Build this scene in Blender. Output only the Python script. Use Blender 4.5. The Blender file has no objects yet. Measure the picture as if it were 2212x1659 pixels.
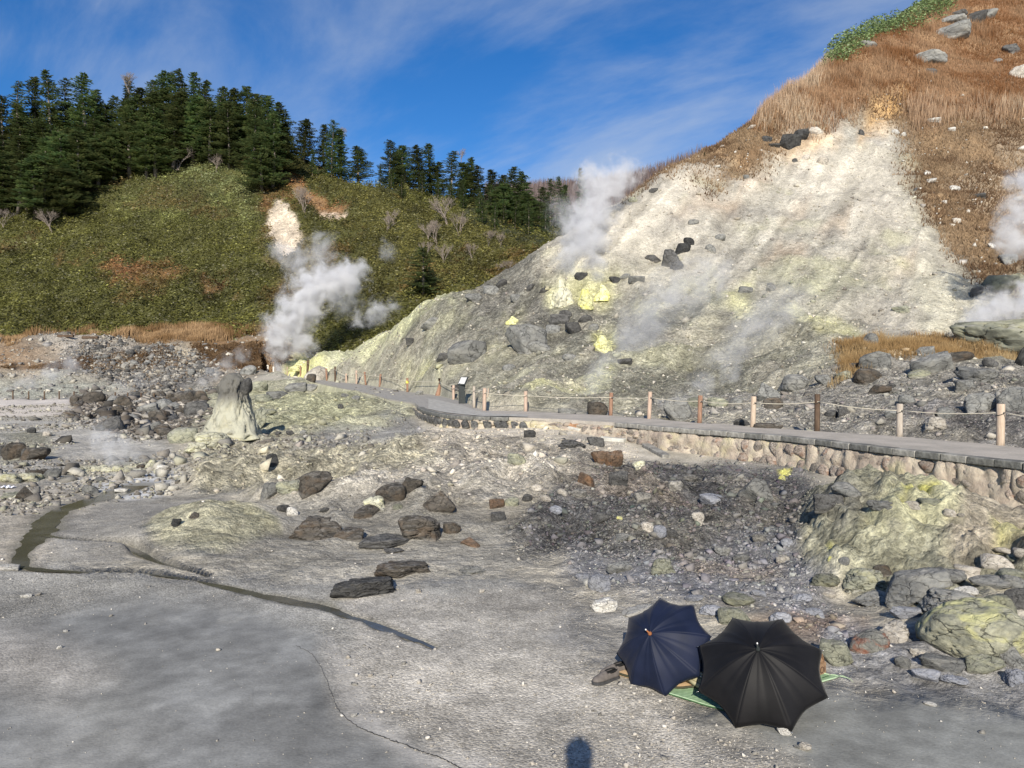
import bpy, bmesh, math, random
import numpy as np
from mathutils import Vector, Matrix, Euler

R = math.radians
scene = bpy.context.scene
COL = scene.collection
random.seed(7)
rng = np.random.default_rng(11)

# ------------------------------------------------------------------ camera, sky, sun, exposure
CAM_Z = 1.55
PITCH = R(1.0)                     # looking very slightly down
F = 1662.0                         # focal length in units of a 2212 wide frame
CX, CY = 1106.0, 829.5
cam_data = bpy.data.cameras.new('camera')
cam_data.sensor_width = 36.0
cam_data.lens = F / 2212.0 * 36.0
cam_data.clip_start = 0.1
cam_data.clip_end = 6000
cam = bpy.data.objects.new('camera', cam_data)
COL.objects.link(cam)
cam.location = (0, 0, CAM_Z)
cam.rotation_euler = (R(90) - PITCH, 0, 0)
scene.camera = cam

def ray(px, py):
    u = (px - CX) / F; v = (CY - py) / F
    y = math.cos(PITCH) + v * math.sin(PITCH)
    z = -math.sin(PITCH) + v * math.cos(PITCH)
    return u / y, z / y            # X and Z per unit of forward distance Y

def P(px, py, Y):
    a, b = ray(px, py)
    return (a * Y, Y, CAM_Z + b * Y)

def G(px, Y, z):
    a, _ = ray(px, 800)
    return (a * Y, Y, z)

sa, sb = ray(1240, 1650)
light_dir = Vector((sa, 1.0, sb)).normalized()      # the way the sunlight travels
sun_el = math.asin(-light_dir.z)
sun_az = math.atan2(-light_dir.x, -light_dir.y)     # compass angle of the sun from +Y towards +X
sun_data = bpy.data.lights.new('sun', 'SUN')
sun_data.energy = 5.0
sun_data.angle = R(0.55)
sun_data.color = (1.0, 0.925, 0.80)
sun = bpy.data.objects.new('sun', sun_data)
COL.objects.link(sun)
sun.rotation_euler = light_dir.to_track_quat('-Z', 'Y').to_euler()
sun.location = (-5, -30, 30)

world = bpy.data.worlds.new('World')
scene.world = world
world.use_nodes = True
nt = world.node_tree
for n in list(nt.nodes): nt.nodes.remove(n)
def wn(t, **kw):
    n = nt.nodes.new(t)
    for k, v in kw.items(): setattr(n, k, v)
    return n
sky = wn('ShaderNodeTexSky', sky_type='NISHITA', sun_disc=False)
sky.sun_elevation = sun_el
sky.sun_rotation = sun_az
sky.altitude = 1200; sky.air_density = 1.0; sky.dust_density = 0.15; sky.ozone_density = 3.2
gam = wn('ShaderNodeGamma'); gam.inputs[1].default_value = 1.0
hsv = wn('ShaderNodeHueSaturation'); hsv.inputs['Saturation'].default_value = 1.32; hsv.inputs['Value'].default_value = 1.28
hsv.inputs['Hue'].default_value = 0.508
tc = wn('ShaderNodeTexCoord')
sep = wn('ShaderNodeSeparateXYZ')
nt.links.new(tc.outputs['Generated'], sep.inputs[0])
# thin cirrus on a plane high above: direction divided by its height
def wm(op, a, b=None, c=None):
    n = wn('ShaderNodeMath', operation=op)
    for i, v in enumerate((a, b, c)):
        if v is None: continue
        if isinstance(v, (int, float)): n.inputs[i].default_value = v
        else: nt.links.new(v, n.inputs[i])
    return n.outputs[0]
zc = wm('MAXIMUM', sep.outputs[2], 0.04)
zc = wm('ADD', zc, 0.12)
cu = wm('DIVIDE', sep.outputs[0], zc); cv = wm('DIVIDE', sep.outputs[1], zc)
comb = wn('ShaderNodeCombineXYZ'); nt.links.new(cu, comb.inputs[0]); nt.links.new(cv, comb.inputs[1])
mp = wn('ShaderNodeMapping', vector_type='TEXTURE'); mp.inputs['Rotation'].default_value = (0, 0, R(-48)); mp.inputs['Scale'].default_value = (1.9, 0.75, 1)
mp.inputs['Location'].default_value = (0.35, 0.3, 0)
nt.links.new(comb.outputs[0], mp.inputs[0])
nz = wn('ShaderNodeTexNoise'); nz.inputs['Scale'].default_value = 1.3; nz.inputs['Detail'].default_value = 9; nz.inputs['Roughness'].default_value = 0.6
nz.inputs['Distortion'].default_value = 0.35
nt.links.new(mp.outputs[0], nz.inputs['Vector'])
nz2 = wn('ShaderNodeTexNoise'); nz2.inputs['Scale'].default_value = 0.55; nz2.inputs['Detail'].default_value = 3
nt.links.new(comb.outputs[0], nz2.inputs['Vector'])
cl = wm('MULTIPLY_ADD', nz2.outputs[0], 0.9, -0.38)
cl = wm('ADD', nz.outputs[0], cl)
mr = wn('ShaderNodeMapRange'); mr.interpolation_type = 'SMOOTHSTEP'
mr.inputs['From Min'].default_value = 0.44; mr.inputs['From Max'].default_value = 0.86; mr.inputs['To Max'].default_value = 0.62
nt.links.new(cl, mr.inputs['Value'])
mix = wn('ShaderNodeMix', data_type='RGBA')
mix.inputs['B'].default_value = (5.6, 6.3, 7.4, 1)
bg = wn('ShaderNodeBackground'); bg.inputs['Strength'].default_value = 0.075
wo = wn('ShaderNodeOutputWorld')
nt.links.new(sky.outputs[0], gam.inputs[0]); nt.links.new(gam.outputs[0], hsv.inputs['Color'])
nt.links.new(mr.outputs[0], mix.inputs['Factor']); nt.links.new(hsv.outputs[0], mix.inputs['A'])
nt.links.new(mix.outputs['Result'], bg.inputs['Color']); nt.links.new(bg.outputs[0], wo.inputs[0])

scene.view_settings.view_transform = 'Standard'
scene.view_settings.look = 'None'
scene.view_settings.gamma = 1.0
scene.view_settings.use_curve_mapping = False
scene.view_settings.exposure = 0.36
cy = scene.cycles
cy.max_bounces = 6; cy.diffuse_bounces = 2; cy.glossy_bounces = 2; cy.transmission_bounces = 2
cy.volume_bounces = 4; cy.transparent_max_bounces = 12
cy.volume_max_steps = 160
cy.use_denoising = True

# ------------------------------------------------------------------ noise
def _h(ix, iy, iz, seed):
    a = (ix.astype(np.int64) * 374761393 + iy.astype(np.int64) * 668265263 + iz.astype(np.int64) * 2147483647 + seed * 974711) & 0xFFFFFFFF
    a = ((a ^ (a >> 13)) * 1274126177) & 0xFFFFFFFF
    a = ((a ^ (a >> 16)) * 2246822519) & 0xFFFFFFFF
    a = a ^ (a >> 15)
    return (a & 0xFFFFFF).astype(np.float64) / float(0xFFFFFF)

def noise2(x, y, seed=0):
    ix = np.floor(x); iy = np.floor(y); fx = x - ix; fy = y - iy
    fx = fx * fx * (3 - 2 * fx); fy = fy * fy * (3 - 2 * fy)
    z = np.zeros_like(ix)
    a = _h(ix, iy, z, seed); b = _h(ix + 1, iy, z, seed); c = _h(ix, iy + 1, z, seed); d = _h(ix + 1, iy + 1, z, seed)
    return (a + (b - a) * fx + (c - a) * fy + (a - b - c + d) * fx * fy) * 2 - 1

def noise3(x, y, z, seed=0):
    ix = np.floor(x); iy = np.floor(y); iz = np.floor(z); fx = x - ix; fy = y - iy; fz = z - iz
    fx = fx * fx * (3 - 2 * fx); fy = fy * fy * (3 - 2 * fy); fz = fz * fz * (3 - 2 * fz)
    out = 0
    for k in (0, 1):
        a = _h(ix, iy, iz + k, seed); b = _h(ix + 1, iy, iz + k, seed); c = _h(ix, iy + 1, iz + k, seed); d = _h(ix + 1, iy + 1, iz + k, seed)
        v = a + (b - a) * fx + (c - a) * fy + (a - b - c + d) * fx * fy
        out = out + v * (fz if k else 1 - fz)
    return out * 2 - 1

def fbm2(x, y, octs, seed=0, gain=0.5):
    s = 0; a = 1; t = 0
    for i in range(octs):
        s = s + a * noise2(x * 2 ** i + 17.3 * i, y * 2 ** i - 9.1 * i, seed + i); t += a; a *= gain
    return s / t

def fbm3(x, y, z, octs, seed=0, gain=0.5):
    s = 0; a = 1; t = 0
    for i in range(octs):
        s = s + a * noise3(x * 2 ** i + 3.3 * i, y * 2 ** i - 9.1 * i, z * 2 ** i + 5.7 * i, seed + i); t += a; a *= gain
    return s / t

def cells2(x, y, seed=0):
    """distance to the nearest jittered point and that cell's random number"""
    ix = np.floor(x); iy = np.floor(y); best = np.full(x.shape, 9.0); rnd = np.zeros(x.shape)
    zz = np.zeros_like(ix)
    for dx in (-1, 0, 1):
        for dy in (-1, 0, 1):
            jx = ix + dx; jy = iy + dy
            px = jx + _h(jx, jy, zz, seed); py = jy + _h(jx, jy, zz, seed + 5)
            d = np.hypot(px - x, py - y)
            m = d < best
            best = np.where(m, d, best); rnd = np.where(m, _h(jx, jy, zz, seed + 9), rnd)
    return best, rnd

def sstep(a, b, x):
    t = np.clip((x - a) / (b - a), 0, 1)
    return t * t * (3 - 2 * t)

# ------------------------------------------------------------------ object helpers
def tag(o, label=None, cat=None, group=None, kind=None):
    if label: o['label'] = label
    if cat: o['category'] = cat
    if group: o['group'] = group
    if kind: o['kind'] = kind
    return o

def link(name, me, parent=None, mat=None, loc=None):
    o = bpy.data.objects.new(name, me)
    COL.objects.link(o)
    if parent is not None: o.parent = parent
    if mat is not None and me is not None and not me.materials: me.materials.append(mat)
    if loc is not None: o.location = loc
    return o

def empty(name, loc=(0, 0, 0), rot=(0, 0, 0)):
    o = bpy.data.objects.new(name, None)
    COL.objects.link(o)
    o.location = loc; o.rotation_euler = rot; o.empty_display_size = 0.1
    return o

def np_mesh(name, verts, faces, smooth=False, cols=None):
    """faces: an (n,3) or (n,4) int array"""
    me = bpy.data.meshes.new(name)
    verts = np.asarray(verts, dtype=np.float32); faces = np.asarray(faces, dtype=np.int32)
    n, k = faces.shape
    me.vertices.add(len(verts)); me.vertices.foreach_set('co', verts.ravel())
    me.loops.add(n * k); me.loops.foreach_set('vertex_index', faces.ravel())
    me.polygons.add(n)
    me.polygons.foreach_set('loop_start', np.arange(0, n * k, k, dtype=np.int32))
    me.polygons.foreach_set('loop_total', np.full(n, k, dtype=np.int32))
    if smooth: me.polygons.foreach_set('use_smooth', np.ones(n, dtype=bool))
    me.update(calc_edges=True)
    if cols is not None:
        ca = me.color_attributes.new('Col', 'FLOAT_COLOR', 'POINT')
        c = np.ones((len(verts), 4), dtype=np.float32); c[:, :cols.shape[1]] = cols
        ca.data.foreach_set('color', c.ravel())
    me.validate()
    return me

class MB:
    """collects simple shapes into one mesh"""
    def __init__(s): s.v = []; s.f = []
    def box(s, c, d, rz=0.0, rot=None, taper=1.0):
        m = rot if rot is not None else Matrix.Rotation(rz, 3, 'Z')
        b = len(s.v)
        for dz in (-1, 1):
            t = taper if dz > 0 else 1
            for dx, dy in ((-1, -1), (1, -1), (1, 1), (-1, 1)):
                s.v.append(tuple(Vector(c) + m @ Vector((dx * d[0] / 2 * t, dy * d[1] / 2 * t, dz * d[2] / 2))))
        s.f += [(b, b + 3, b + 2, b + 1), (b + 4, b + 5, b + 6, b + 7), (b, b + 1, b + 5, b + 4), (b + 1, b + 2, b + 6, b + 5), (b + 2, b + 3, b + 7, b + 6), (b + 3, b, b + 4, b + 7)]
        return s
    def tube(s, pts, rad, n=8, cap=True):
        pts = [Vector(p) for p in pts]
        if not isinstance(rad, (list, tuple)): rad = [rad] * len(pts)
        b0 = len(s.v)
        up = Vector((0, 0, 1))
        for i, p in enumerate(pts):
            t = (pts[min(i + 1, len(pts) - 1)] - pts[max(i - 1, 0)]).normalized()
            a = t.cross(up)
            if a.length < 0.05: a = t.cross(Vector((1, 0, 0)))
            a.normalize(); c = t.cross(a).normalized()
            for k in range(n):
                w = 2 * math.pi * k / n
                s.v.append(tuple(p + (a * math.cos(w) + c * math.sin(w)) * rad[i]))
        for i in range(len(pts) - 1):
            for k in range(n):
                a0 = b0 + i * n + k; a1 = b0 + i * n + (k + 1) % n
                s.f.append((a0, a1, a1 + n, a0 + n))
        if cap:
            s.f.append(tuple(b0 + k for k in range(n))); e = b0 + (len(pts) - 1) * n
            s.f.append(tuple(e + k for k in reversed(range(n))))
        return s
    def quad(s, a, b, c, d):
        k = len(s.v); s.v += [tuple(a), tuple(b), tuple(c), tuple(d)]; s.f.append((k, k + 1, k + 2, k + 3)); return s
    def mesh(s, name, mat=None, bevel=0.0, smooth=False, seg=1):
        me = bpy.data.meshes.new(name)
        me.from_pydata(s.v, [], s.f)
        bm = bmesh.new(); bm.from_mesh(me)
        bmesh.ops.recalc_face_normals(bm, faces=bm.faces)
        if bevel > 0:
            bmesh.ops.bevel(bm, geom=[e for e in bm.edges if e.calc_length() > bevel * 2.2 and len(e.link_faces) == 2 and e.calc_face_angle(0) > 0.5], offset=bevel, segments=seg, affect='EDGES')
        if smooth:
            for f in bm.faces: f.smooth = True
        bm.to_mesh(me); bm.free()
        if mat: me.materials.append(mat)
        return me
    def build(s, name, mat=None, parent=None, bevel=0.0, smooth=False, seg=1, loc=None):
        return link(name, s.mesh(name, mat, bevel, smooth, seg), parent, None, loc)

# ------------------------------------------------------------------ materials
class NT:
    def __init__(s, name):
        s.m = bpy.data.materials.new(name); s.m.use_nodes = True; s.t = s.m.node_tree
        for n in list(s.t.nodes): s.t.nodes.remove(n)
        s.out = s.n('ShaderNodeOutputMaterial')
    def n(s, t, **kw):
        n = s.t.nodes.new(t)
        for k, v in kw.items(): setattr(n, k, v)
        return n
    def l(s, a, b): s.t.links.new(a, b)
    def setin(s, n, i, v):
        if v is None: return
        if hasattr(v, 'is_output') or isinstance(v, bpy.types.NodeSocket): s.l(v, n.inputs[i])
        else: n.inputs[i].default_value = v
    def math(s, op, a, b=None, c=None, clamp=False):
        n = s.n('ShaderNodeMath', operation=op, use_clamp=clamp)
        for i, v in enumerate((a, b, c)): s.setin(n, i, v)
        return n.outputs[0]
    def mix(s, f, a, b, mode='MIX'):
        n = s.n('ShaderNodeMix', data_type='RGBA', blend_type=mode)
        s.setin(n, 'Factor', f)
        for k, v in (('A', a), ('B', b)):
            if isinstance(v, (tuple, list)): v = (*v[:3], 1)
            s.setin(n, k, v)
        return n.outputs['Result']
    def noise(s, vec, scale, detail=4, rough=0.55, dist=0.0):
        n = s.n('ShaderNodeTexNoise'); n.inputs['Scale'].default_value = scale; n.inputs['Detail'].default_value = detail
        n.inputs['Roughness'].default_value = rough; n.inputs['Distortion'].default_value = dist
        if vec is not None: s.l(vec, n.inputs['Vector'])
        return n.outputs[0]
    def voro(s, vec, scale, feature='F1', out='Distance'):
        n = s.n('ShaderNodeTexVoronoi', feature=feature); n.inputs['Scale'].default_value = scale
        if vec is not None: s.l(vec, n.inputs['Vector'])
        return n.outputs[out]
    def ramp(s, v, a, b, lo=0.0, hi=1.0):
        n = s.n('ShaderNodeMapRange'); n.interpolation_type = 'SMOOTHSTEP'
        s.l(v, n.inputs['Value'])
        for k, x in (('From Min', a), ('From Max', b), ('To Min', lo), ('To Max', hi)): n.inputs[k].default_value = x
        return n.outputs[0]
    def bsdf(s, color, rough=0.9, spec=0.3, bump=None, bstr=0.5, bdist=0.02, **kw):
        b = s.n('ShaderNodeBsdfPrincipled')
        if isinstance(color, (tuple, list)): color = (*color[:3], 1)
        s.setin(b, 'Base Color', color); s.setin(b, 'Roughness', rough); s.setin(b, 'Specular IOR Level', spec)
        for k, v in kw.items(): s.setin(b, k, v)
        if bump is not None:
            bn = s.n('ShaderNodeBump'); bn.inputs['Strength'].default_value = bstr; bn.inputs['Distance'].default_value = bdist
            s.l(bump, bn.inputs['Height']); s.l(bn.outputs[0], b.inputs['Normal'])
        s.l(b.outputs[0], s.out.inputs['Surface'])
        return b
    def obj(s): return s.n('ShaderNodeTexCoord').outputs['Object']
    def rnd(s): return s.n('ShaderNodeObjectInfo').outputs['Random']
    def pos(s): return s.n('ShaderNodeNewGeometry').outputs['Position']
    def attr(s, name, out='Color'):
        n = s.n('ShaderNodeAttribute'); n.attribute_name = name; return n.outputs[out]

def plain(name, color, rough=0.7, var=0.25, scale=14, bump=0.3, bdist=0.01, spec=0.3, **kw):
    t = NT(name); o = t.obj()
    n = t.noise(o, scale, 5)
    c = t.mix(t.ramp(n, 0.3, 0.7), tuple(x * (1 - var) for x in color), tuple(min(1, x * (1 + var)) for x in color))
    t.bsdf(c, rough, spec, t.noise(o, scale * 3, 4), bump, bdist, **kw)
    return t.m
# ------------------------------------------------------------------ terrain: one height sheet on a polar grid round the viewpoint
def zonY(py, z, px=1106):          # forward distance at which row py meets height z
    return (CAM_Z - z) / -ray(px, py)[1]
L_EDGE = [(2700, 1065, 0), (2400, 1023, 0), (2212, 1000, 0), (2034, 980, 0), (1881, 964, 0), (1715, 944.5, 0), (1583, 934, 0), (1444, 923.5, 0),
          (1328, 913, 0), (1200, 905, 0), (1087, 901, 0), (1045, 901, 0), (1000, 899, 0), (964, 896, 0), (943, 892, 0), (920, 886, 0), (908, 880, 0),
          (897, 871, 0), (840, 862, .07), (740, 838, .3), (610, 815, .85), (565, 812, .95)]
R_EDGE = [(2700, 1022, 0), (2400, 988, 0), (2212, 968, 0), (2160, 962, 0), (1943, 943, 0), (1765, 931, 0), (1626, 922, 0), (1511, 913, 0), (1403, 905, 0),
          (1318, 897, 0), (1135, 889, 0), (1048, 887, 0), (1024, 880, 0), (1000, 868, 0), (980, 863, 0), (950, 855, .05), (880, 846.5, .12), (820, 836, .3)]
L3 = [(px, zonY(py, z), z) for px, py, z in L_EDGE]
R3 = [(px, zonY(py, z), z) for px, py, z in R_EDGE] + [(705, 72.0, .6), (664, 80.0, .75), (620, 88.0, .9), (565, 96.0, .97)]
def edge_arrays(E):
    th = np.array([math.atan(ray(px, 800)[0]) for px, Y, z in E]); r = np.array([Y / math.cos(t) for (px, Y, z), t in zip(E, th)]); z = np.array([e[2] for e in E])
    o = np.argsort(th); return th[o], r[o], z[o]
LT, LR, LZ = edge_arrays(L3); RT, RR, RZ = edge_arrays(R3)

CP = []                            # control points of the ground
for px in (-900, 0, 550, 1100, 1650, 2212, 3200): CP.append(G(px, 5, -1.15))
CP += [G(*a) for a in ((-600, 8, -1.15), (0, 8, -1.15), (500, 8, -1.15), (1000, 8, -1.15), (1400, 8, -1.14),
    (0, 12, -1.15), (300, 12, -1.15), (600, 12, -1.15), (1000, 12, -1.12), (1400, 12, -.99), (1620, 12, -.93), (1500, 9.8, -1.1),
    (0, 17, -1.15), (300, 17, -1.15), (500, 17, -1.05), (700, 17, -.88), (1000, 16.5, -.75), (1300, 16.5, -.72), (1500, 15.5, -.78), (1680, 14.5, -.78),
    (2150, 12.8, -.86), (2000, 14, -.8), (1830, 15.8, -.75), (1700, 17.6, -.7), (1500, 19.5, -.68), (1340, 21.8, -.55), (1200, 23.6, -.38), (1000, 25, -.45), (900, 27.5, -.45), (850, 32, -.36),
    (800, 38, -.2), (740, 49, .05), (650, 66, .5), (600, 75, .75), (500, 30, -.9), (700, 30, -.6), (600, 45, -.3), (700, 38, -.4), (450, 45, -.8), (300, 45, -1.1), (0, 45, -1.15), (150, 60, -1.15),
    (0, 72, -1.1), (300, 72, -1.1), (450, 70, -.6), (540, 74, .2), (-500, 40, -1.1), (-500, 72, -1), (2400, 11.5, -.9), (2700, 9, -.95),
    (700, 25, -.7), (700, 20, -.86), (400, 20, -1.08), (200, 25, -1.13), (0, 25, -1.15), (-400, 20, -1.15), (900, 20, -.70), (1150, 20, -.66), (900, 24, -.55), (450, 25, -1.0), (560, 22, -.95), (150, 35, -1.13))]
CP += [P(*a) for a in ((0, 850, 78), (300, 850, 78), (430, 848, 76), (0, 790, 86), (200, 782, 88), (300, 772, 91), (450, 768, 90), (540, 765, 93), (0, 735, 98), (100, 728, 100), (300, 728, 100),
    (500, 728, 100), (600, 735, 100), (700, 745, 102), (-500, 850, 78), (-500, 790, 88), (-500, 735, 100),
    # the rubble heap and the yellow mound at the right
    (2000, 1034, 11.2), (1900, 1066, 10.9), (1800, 1062, 11.6), (2100, 1066, 11.4), (2212, 1110, 11), (1850, 1160, 9.9), (2000, 1165, 9.6), (2150, 1165, 9.6), (1850, 1275, 9.2), (1735, 1200, 10.4), (1725, 1120, 12),
    (1850, 1470, 6.6), (2212, 1480, 6.4), (2000, 1400, 7.2), (2212, 1350, 7.3), (2000, 1330, 7.9), (2212, 1250, 8.4), (1700, 1280, 9), (1600, 1300, 8.6), (2500, 1250, 8.5), (2500, 1480, 6.3),
    # behind the fence
    (2160, 955, 17.6), (1943, 930, 20), (1765, 912, 22.3), (1625, 902, 24.2), (1500, 893, 26.5), (1318, 885, 29.5), (1135, 880, 31.5), (1050, 875, 34),
    (2212, 880, 21), (2212, 790, 30), (2050, 830, 26), (1900, 850, 26.5), (1800, 805, 30.5), (1900, 775, 32), (2100, 762, 33), (2212, 745, 35),
    (1700, 850, 29.5), (1600, 850, 31), (1450, 850, 33), (1300, 850, 34.5), (1150, 850, 36.5), (1010, 853, 40), (880, 836, 54), (790, 822, 64), (705, 812, 77),
    (1010, 785, 46), (1150, 775, 43.5), (1300, 780, 40.5), (1450, 780, 39.5), (1600, 780, 38.5), (1700, 745, 39), (1880, 740, 37.5), (900, 770, 55), (800, 785, 66),
    (1000, 690, 54), (1150, 685, 51), (1300, 690, 47.5), (1450, 680, 46), (1600, 670, 45.5), (1750, 650, 44.5), (1900, 650, 43.5), (2050, 650, 43), (2212, 630, 45), (2500, 620, 44),
    (1300, 570, 53), (1450, 560, 53), (1600, 550, 53), (1750, 550, 51.5), (1900, 540, 51), (2050, 540, 50), (2212, 520, 52), (2600, 520, 50),
    (1500, 430, 60), (1650, 430, 60), (1800, 430, 59), (1950, 430, 58.5), (2100, 430, 58.5), (2212, 430, 59),
    (1700, 320, 68), (1850, 310, 68), (2000, 300, 69), (2212, 300, 70), (2600, 300, 70), (1850, 200, 78), (2000, 180, 80), (2212, 170, 82), (1950, 75, 92), (2100, 60, 94), (2212, 50, 94), (2600, 50, 94),
    # crest line
    (1360, 432, 61), (1440, 385, 64), (1530, 339, 68), (1650, 260, 72), (1710, 212, 75), (1790, 135, 84), (1850, 98, 88), (1950, 45, 97), (2060, -15, 103), (2212, -70, 108), (2500, -200, 118), (2900, -350, 125),
    (1240, 507, 58), (1190, 537, 57), (1150, 565, 56.5), (1090, 602, 57), (1030, 618, 58.5), (960, 634, 60), (900, 670, 63), (850, 702, 66), (780, 742, 71), (700, 768, 79), (672, 780, 82),
    # falling away behind it
    (1240, 560, 68), (1360, 490, 73), (1090, 665, 67), (900, 730, 74), (700, 800, 90), (1530, 420, 82), (1650, 345, 88), (1850, 195, 108), (2060, 100, 125), (1000, 790, 95), (1400, 760, 115), (1800, 600, 150),
    (2212, 400, 160), (780, 760, 90))]
CP += [G(px, 116, 7.4) for px in (-500, 0, 300, 600, 800)]

CPa = np.array(CP); cth = np.arctan2(CPa[:, 0], CPa[:, 1]); cr = np.hypot(CPa[:, 0], CPa[:, 1]); cq = (CPa[:, 2] + 1.1) / cr
SX = 1.7
def tps_k(d2): return 0.5 * d2 * np.log(d2 + 1e-12)
U = np.stack([cth * SX, np.log(cr)], 1); n = len(U)
K = tps_k(((U[:, None] - U[None]) ** 2).sum(2)) + np.eye(n) * 2e-4
A = np.zeros((n + 3, n + 3)); A[:n, :n] = K; A[:n, n] = 1; A[:n, n + 1:] = U; A[n, :n] = 1; A[n + 1:, :n] = U.T
W = np.linalg.solve(A, np.concatenate([cq, np.zeros(3)]))
TH_C = np.linspace(R(-50), R(50), 230); LR_C = np.linspace(math.log(3.0), math.log(190), 240)
gt, gl = np.meshgrid(TH_C, LR_C, indexing='ij'); pts = np.stack([gt.ravel() * SX, gl.ravel()], 1); q = np.zeros(len(pts))
for i in range(0, len(pts), 12000):
    c = pts[i:i + 12000]; q[i:i + 12000] = tps_k(((c[:, None] - U[None]) ** 2).sum(2)) @ W[:n] + W[n] + c @ W[n + 1:]
QG = q.reshape(gt.shape)
def base_z(th, r):
    t = np.clip((th - TH_C[0]) / (TH_C[1] - TH_C[0]), 0, len(TH_C) - 1.001); l = np.clip((np.log(np.maximum(r, 3.0)) - LR_C[0]) / (LR_C[1] - LR_C[0]), 0, len(LR_C) - 1.001)
    i = t.astype(int); j = l.astype(int); a = t - i; b = l - j
    q = QG[i, j] * (1 - a) * (1 - b) + QG[i + 1, j] * a * (1 - b) + QG[i, j + 1] * (1 - a) * b + QG[i + 1, j + 1] * a * b
    z = -1.1 + q * np.minimum(r, 190)
    z = z + (-1.15 - z) * sstep(R(52), R(85), np.abs(th))          # low ground behind the viewpoint
    z = z + (-1 - z) * sstep(150, 260, r)
    return z + (0.0 - z) * (1 - sstep(2.2, 4.1, r))                # the path end the photographer stands on

th_g = np.concatenate([np.linspace(R(-180), R(-60), 26)[:-1], np.linspace(R(-60), R(-35.5), 34)[:-1], np.linspace(R(-35.5), R(35.5), 740), np.linspace(R(35.5), R(60), 34)[1:], np.linspace(R(60), R(180), 26)[1:]])
r_g = np.concatenate([np.linspace(0.25, 3.4, 12)[:-1], np.exp(np.linspace(math.log(3.4), math.log(120), 570)), np.exp(np.linspace(math.log(120), math.log(3500), 30))[1:]])
TH, RG = np.meshgrid(th_g, r_g, indexing='ij')
X = np.sin(TH) * RG; Y = np.cos(TH) * RG
Z0 = base_z(TH, RG)
LOGR = np.log(RG)

def lift(px, py, zg=None):
    """where the sight line of a photo pixel first meets the smooth ground, as (angle, log distance)"""
    a, b = ray(px, py); th = math.atan(a); k = b * math.cos(th)
    c = int(np.clip(np.searchsorted(th_g, th), 0, len(th_g) - 1))
    z = (Z0 if zg is None else zg)[c]; ok = np.nonzero((z >= CAM_Z + k * r_g) & (r_g > 3.5))[0]
    j = ok[0] if len(ok) else len(r_g) - 20
    return th, math.log(min(r_g[j], 140))

def poly_w(poly, soft=0.012, warp=0.02, seed=0, wscale=1.0, lifted=None):
    """soft inside-weight of a ground patch; its corners are places on the ground"""
    pts = np.array(lifted if lifted is not None else [lift(*p) for p in poly])
    m = 0.10 + warp * 4
    sel = (TH > pts[:, 0].min() - m) & (TH < pts[:, 0].max() + m) & (LOGR > pts[:, 1].min() - 4 * m) & (LOGR < pts[:, 1].max() + 4 * m)
    w = np.zeros(TH.shape); 
    if not sel.any(): return w
    x, y, r = X[sel], Y[sel], RG[sel]
    s = wscale * 9.0 / r ** 0.85
    t = TH[sel] + warp * fbm2(x * s, y * s, 5, seed); l = LOGR[sel] + warp * 3.0 * fbm2(x * s + 40, y * s + 9, 5, seed + 50)
    inside = np.zeros(t.shape, bool); d = np.full(t.shape, 9.0)
    n = len(pts); AS = 0.33        # log-distance counts less: foreshortened
    for i in range(n):
        x0, y0 = pts[i]; x1, y1 = pts[(i + 1) % n]
        cond = (y0 > l) != (y1 > l)
        inside ^= cond & (t < (x1 - x0) * (l - y0) / ((y1 - y0) if y1 != y0 else 1e-9) + x0)
        ex, ey = x1 - x0, (y1 - y0) * AS; u = np.clip(((t - x0) * ex + (l - y0) * AS * ey) / (ex * ex + ey * ey + 1e-12), 0, 1)
        d = np.minimum(d, np.hypot(t - x0 - u * ex, (l - y0) * AS - u * ey))
    sd = np.where(inside, d, -d)
    w[sel] = sstep(-soft, soft, sd)
    return w

# painted patches of ground: colour, roughness of the relief, corners
COLR = np.empty(TH.shape + (3,)); COLR[:] = (.40, .37, .315)
ROUGH = np.full(TH.shape, .30); GRIT = np.full(TH.shape, .6)
WL = {}
def paint(poly, col, op=1.0, rough=None, grit=None, soft=0.012, warp=0.02, seed=0, name=None, ws=1.0):
    w = poly_w(poly, soft, warp, seed + len(poly) * 7 + int(poly[0][0]), ws) * op
    if col is not None: COLR[:] = COLR + (np.array(col) - COLR) * w[..., None]
    if rough is not None: ROUGH[:] = ROUGH + (rough - ROUGH) * w
    if grit is not None: GRIT[:] = GRIT + (grit - GRIT) * w
    if name: WL[name] = np.maximum(WL.get(name, 0), w)

WHITE = (.425, .398, .350); CREAM = (.50, .48, .395); OLIVE = (.37, .365, .275); DGREY = (.17, .168, .172); SULF = (.80, .77, .22); PSULF = (.66, .65, .42)
# left bank
paint([(-900, 860), (-900, 690), (700, 690), (700, 780), (560, 815), (430, 850), (0, 860)], (.27, .235, .19), rough=.7, name='bank')
paint([(-900, 800), (0, 800), (110, 790), (200, 835), (380, 850), (0, 862), (-900, 862)], (.37, .37, .315), soft=.02)
paint([(-900, 790), (-900, 740), (60, 745), (110, 775), (60, 800)], (.29, .19, .11), soft=.02)
paint([(70, 735), (250, 732), (300, 745), (250, 775), (120, 770)], (.46, .42, .36), .9, rough=.9, name='scree')
paint([(150, 770), (300, 750), (400, 745), (460, 800), (440, 850), (330, 862), (200, 800)], (.19, .18, .17), rough=1.0, name='scree')
paint([(200, 780), (310, 760), (330, 790), (230, 800)], (.22, .15, .085), .85)
paint([(310, 725), (600, 725), (640, 770), (560, 800), (480, 790), (400, 750)], (.215, .135, .07), .95, rough=.5)
paint([(360, 745), (400, 740), (440, 780), (430, 800), (390, 780)], (.52, .45, .34), .9)
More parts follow.
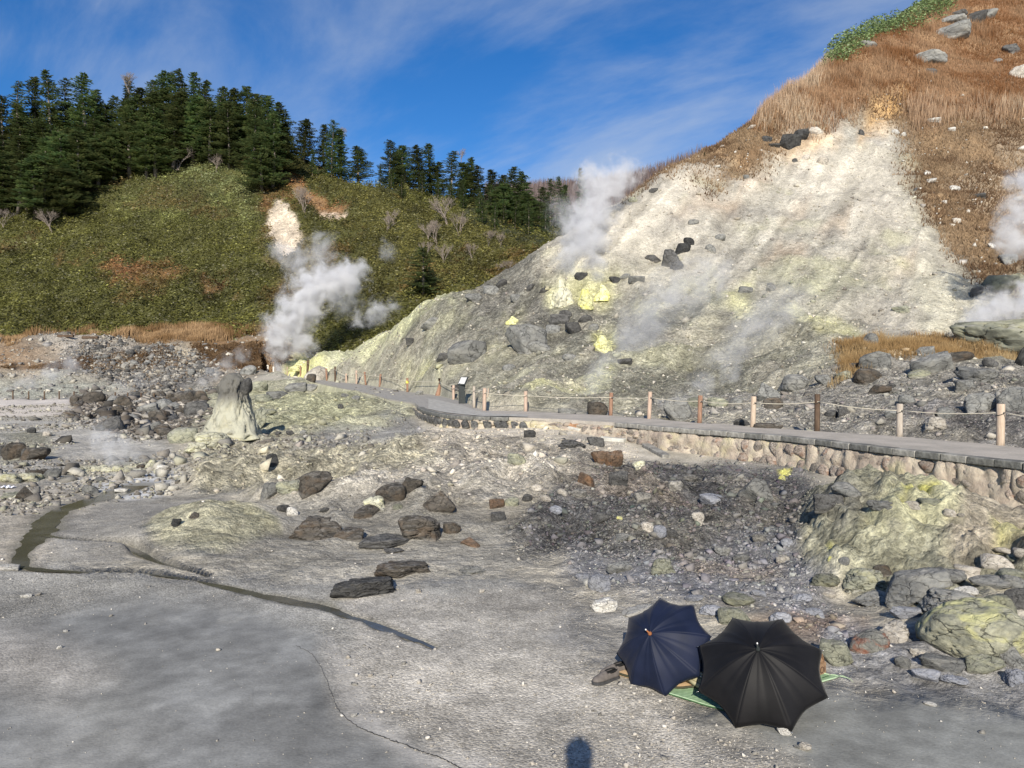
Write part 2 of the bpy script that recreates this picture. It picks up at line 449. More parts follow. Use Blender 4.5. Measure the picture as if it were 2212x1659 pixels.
paint([(-900, 745), (-900, 690), (350, 690), (700, 700), (720, 742), (480, 736), (300, 733), (100, 728), (20, 748)], (.26, .17, .09), name='bankgrass', soft=.006)
# left basin
paint([(-900, 862), (0, 860), (240, 862), (320, 875), (180, 895), (0, 900), (-900, 900)], (.58, .53, .48), rough=.15)
paint([(150, 862), (300, 855), (440, 850), (460, 930), (360, 950), (240, 930), (160, 900)], (.20, .18, .16), .85, rough=1.0, name='field')
paint([(-900, 905), (250, 905), (360, 960), (400, 1040), (250, 1075), (0, 1045), (-900, 1045)], (.42, .405, .38), .8, rough=.35)
paint([(0, 930), (90, 935), (100, 990), (0, 1000)], (.30, .29, .22), .7, rough=.7)
paint([(200, 1060), (330, 1010), (390, 1030), (360, 1070), (280, 1085), (210, 1082)], (.50, .515, .54), .8, rough=.05, grit=.1)
paint([(160, 1005), (300, 1005), (300, 1022), (160, 1022)], (.62, .60, .42), .7)
# middle ground
paint([(420, 835), (640, 818), (880, 860), (900, 905), (800, 940), (520, 960), (430, 930)], (.41, .40, .30), rough=.9, name='midrocks')
paint([(560, 850), (700, 850), (830, 890), (760, 930), (560, 930)], (.46, .46, .29), .6)
paint([(400, 960), (700, 975), (1000, 940), (1080, 980), (900, 1040), (600, 1075), (420, 1060)], (.44, .41, .32), rough=.9, name='ochreridge')
paint([(880, 925), (1330, 925), (1400, 990), (1300, 1060), (1120, 1070), (950, 1010)], (.46, .42, .36), rough=.7, name='pinkscree')
paint([(690, 945), (850, 903), (935, 925), (880, 962), (700, 985), (640, 975)], (.23, .228, .225), .8, rough=.3)
paint([(560, 1085), (760, 1040), (980, 1010), (1180, 1010), (1260, 1040), (1100, 1090), (900, 1130), (700, 1120)], (.50, .465, .41), .9, rough=.8, name='paleridge')
paint([(300, 1110), (600, 1090), (1150, 1120), (1230, 1200), (1000, 1250), (600, 1260), (300, 1200)], (.285, .272, .245), .75, rough=.36, grit=1)
paint([(-900, 1050), (150, 1050), (250, 1100), (150, 1160), (100, 1220), (-900, 1240)], (.40, .365, .315), .8, rough=.12, grit=1)
paint([(240, 1080), (520, 1085), (300, 1150), (290, 1220), (120, 1240), (120, 1150)], (.25, .24, .225), .8, rough=.12, grit=.7)
paint([(295, 1175), (380, 1122), (500, 1103), (590, 1130), (608, 1162), (460, 1218), (330, 1205)], (.44, .42, .31), .95, rough=.6, soft=.008)
paint([(395, 1142), (500, 1112), (585, 1132), (595, 1160), (540, 1160), (480, 1128)], (.33, .315, .22), .75, soft=.008)
# foreground flats
paint([(-900, 1240), (300, 1235), (600, 1270), (1100, 1260), (1240, 1300), (1250, 1800), (-900, 1800)], (.275, .266, .245), rough=.07, grit=1)
paint([(80, 1340), (330, 1290), (560, 1300), (690, 1400), (725, 1540), (900, 1622), (1040, 1665), (1040, 1900), (-900, 1900), (-900, 1500)], (.205, .207, .203), .95, rough=.03, grit=.1, name='mud', soft=.02)
paint([(40, 1500), (240, 1440), (330, 1560), (300, 1659), (60, 1659)], (.31, .305, .285), .5, soft=.05)
paint([(-600, 1340), (130, 1380), (250, 1460), (60, 1500), (-600, 1500)], (.38, .35, .31), .6, grit=1, soft=.03)
paint([(720, 1290), (1240, 1290), (1330, 1460), (1000, 1440), (760, 1400)], (.335, .315, .285), .8, grit=1, name='gravel')
paint([(700, 1420), (900, 1400), (1300, 1440), (1560, 1560), (1800, 1665), (1900, 1900), (1080, 1900), (900, 1610), (745, 1545)], (.40, .375, .335), .9, rough=.05, grit=1, name='gravel', soft=.03)
paint([(690, 1400), (740, 1430), (790, 1530), (900, 1600), (1100, 1655), (1060, 1665), (880, 1622), (740, 1550), (710, 1480)], (.48, .46, .43), .6, grit=.1)
paint([(1370, 1330), (1480, 1400), (1400, 1470), (1260, 1440), (1180, 1380), (1250, 1310)], (.30, .295, .29), .6, grit=.4)
paint([(1500, 1550), (1760, 1470), (1900, 1490), (2212, 1530), (2700, 1560), (2700, 1900), (1900, 1900), (1700, 1640)], (.195, .20, .192), .95, rough=.03, grit=.1, name='mud', soft=.02)
# dark rubble slope under the path
paint([(1090, 1140), (1240, 1040), (1400, 1005), (1560, 990), (1740, 1010), (1760, 1100), (1720, 1240), (1450, 1240), (1250, 1205), (1130, 1195)], (.145, .143, .147), rough=1.0, grit=.8, name='rubble', soft=.02)
paint([(1240, 1130), (1400, 1110), (1560, 1130), (1560, 1180), (1380, 1190), (1180, 1180)], (.14, .138, .135), .6, soft=.02)
paint([(1260, 1030), (1420, 1040), (1540, 1090), (1400, 1110), (1230, 1090)], (.30, .26, .225), .7)
paint([(1230, 1190), (1450, 1215), (1620, 1130), (1750, 1140), (1770, 1290), (1920, 1400), (1800, 1390), (1600, 1315), (1430, 1290), (1220, 1250)], (.25, .256, .285), .85, rough=.6, grit=.6, name='blue', soft=.02)
paint([(1620, 1330), (1860, 1335), (1860, 1372), (1650, 1375)], (.28, .20, .15), .75)
paint([(1480, 1225), (1700, 1215), (1690, 1255), (1500, 1265)], (.27, .22, .18), .6)
paint([(1780, 1370), (1840, 1350), (2212, 1440), (2700, 1440), (2700, 1530), (2212, 1525), (1900, 1492), (1800, 1480)], (.33, .335, .36), .85, rough=.6)
# sulphur mound at the right
MOUND = [(1722, 1150), (1745, 1060), (1850, 1030), (1990, 1018), (2110, 1060), (2240, 1090), (2700, 1100), (2700, 1330), (2212, 1290), (2000, 1330), (1900, 1300), (1810, 1260), (1735, 1215)]
paint(MOUND, (.40, .39, .29), rough=.8, grit=.3, name='mound', soft=.01)
paint([(1735, 1070), (1850, 1040), (1900, 1070), (1850, 1110), (1740, 1110)], (.28, .28, .255), .8)
paint([(2030, 1100), (2212, 1100), (2500, 1100), (2500, 1250), (2212, 1235), (2060, 1215)], (.47, .41, .33), .85)
paint([(1880, 1080), (1950, 1035), (2080, 1040), (2140, 1080), (2070, 1125), (1950, 1140), (1870, 1130)], (.66, .645, .42), .95, rough=.6)
paint([(1950, 1060), (1985, 1036), (2025, 1040), (2020, 1058), (1985, 1072), (1955, 1085)], SULF, .95, warp=.006, soft=.005)
paint([(2158, 1150), (2175, 1135), (2230, 1140), (2230, 1185), (2165, 1190)], SULF, .8, warp=.006)
for px, py in ((1802, 1208), (1942, 1108), (1693, 1025)): paint([(px - 12, py - 8), (px + 12, py - 8), (px + 9, py + 9), (px - 9, py + 9)], SULF, .9, warp=.004, soft=.004)
# slope behind the fence
SLOPE = [(560, 812), (672, 778), (780, 735), (900, 660), (960, 625), (1090, 592), (1240, 495), (1360, 420), (1530, 325), (1650, 245), (1790, 115), (2060, -60), (2900, -600), (2900, 985), (2212, 975), (1943, 945), (1765, 933), (1511, 915), (1318, 899), (1135, 891), (1048, 889), (1000, 870), (880, 848), (705, 824)]
paint(SLOPE, (.35, .335, .27), rough=.65, grit=.8, soft=.004, warp=.0, name='slope')
paint([(1060, 612), (1250, 485), (1360, 420), (1620, 330), (1800, 280), (1935, 285), (2010, 450), (2090, 600), (2060, 745), (1900, 745), (1720, 650), (1560, 610), (1380, 600), (1250, 585)], WHITE, rough=.36, soft=.035, warp=.03)
paint([(1600, 380), (1900, 300), (1920, 420), (1700, 540), (1520, 600)], (.46, .43, .375), .7, soft=.03)
paint([(1950, 560), (2110, 590), (2120, 700), (2030, 750), (1960, 660)], CREAM, .85, soft=.02)
paint([(1500, 500), (1700, 440), (1850, 480), (1980, 520), (1900, 640), (1700, 640), (1540, 600)], (.36, .345, .305), .8, rough=.5, soft=.03, name='whiteshards')
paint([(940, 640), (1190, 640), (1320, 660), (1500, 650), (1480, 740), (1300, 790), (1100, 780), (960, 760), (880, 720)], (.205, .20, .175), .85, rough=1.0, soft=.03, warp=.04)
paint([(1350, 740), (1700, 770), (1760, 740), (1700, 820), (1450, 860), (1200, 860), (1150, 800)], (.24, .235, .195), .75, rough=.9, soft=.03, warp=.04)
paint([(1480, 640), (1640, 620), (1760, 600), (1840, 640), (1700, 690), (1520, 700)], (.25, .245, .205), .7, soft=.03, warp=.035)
paint([(1640, 600), (1750, 575), (1860, 610), (1760, 640)], (.45, .45, .30), .6, soft=.02)
paint([(900, 760), (1100, 790), (1200, 870), (1040, 870), (900, 850)], (.27, .265, .225), .5, soft=.02, warp=.035)
paint([(672, 785), (780, 738), (900, 662), (965, 628), (985, 645), (900, 700), (800, 770), (700, 800)], (.56, .56, .36), .9, soft=.008)
paint([(600, 800), (640, 775), (672, 775), (700, 795), (650, 812)], (.78, .77, .34), .85, warp=.008)
for a in ([(1180, 625), (1240, 600), (1330, 615), (1330, 655), (1260, 672), (1185, 655)], [(1275, 730), (1320, 722), (1330, 755), (1290, 765)], [(1085, 690), (1115, 680), (1125, 700), (1095, 710)], [(1230, 820), (1330, 800), (1300, 860), (1230, 860)], [(1130, 860), (1200, 850), (1210, 875), (1140, 878)],
          [(1380, 650), (1450, 660), (1430, 690), (1380, 680)], [(1560, 640), (1640, 620), (1620, 700), (1590, 710)], [(1700, 690), (1800, 680), (1870, 740), (1760, 730)], [(850, 790), (930, 780), (960, 810), (870, 815)]):
    paint(a, (.66, .645, .36), .6, soft=.01, warp=.02)
paint([(1250, 640), (1310, 630), (1315, 650), (1262, 662)], (.66, .64, .30), .7, warp=.01)
paint([(1283, 735), (1312, 728), (1318, 752), (1295, 758)], (.80, .78, .30), .8, warp=.006)
paint([(1380, 880), (1480, 850), (1700, 850), (1800, 800), (2212, 790), (2900, 800), (2900, 985), (2212, 975), (1943, 948), (1765, 936), (1511, 917)], (.31, .295, .275), .85, rough=.9, name='farrubble', soft=.015)
paint([(1400, 870), (1500, 840), (1560, 870), (1450, 905)], (.45, .44, .38), .5)
paint([(1850, 935), (1950, 900), (2212, 900), (2500, 900), (2500, 985), (2212, 972), (1943, 948)], (.215, .205, .205), .8, rough=1.2, soft=.015)
paint([(1800, 770), (1900, 748), (2060, 742), (2240, 742), (2240, 775), (2060, 778), (1880, 800), (1790, 830)], (.42, .27, .11), .75, soft=.01, name='strawgrass', warp=.03)
paint([(2075, 535), (2140, 520), (2212, 520), (2500, 520), (2500, 610), (2212, 612), (2115, 600), (2085, 570)], (.16, .155, .14), .9, rough=1.0, soft=.01)  # dark rocks; the left end paints in the shadow of the steam
# top: dead grass and bare patches
VEG = [(1360, 428), (1450, 378), (1530, 330), (1650, 245), (1790, 115), (2060, -60), (2900, -600), (2900, 570), (2212, 565), (2120, 590), (2075, 565), (1990, 480), (1935, 380), (1925, 300), (1862, 275), (1740, 330), (1650, 370), (1600, 395), (1500, 410), (1560, 372), (1470, 385)]
paint(VEG, (.20, .14, .085), rough=.5, grit=.3, soft=.016, warp=.03, name='veg')
paint([(1640, 275), (1650, 245), (1790, 115), (2060, -60), (2900, -600), (2900, 300), (2212, 262), (2000, 275), (1960, 200), (1860, 240), (1760, 280)], (.21, .115, .06), .9, soft=.015, name='tallgrass')
paint([(1845, 300), (1880, 225), (1960, 180), (1950, 225), (1905, 290)], (.55, .33, .13), .75, soft=.01, warp=.015)
paint([(1690, 340), (1790, 290), (1830, 292), (1720, 350)], (.50, .30, .12), .6, soft=.01)
paint([(2060, 380), (2212, 330), (2500, 330), (2500, 430), (2212, 430), (2130, 420)], (.50, .42, .32), .5, soft=.02, warp=.03)
paint([(1560, 350), (1650, 320), (1800, 262), (1840, 268), (1700, 335), (1560, 400)], (.18, .11, .06), .7, soft=.008)
for (a, b, c) in ((1560, 440, .8), (1690, 560, .7), (1800, 480, .6), (1480, 470, .6), (1730, 470, .5), (1940, 560, .5), (1620, 430, .7)):
    paint([(a - 35, b + 18), (a, b - 10), (a + 45, b - 26), (a + 30, b + 2)], (.36, .25, .17), c * .8, soft=.01)

# relief
Z = Z0.copy()
cellsz = np.maximum(RG * 0.0060, RG * 0.0016)          # local spacing of the sheet
def octv(wl, amp, seed, ridged=False):
    global Z
    fade = sstep(1.2, 3.2, wl / cellsz)
    n = noise2(X / wl, Y / wl, seed)
    if ridged: n = 1 - 2 * np.abs(n)
    return n * amp * fade
det = 0
mw = WL['mound']; sw = np.clip(WL['slope'] - WL.get('farrubble', 0) * .6, 0, 1)
det = det + ROUGH * (octv(2.3, .13, 1) + octv(1.1, .11, 2, True) + octv(.5, .07, 3, True) + octv(.22, .035, 4) + octv(.1, .016, 5))
det = det + sw * (octv(7, .45, 6) + octv(3.2, .28, 7, True) + octv(1.4, .15, 8, True) + octv(.7, .07, 9))
det = det + WL['bank'] * (octv(6, .5, 16) + octv(2.6, .35, 17, True))
oc = np.clip(WL['midrocks'] + WL['ochreridge'] + WL['paleridge'] + .6 * WL['pinkscree'], 0, 1)
det = det + oc * (octv(2.8, .20, 41, True) + octv(1.3, .13, 42, True) + octv(.6, .07, 43, True))
det = det + octv(2.5, .012, 11) + octv(.9, .008, 12)
# gullies running down the white face
g = fbm2(X * .55 + 2, (Y - .35 * X) * .09, 4, 71); det = det + sw * sstep(.3, .8, COLR[..., 0] / .62) * (-np.abs(g) * .45 + .1)
# rubble: raised stones
for sc, am, sd in ((.55, .16, 21), (.26, .085, 22), (.12, .04, 23)):
    d, rn = cells2(X / sc + .4 * noise2(X / sc * 2, Y / sc * 2, sd), Y / sc, sd)
    b = np.clip(1.25 - 2.1 * d, 0, .8) * (rn ** 1.7) * am * sstep(1.5, 4, sc / cellsz * 1.4)
    wr = np.clip((ROUGH - .35) / .65, 0, 1.2)
    det = det + b * wr
    COLR *= (1 + (rn - .5)[..., None] * .35 * (np.clip(wr, 0, 1) * sstep(.1, .5, 1 - d / .6))[..., None])
# knobbly crust of the mound
bl = np.abs(noise2(X / .5, Y / .5, 31)) + .5 * np.abs(noise2(X / .24, Y / .24, 32)) + .28 * np.abs(noise2(X / .11, Y / .11, 33))
det = det + mw * (bl - .5) * .27
for sc, am, op in ((2.2, .10, 1), (.8, .12, 1), (.3, .14, 1), (.12, .12, 1)):
    COLR *= (1 + am * 1.3 * noise2(X / sc + 9, Y / sc, 60 + int(sc * 10)) * sstep(1.1, 2.5, sc / cellsz))[..., None]
# yellowish bloom and pale crust in blotches over the slope and the middle ground
bl1 = sstep(.12, .5, fbm2(X / 3.1, Y / 3.1, 5, 81)) * np.clip(WL['slope'] + WL.get('midrocks', 0), 0, 1) * (1 - WL['veg']) * (.5 - .38 * sstep(.36, .42, COLR[..., 0]))
COLR[:] = COLR + (np.array((.46, .45, .31)) - COLR) * bl1[..., None]
bl2 = sstep(.1, .45, fbm2(X / 1.7 + 31, Y / 1.7, 5, 83)) * np.clip(WL['slope'] + WL.get('pinkscree', 0) + .5 * WL['rubble'], 0, 1) * (1 - WL['veg']) * .45
COLR[:] = COLR + (np.array((.20, .19, .18)) - COLR) * bl2[..., None]
bl3 = sstep(.15, .5, fbm2(X / 2.3 - 11, Y / 2.3, 5, 85)) * np.clip(WL['slope'] + ROUGH * .6, 0, 1) * (1 - WL['veg']) * .4
COLR[:] = COLR + (np.array((.47, .435, .37)) - COLR) * bl3[..., None]
bl4 = sstep(.0, .4, fbm2(X / 2.7 + 5, Y / 2.7, 5, 87)) * WL['veg'] * .5
COLR[:] = COLR + (np.array((.40, .27, .155)) - COLR) * bl4[..., None]
# downhill wash streaks on the bare face
cs = X * .79 - Y * .62; al = X * .62 + Y * .79
stk = fbm2(cs / .8 + .6 * noise2(X / 6, Y / 6, 88), al / 11, 5, 89) * sw * (1 - WL['veg']); stk2 = fbm2(cs / .35, al / 6, 4, 90) * sw * (1 - WL['veg'])
COLR *= (1 + .34 * stk + .22 * stk2)[..., None]
det = det + .14 * stk + .05 * stk2
# broad tonal drift of the flats
drift = fbm2(X / 1.9 + 70, Y / 2.8, 5, 93) * (RG < 30) * (1 - sw); COLR *= (1 + .30 * drift)[..., None]
# the yellow mound in the flats
mx, my, _ = P(470, 1150, 12.9)
u = ((X - mx) / 1.25); v = ((Y - my) / 1.3); hgt = np.exp(-(np.abs(u) ** 2.2 + np.abs(v) ** 2.2))
det = det + hgt * (.40 + .08 * noise2(X * 3, Y * 3, 91)) 
mudw = np.clip(WL['mud'], 0, 1); vein = np.abs(fbm2(X / 1.4 + 3, Y / 1.9, 5, 94)); vv_ = (1 - sstep(.0, .09, vein)) * sstep(-.1, .4, fbm2(X / 2.2, Y / 2.2, 3, 96)) * mudw
COLR[:] = COLR + (np.array((.40, .385, .345)) - COLR) * (vv_ * .5)[..., None]
warm = (RG < 75)[..., None] * (1 - .7 * np.clip(WL['blue'] + WL['mud'] * .6, 0, 1))[..., None]; COLR *= 1 + (np.array((1.01, 1.0, .965)) - 1) * warm
# stream bed
STREAM = [[(300, 1050, 34), (250, 1066, 30), (180, 1085, 26), (130, 1105, 24), (105, 1125, 26), (90, 1150, 30), (62, 1180, 20), (42, 1205, 14), (45, 1228, 16), (110, 1236, 10), (200, 1238, 6), (300, 1240, 5), (420, 1256, 6), (480, 1268, 9), (560, 1286, 16), (640, 1302, 22), (700, 1310, 18), (728, 1324, 10), (752, 1336, 14), (790, 1342, 9), (822, 1358, 15), (858, 1366, 9), (885, 1381, 12), (910, 1386, 6), (938, 1400, 2)],
          [(90, 1155, 8), (180, 1173, 5), (280, 1184, 8), (300, 1200, 12), (345, 1218, 10), (400, 1236, 8), (450, 1248, 3)]]
SW = []
strm = np.zeros(TH.shape)
for line in STREAM:
    pl = []
    for px, py, w in line:
        t, l = lift(px, py); r = math.exp(l); pl.append((math.sin(t) * r, math.cos(t) * r, w))
    SW.append(pl)
    for (x0, y0, w0), (x1, y1, w1) in zip(pl[:-1], pl[1:]):
        m = (np.abs(X - (x0 + x1) / 2) < abs(x1 - x0) / 2 + 1.2) & (np.abs(Y - (y0 + y1) / 2) < abs(y1 - y0) / 2 + 1.6)
        x, y = X[m], Y[m]; ex, ey = x1 - x0, y1 - y0; uu = np.clip(((x - x0) * ex + (y - y0) * ey) / (ex * ex + ey * ey), 0, 1)
        d = np.hypot(x - x0 - uu * ex, y - y0 - uu * ey); rr = RG[m]
        wpx = w0 + (w1 - w0) * uu
        # half width: rows are foreshortened, so widths are given as rows and turned into metres along the ground
        wid = 1.7 * np.clip(wpx * rr / F * .95, .04, .5) * (1 + .5 * fbm2(x * 2.2, y * 2.2, 3, 95))
        strm[m] = np.maximum(strm[m], 1 - sstep(.25, 1.2, d / wid))
inpath_th = (TH > LT[0]) & (TH < LT[-1])
rl = np.interp(TH, LT, LR); rr_ = np.interp(TH, RT, RR); zl = np.interp(TH, LT, LZ); zr = np.interp(TH, RT, RZ)
near_cam = 1 - sstep(3.2, 4.6, RG)
calm = np.clip(sstep(0, 1.5, RG - rr_) + (RG < rl), 0, 1)        # no relief right beside the path's far edge
calm = np.where(inpath_th, calm * np.where(RG < rl, .12 + .88 * sstep(.2, 4.5, rl - RG), 1), 1.0)
Z = Z0 + det * calm * (1 - .75 * strm) * (1 - near_cam)
Z = Z - strm ** 3 * .022
wet = sstep(.2, .8, strm)
COLR[:] = COLR + (np.array((.17, .16, .13)) - COLR) * (wet * .8)[..., None]
wet2 = sstep(.0, .3, strm)
COLR *= (1 - .22 * wet2 * (1 - wet))[..., None]
# path bed
fr = np.clip((RG - rl) / np.maximum(rr_ - rl, .1), 0, 1); zp = zl + (zr - zl) * fr - .05
inside = inpath_th & (RG >= rl + .12) & (RG <= rr_)
Z = np.where(inside, zp, Z)
after = np.where(inpath_th, 1 - sstep(0.0, 1.2, RG - rr_), 0) * (RG > rr_) * inpath_th
Z = Z + (zr - .02 - Z) * after
left_soft = inpath_th & (RG < rl + .12) & (RG > rl - 2.5) & (TH < math.atan(ray(890, 800)[0]))
Z = np.where(left_soft, Z + (zl - .08 - Z) * sstep(2.5, 0.2, rl - RG), Z)
Z[:, 0] = 0.0

RELV = np.clip(ROUGH * calm - .05, 0, 1.0) * (1 - strm)
RELV = RELV.ravel()
def grid_faces(mask_fn=None):
    nt_, nr = TH.shape
    i, j = np.meshgrid(np.arange(nt_ - 1), np.arange(nr - 1), indexing='ij'); a = (i * nr + j).ravel()
    return np.stack([a, a + 1, a + nr + 1, a + nr], 1), i.ravel(), j.ravel()
FA, FI, FJ = grid_faces()
VV = np.stack([X.ravel(), Y.ravel(), Z.ravel()], 1)
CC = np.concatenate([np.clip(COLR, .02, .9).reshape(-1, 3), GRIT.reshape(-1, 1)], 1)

t = NT('volcanic_soil')
pos = t.pos(); vc = t.n('ShaderNodeAttribute'); vc.attribute_name = 'Col'
grit = vc.outputs['Alpha']; rel = t.attr('Rel', 'Fac')
n0 = t.noise(pos, 1.3, 11, .72); n1 = t.noise(pos, 9, 6, .65); n2 = t.noise(pos, 45, 5, .6); nb = t.noise(pos, 3.1, 9, .68, .6)
def vor(sc):
    v = t.n('ShaderNodeTexVoronoi'); v.inputs['Scale'].default_value = sc
    wv = t.n('ShaderNodeMix', data_type='VECTOR'); t.l(pos, wv.inputs['A'])
    t.l(pos, v.inputs['Vector']); s_ = t.n('ShaderNodeSeparateColor'); t.l(v.outputs['Color'], s_.inputs[0]); return v.outputs['Distance'], s_.outputs[0], s_.outputs[1]
d42, c42, _ = vor(42); d95, c95, _ = vor(95); d5, c5, e5 = vor(6.5); d13, c13, e13 = vor(19)
m = t.math('MULTIPLY_ADD', t.math('SUBTRACT', n0, .5), t.math('MULTIPLY_ADD', rel, 2.5, .40), 1.08)
m = t.math('MULTIPLY', m, t.math('MULTIPLY_ADD', t.math('SUBTRACT', nb, .5), t.math('MULTIPLY_ADD', rel, 2.0, .25), 1.0))
m = t.math('MULTIPLY', m, t.math('MULTIPLY_ADD', t.math('SUBTRACT', n1, .5), .7, 1.0)); m = t.math('MULTIPLY', m, t.math('MULTIPLY_ADD', n2, .5, .75))
spk = t.math('MULTIPLY', t.math('MULTIPLY_ADD', c42, .5, .75), t.math('MULTIPLY_ADD', c95, .55, .73))
spk = t.math('MULTIPLY_ADD', t.math('SUBTRACT', spk, 1), grit, 1)
st = t.math('MULTIPLY', t.math('MULTIPLY_ADD', c5, .6, .7), t.math('MULTIPLY_ADD', c13, .7, .65))
st = t.math('MULTIPLY_ADD', t.math('SUBTRACT', st, 1), rel, 1)
m = t.math('MAXIMUM', t.math('MULTIPLY', t.math('MULTIPLY', m, spk), st), .12)
g3 = t.n('ShaderNodeCombineColor'); t.l(m, g3.inputs[0]); t.l(m, g3.inputs[1]); t.l(m, g3.inputs[2])
c = t.mix(1.0, vc.outputs['Color'], g3.outputs[0], 'MULTIPLY')
# pale and ochre crusts inside rough ground
cr1 = t.math('MULTIPLY', t.ramp(t.noise(pos, 2.1, 8, .7), .56, .66), t.math('MULTIPLY', rel, .55), None, True)
c = t.mix(cr1, c, (.47, .44, .36))
bh = t.math('ADD', t.math('MULTIPLY', n1, t.math('MULTIPLY_ADD', rel, .055, .0045)), t.math('MULTIPLY', n2, t.math('MULTIPLY_ADD', rel, .008, .0022)))
bh = t.math('SUBTRACT', bh, t.math('MULTIPLY', d42, t.math('MULTIPLY', grit, .007)))
big = t.math('ADD', t.math('MULTIPLY', n0, .60), t.math('MULTIPLY', nb, .28)); big = t.math('SUBTRACT', big, t.math('ADD', t.math('MULTIPLY', d5, .10), t.math('MULTIPLY', d13, .04)))
bh = t.math('ADD', bh, t.math('MULTIPLY', big, rel))
t.bsdf(c, .93, .12, bh, 1.0, 1.0)
SOIL = t.m

mid = (FI, FJ)
def fsel(w): 
    f = w.ravel()[FA].mean(1); return f > .5
is_mound = fsel(WL['mound']) & (RG.ravel()[FA[:, 0]] < 13.5)
beyond = (RG > rr_ - .01) & inpath_th & (RG < 140)
beyond |= (TH >= LT[-1]) & (TH < R(60)) & (RG > 15)
ground_left = (TH < RT[0])
is_slope = (beyond.ravel()[FA].all(1)) & ~is_mound
isbank = ((WL['bank'] > .5) & (TH < R(-11.5))).ravel()[FA].all(1) & ~is_slope & ~is_mound
rest = ~(is_mound | is_slope | isbank)
def sub(name, m, mat):
    f = FA[m]; used = np.unique(f); mp_ = np.full(len(VV), -1, np.int64); mp_[used] = np.arange(len(used))
    me = np_mesh(name, VV[used], mp_[f], True, CC[used])
    at = me.attributes.new('Rel', 'FLOAT', 'POINT'); at.data.foreach_set('value', RELV[used].astype(np.float32)); return link(name, me, None, mat)
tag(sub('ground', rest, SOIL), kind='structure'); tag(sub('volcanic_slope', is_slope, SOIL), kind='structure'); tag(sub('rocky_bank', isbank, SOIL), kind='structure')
o = tag(sub('sulfur_mound', is_mound, SOIL), kind='structure')

def near_hit(px, py, zg=None):
    a, b = ray(px, py); th = math.atan(a); k = b * math.cos(th)
    c = int(np.clip(np.searchsorted(th_g, th), 1, len(th_g) - 1)); f = (th - th_g[c - 1]) / (th_g[c] - th_g[c - 1])
    z = Z[c - 1] * (1 - f) + Z[c] * f; s = z - (CAM_Z + k * r_g)
    ok = np.nonzero((s >= 0) & (r_g > 3.5))[0]
    if not len(ok): return None
    j = ok[0]; u = s[j - 1] / (s[j - 1] - s[j]) if j > 0 and s[j] != s[j - 1] else 0
    r = r_g[j - 1] + u * (r_g[j] - r_g[j - 1])
    return Vector((math.sin(th) * r, math.cos(th) * r, CAM_Z + k * r)), r
def zat(x, y):
    th = math.atan2(x, y); r = math.hypot(x, y)
    c = int(np.clip(np.searchsorted(th_g, th), 1, len(th_g) - 1)); f = (th - th_g[c - 1]) / (th_g[c] - th_g[c - 1])
    j = int(np.clip(np.searchsorted(r_g, r), 1, len(r_g) - 1)); u = (r - r_g[j - 1]) / (r_g[j] - r_g[j - 1])
    return float((Z[c - 1, j - 1] * (1 - f) + Z[c, j - 1] * f) * (1 - u) + (Z[c - 1, j] * (1 - f) + Z[c, j] * f) * u)
def scatter(w, n, seed, power=0.0):
    """n random points on the sheet where weight w is high"""
    g = np.random.default_rng(seed); wf = w.ravel()[FA].mean(1)
    dr = (RG.ravel()[FA[:, 1]] - RG.ravel()[FA[:, 0]]) * (TH.ravel()[FA[:, 3]] - TH.ravel()[FA[:, 0]]) * RG.ravel()[FA[:, 0]]
    p = wf * dr * RG.ravel()[FA[:, 0]] ** power; p = p * (np.abs(TH.ravel()[FA[:, 0]]) < R(38)); p = p / p.sum()
    k = g.choice(len(FA), n, p=p); a = g.random((n, 1)); b = g.random((n, 1))
    q = VV[FA[k]]; return q[:, 0] * (1 - a) * (1 - b) + q[:, 1] * a * (1 - b) + q[:, 2] * a * b + q[:, 3] * (1 - a) * b, k

# ------------------------------------------------------------------ wooded hill behind the basin, as its own sheet
HC = [P(*a) for a in ((-500, 706, 106), (0, 706, 106), (300, 702, 106), (600, 702, 105), (750, 705, 101), (900, 650, 101), (1090, 610, 104), (1250, 560, 112),
    (-500, 590, 125), (0, 590, 124), (300, 560, 126), (600, 560, 126), (800, 585, 119), (1000, 575, 121), (1150, 545, 126),
    (-500, 480, 142), (0, 480, 142), (160, 440, 146), (300, 430, 148), (450, 330, 166), (380, 310, 172), (530, 335, 164), (600, 395, 153), (640, 345, 166), (800, 460, 141), (780, 400, 158), (1000, 480, 141), (1150, 520, 138),
    (690, 370, 164), (900, 415, 164), (1000, 450, 160), (1100, 470, 164), (1200, 500, 175), (0, 380, 165), (-500, 380, 165), (200, 340, 172), (500, 335, 172), (640, 360, 176), (800, 410, 172),
    (1300, 520, 170), (0, 360, 190), (300, 320, 190), (560, 345, 190), (800, 430, 195), (1100, 490, 200))]
HC += [P(*a) for a in ((1180, 425, 300), (1300, 420, 300), (1400, 405, 300), (1470, 375, 290), (1520, 350, 285), (1600, 400, 300), (900, 430, 300), (500, 400, 300), (0, 400, 300))]
HC += [G(px, 94, 1.0) for px in (-500, 0, 400, 700)] + [G(900, 90, .5), G(1150, 92, 2), G(1300, 100, 4), G(1500, 120, 6), G(2200, 150, 6), G(1500, 200, 30)]
ha = np.array(HC); hth = np.arctan2(ha[:, 0], ha[:, 1]); hr = np.hypot(ha[:, 0], ha[:, 1])
U2 = np.stack([hth * 2.2, np.log(hr) * 1.6], 1); n = len(U2)
A = np.zeros((n + 3, n + 3)); A[:n, :n] = tps_k(((U2[:, None] - U2[None]) ** 2).sum(2)) + np.eye(n) * 1e-4; A[:n, n] = 1; A[:n, n + 1:] = U2; A[n, :n] = 1; A[n + 1:, :n] = U2.T
W2 = np.linalg.solve(A, np.concatenate([ha[:, 2] / hr, np.zeros(3)]))
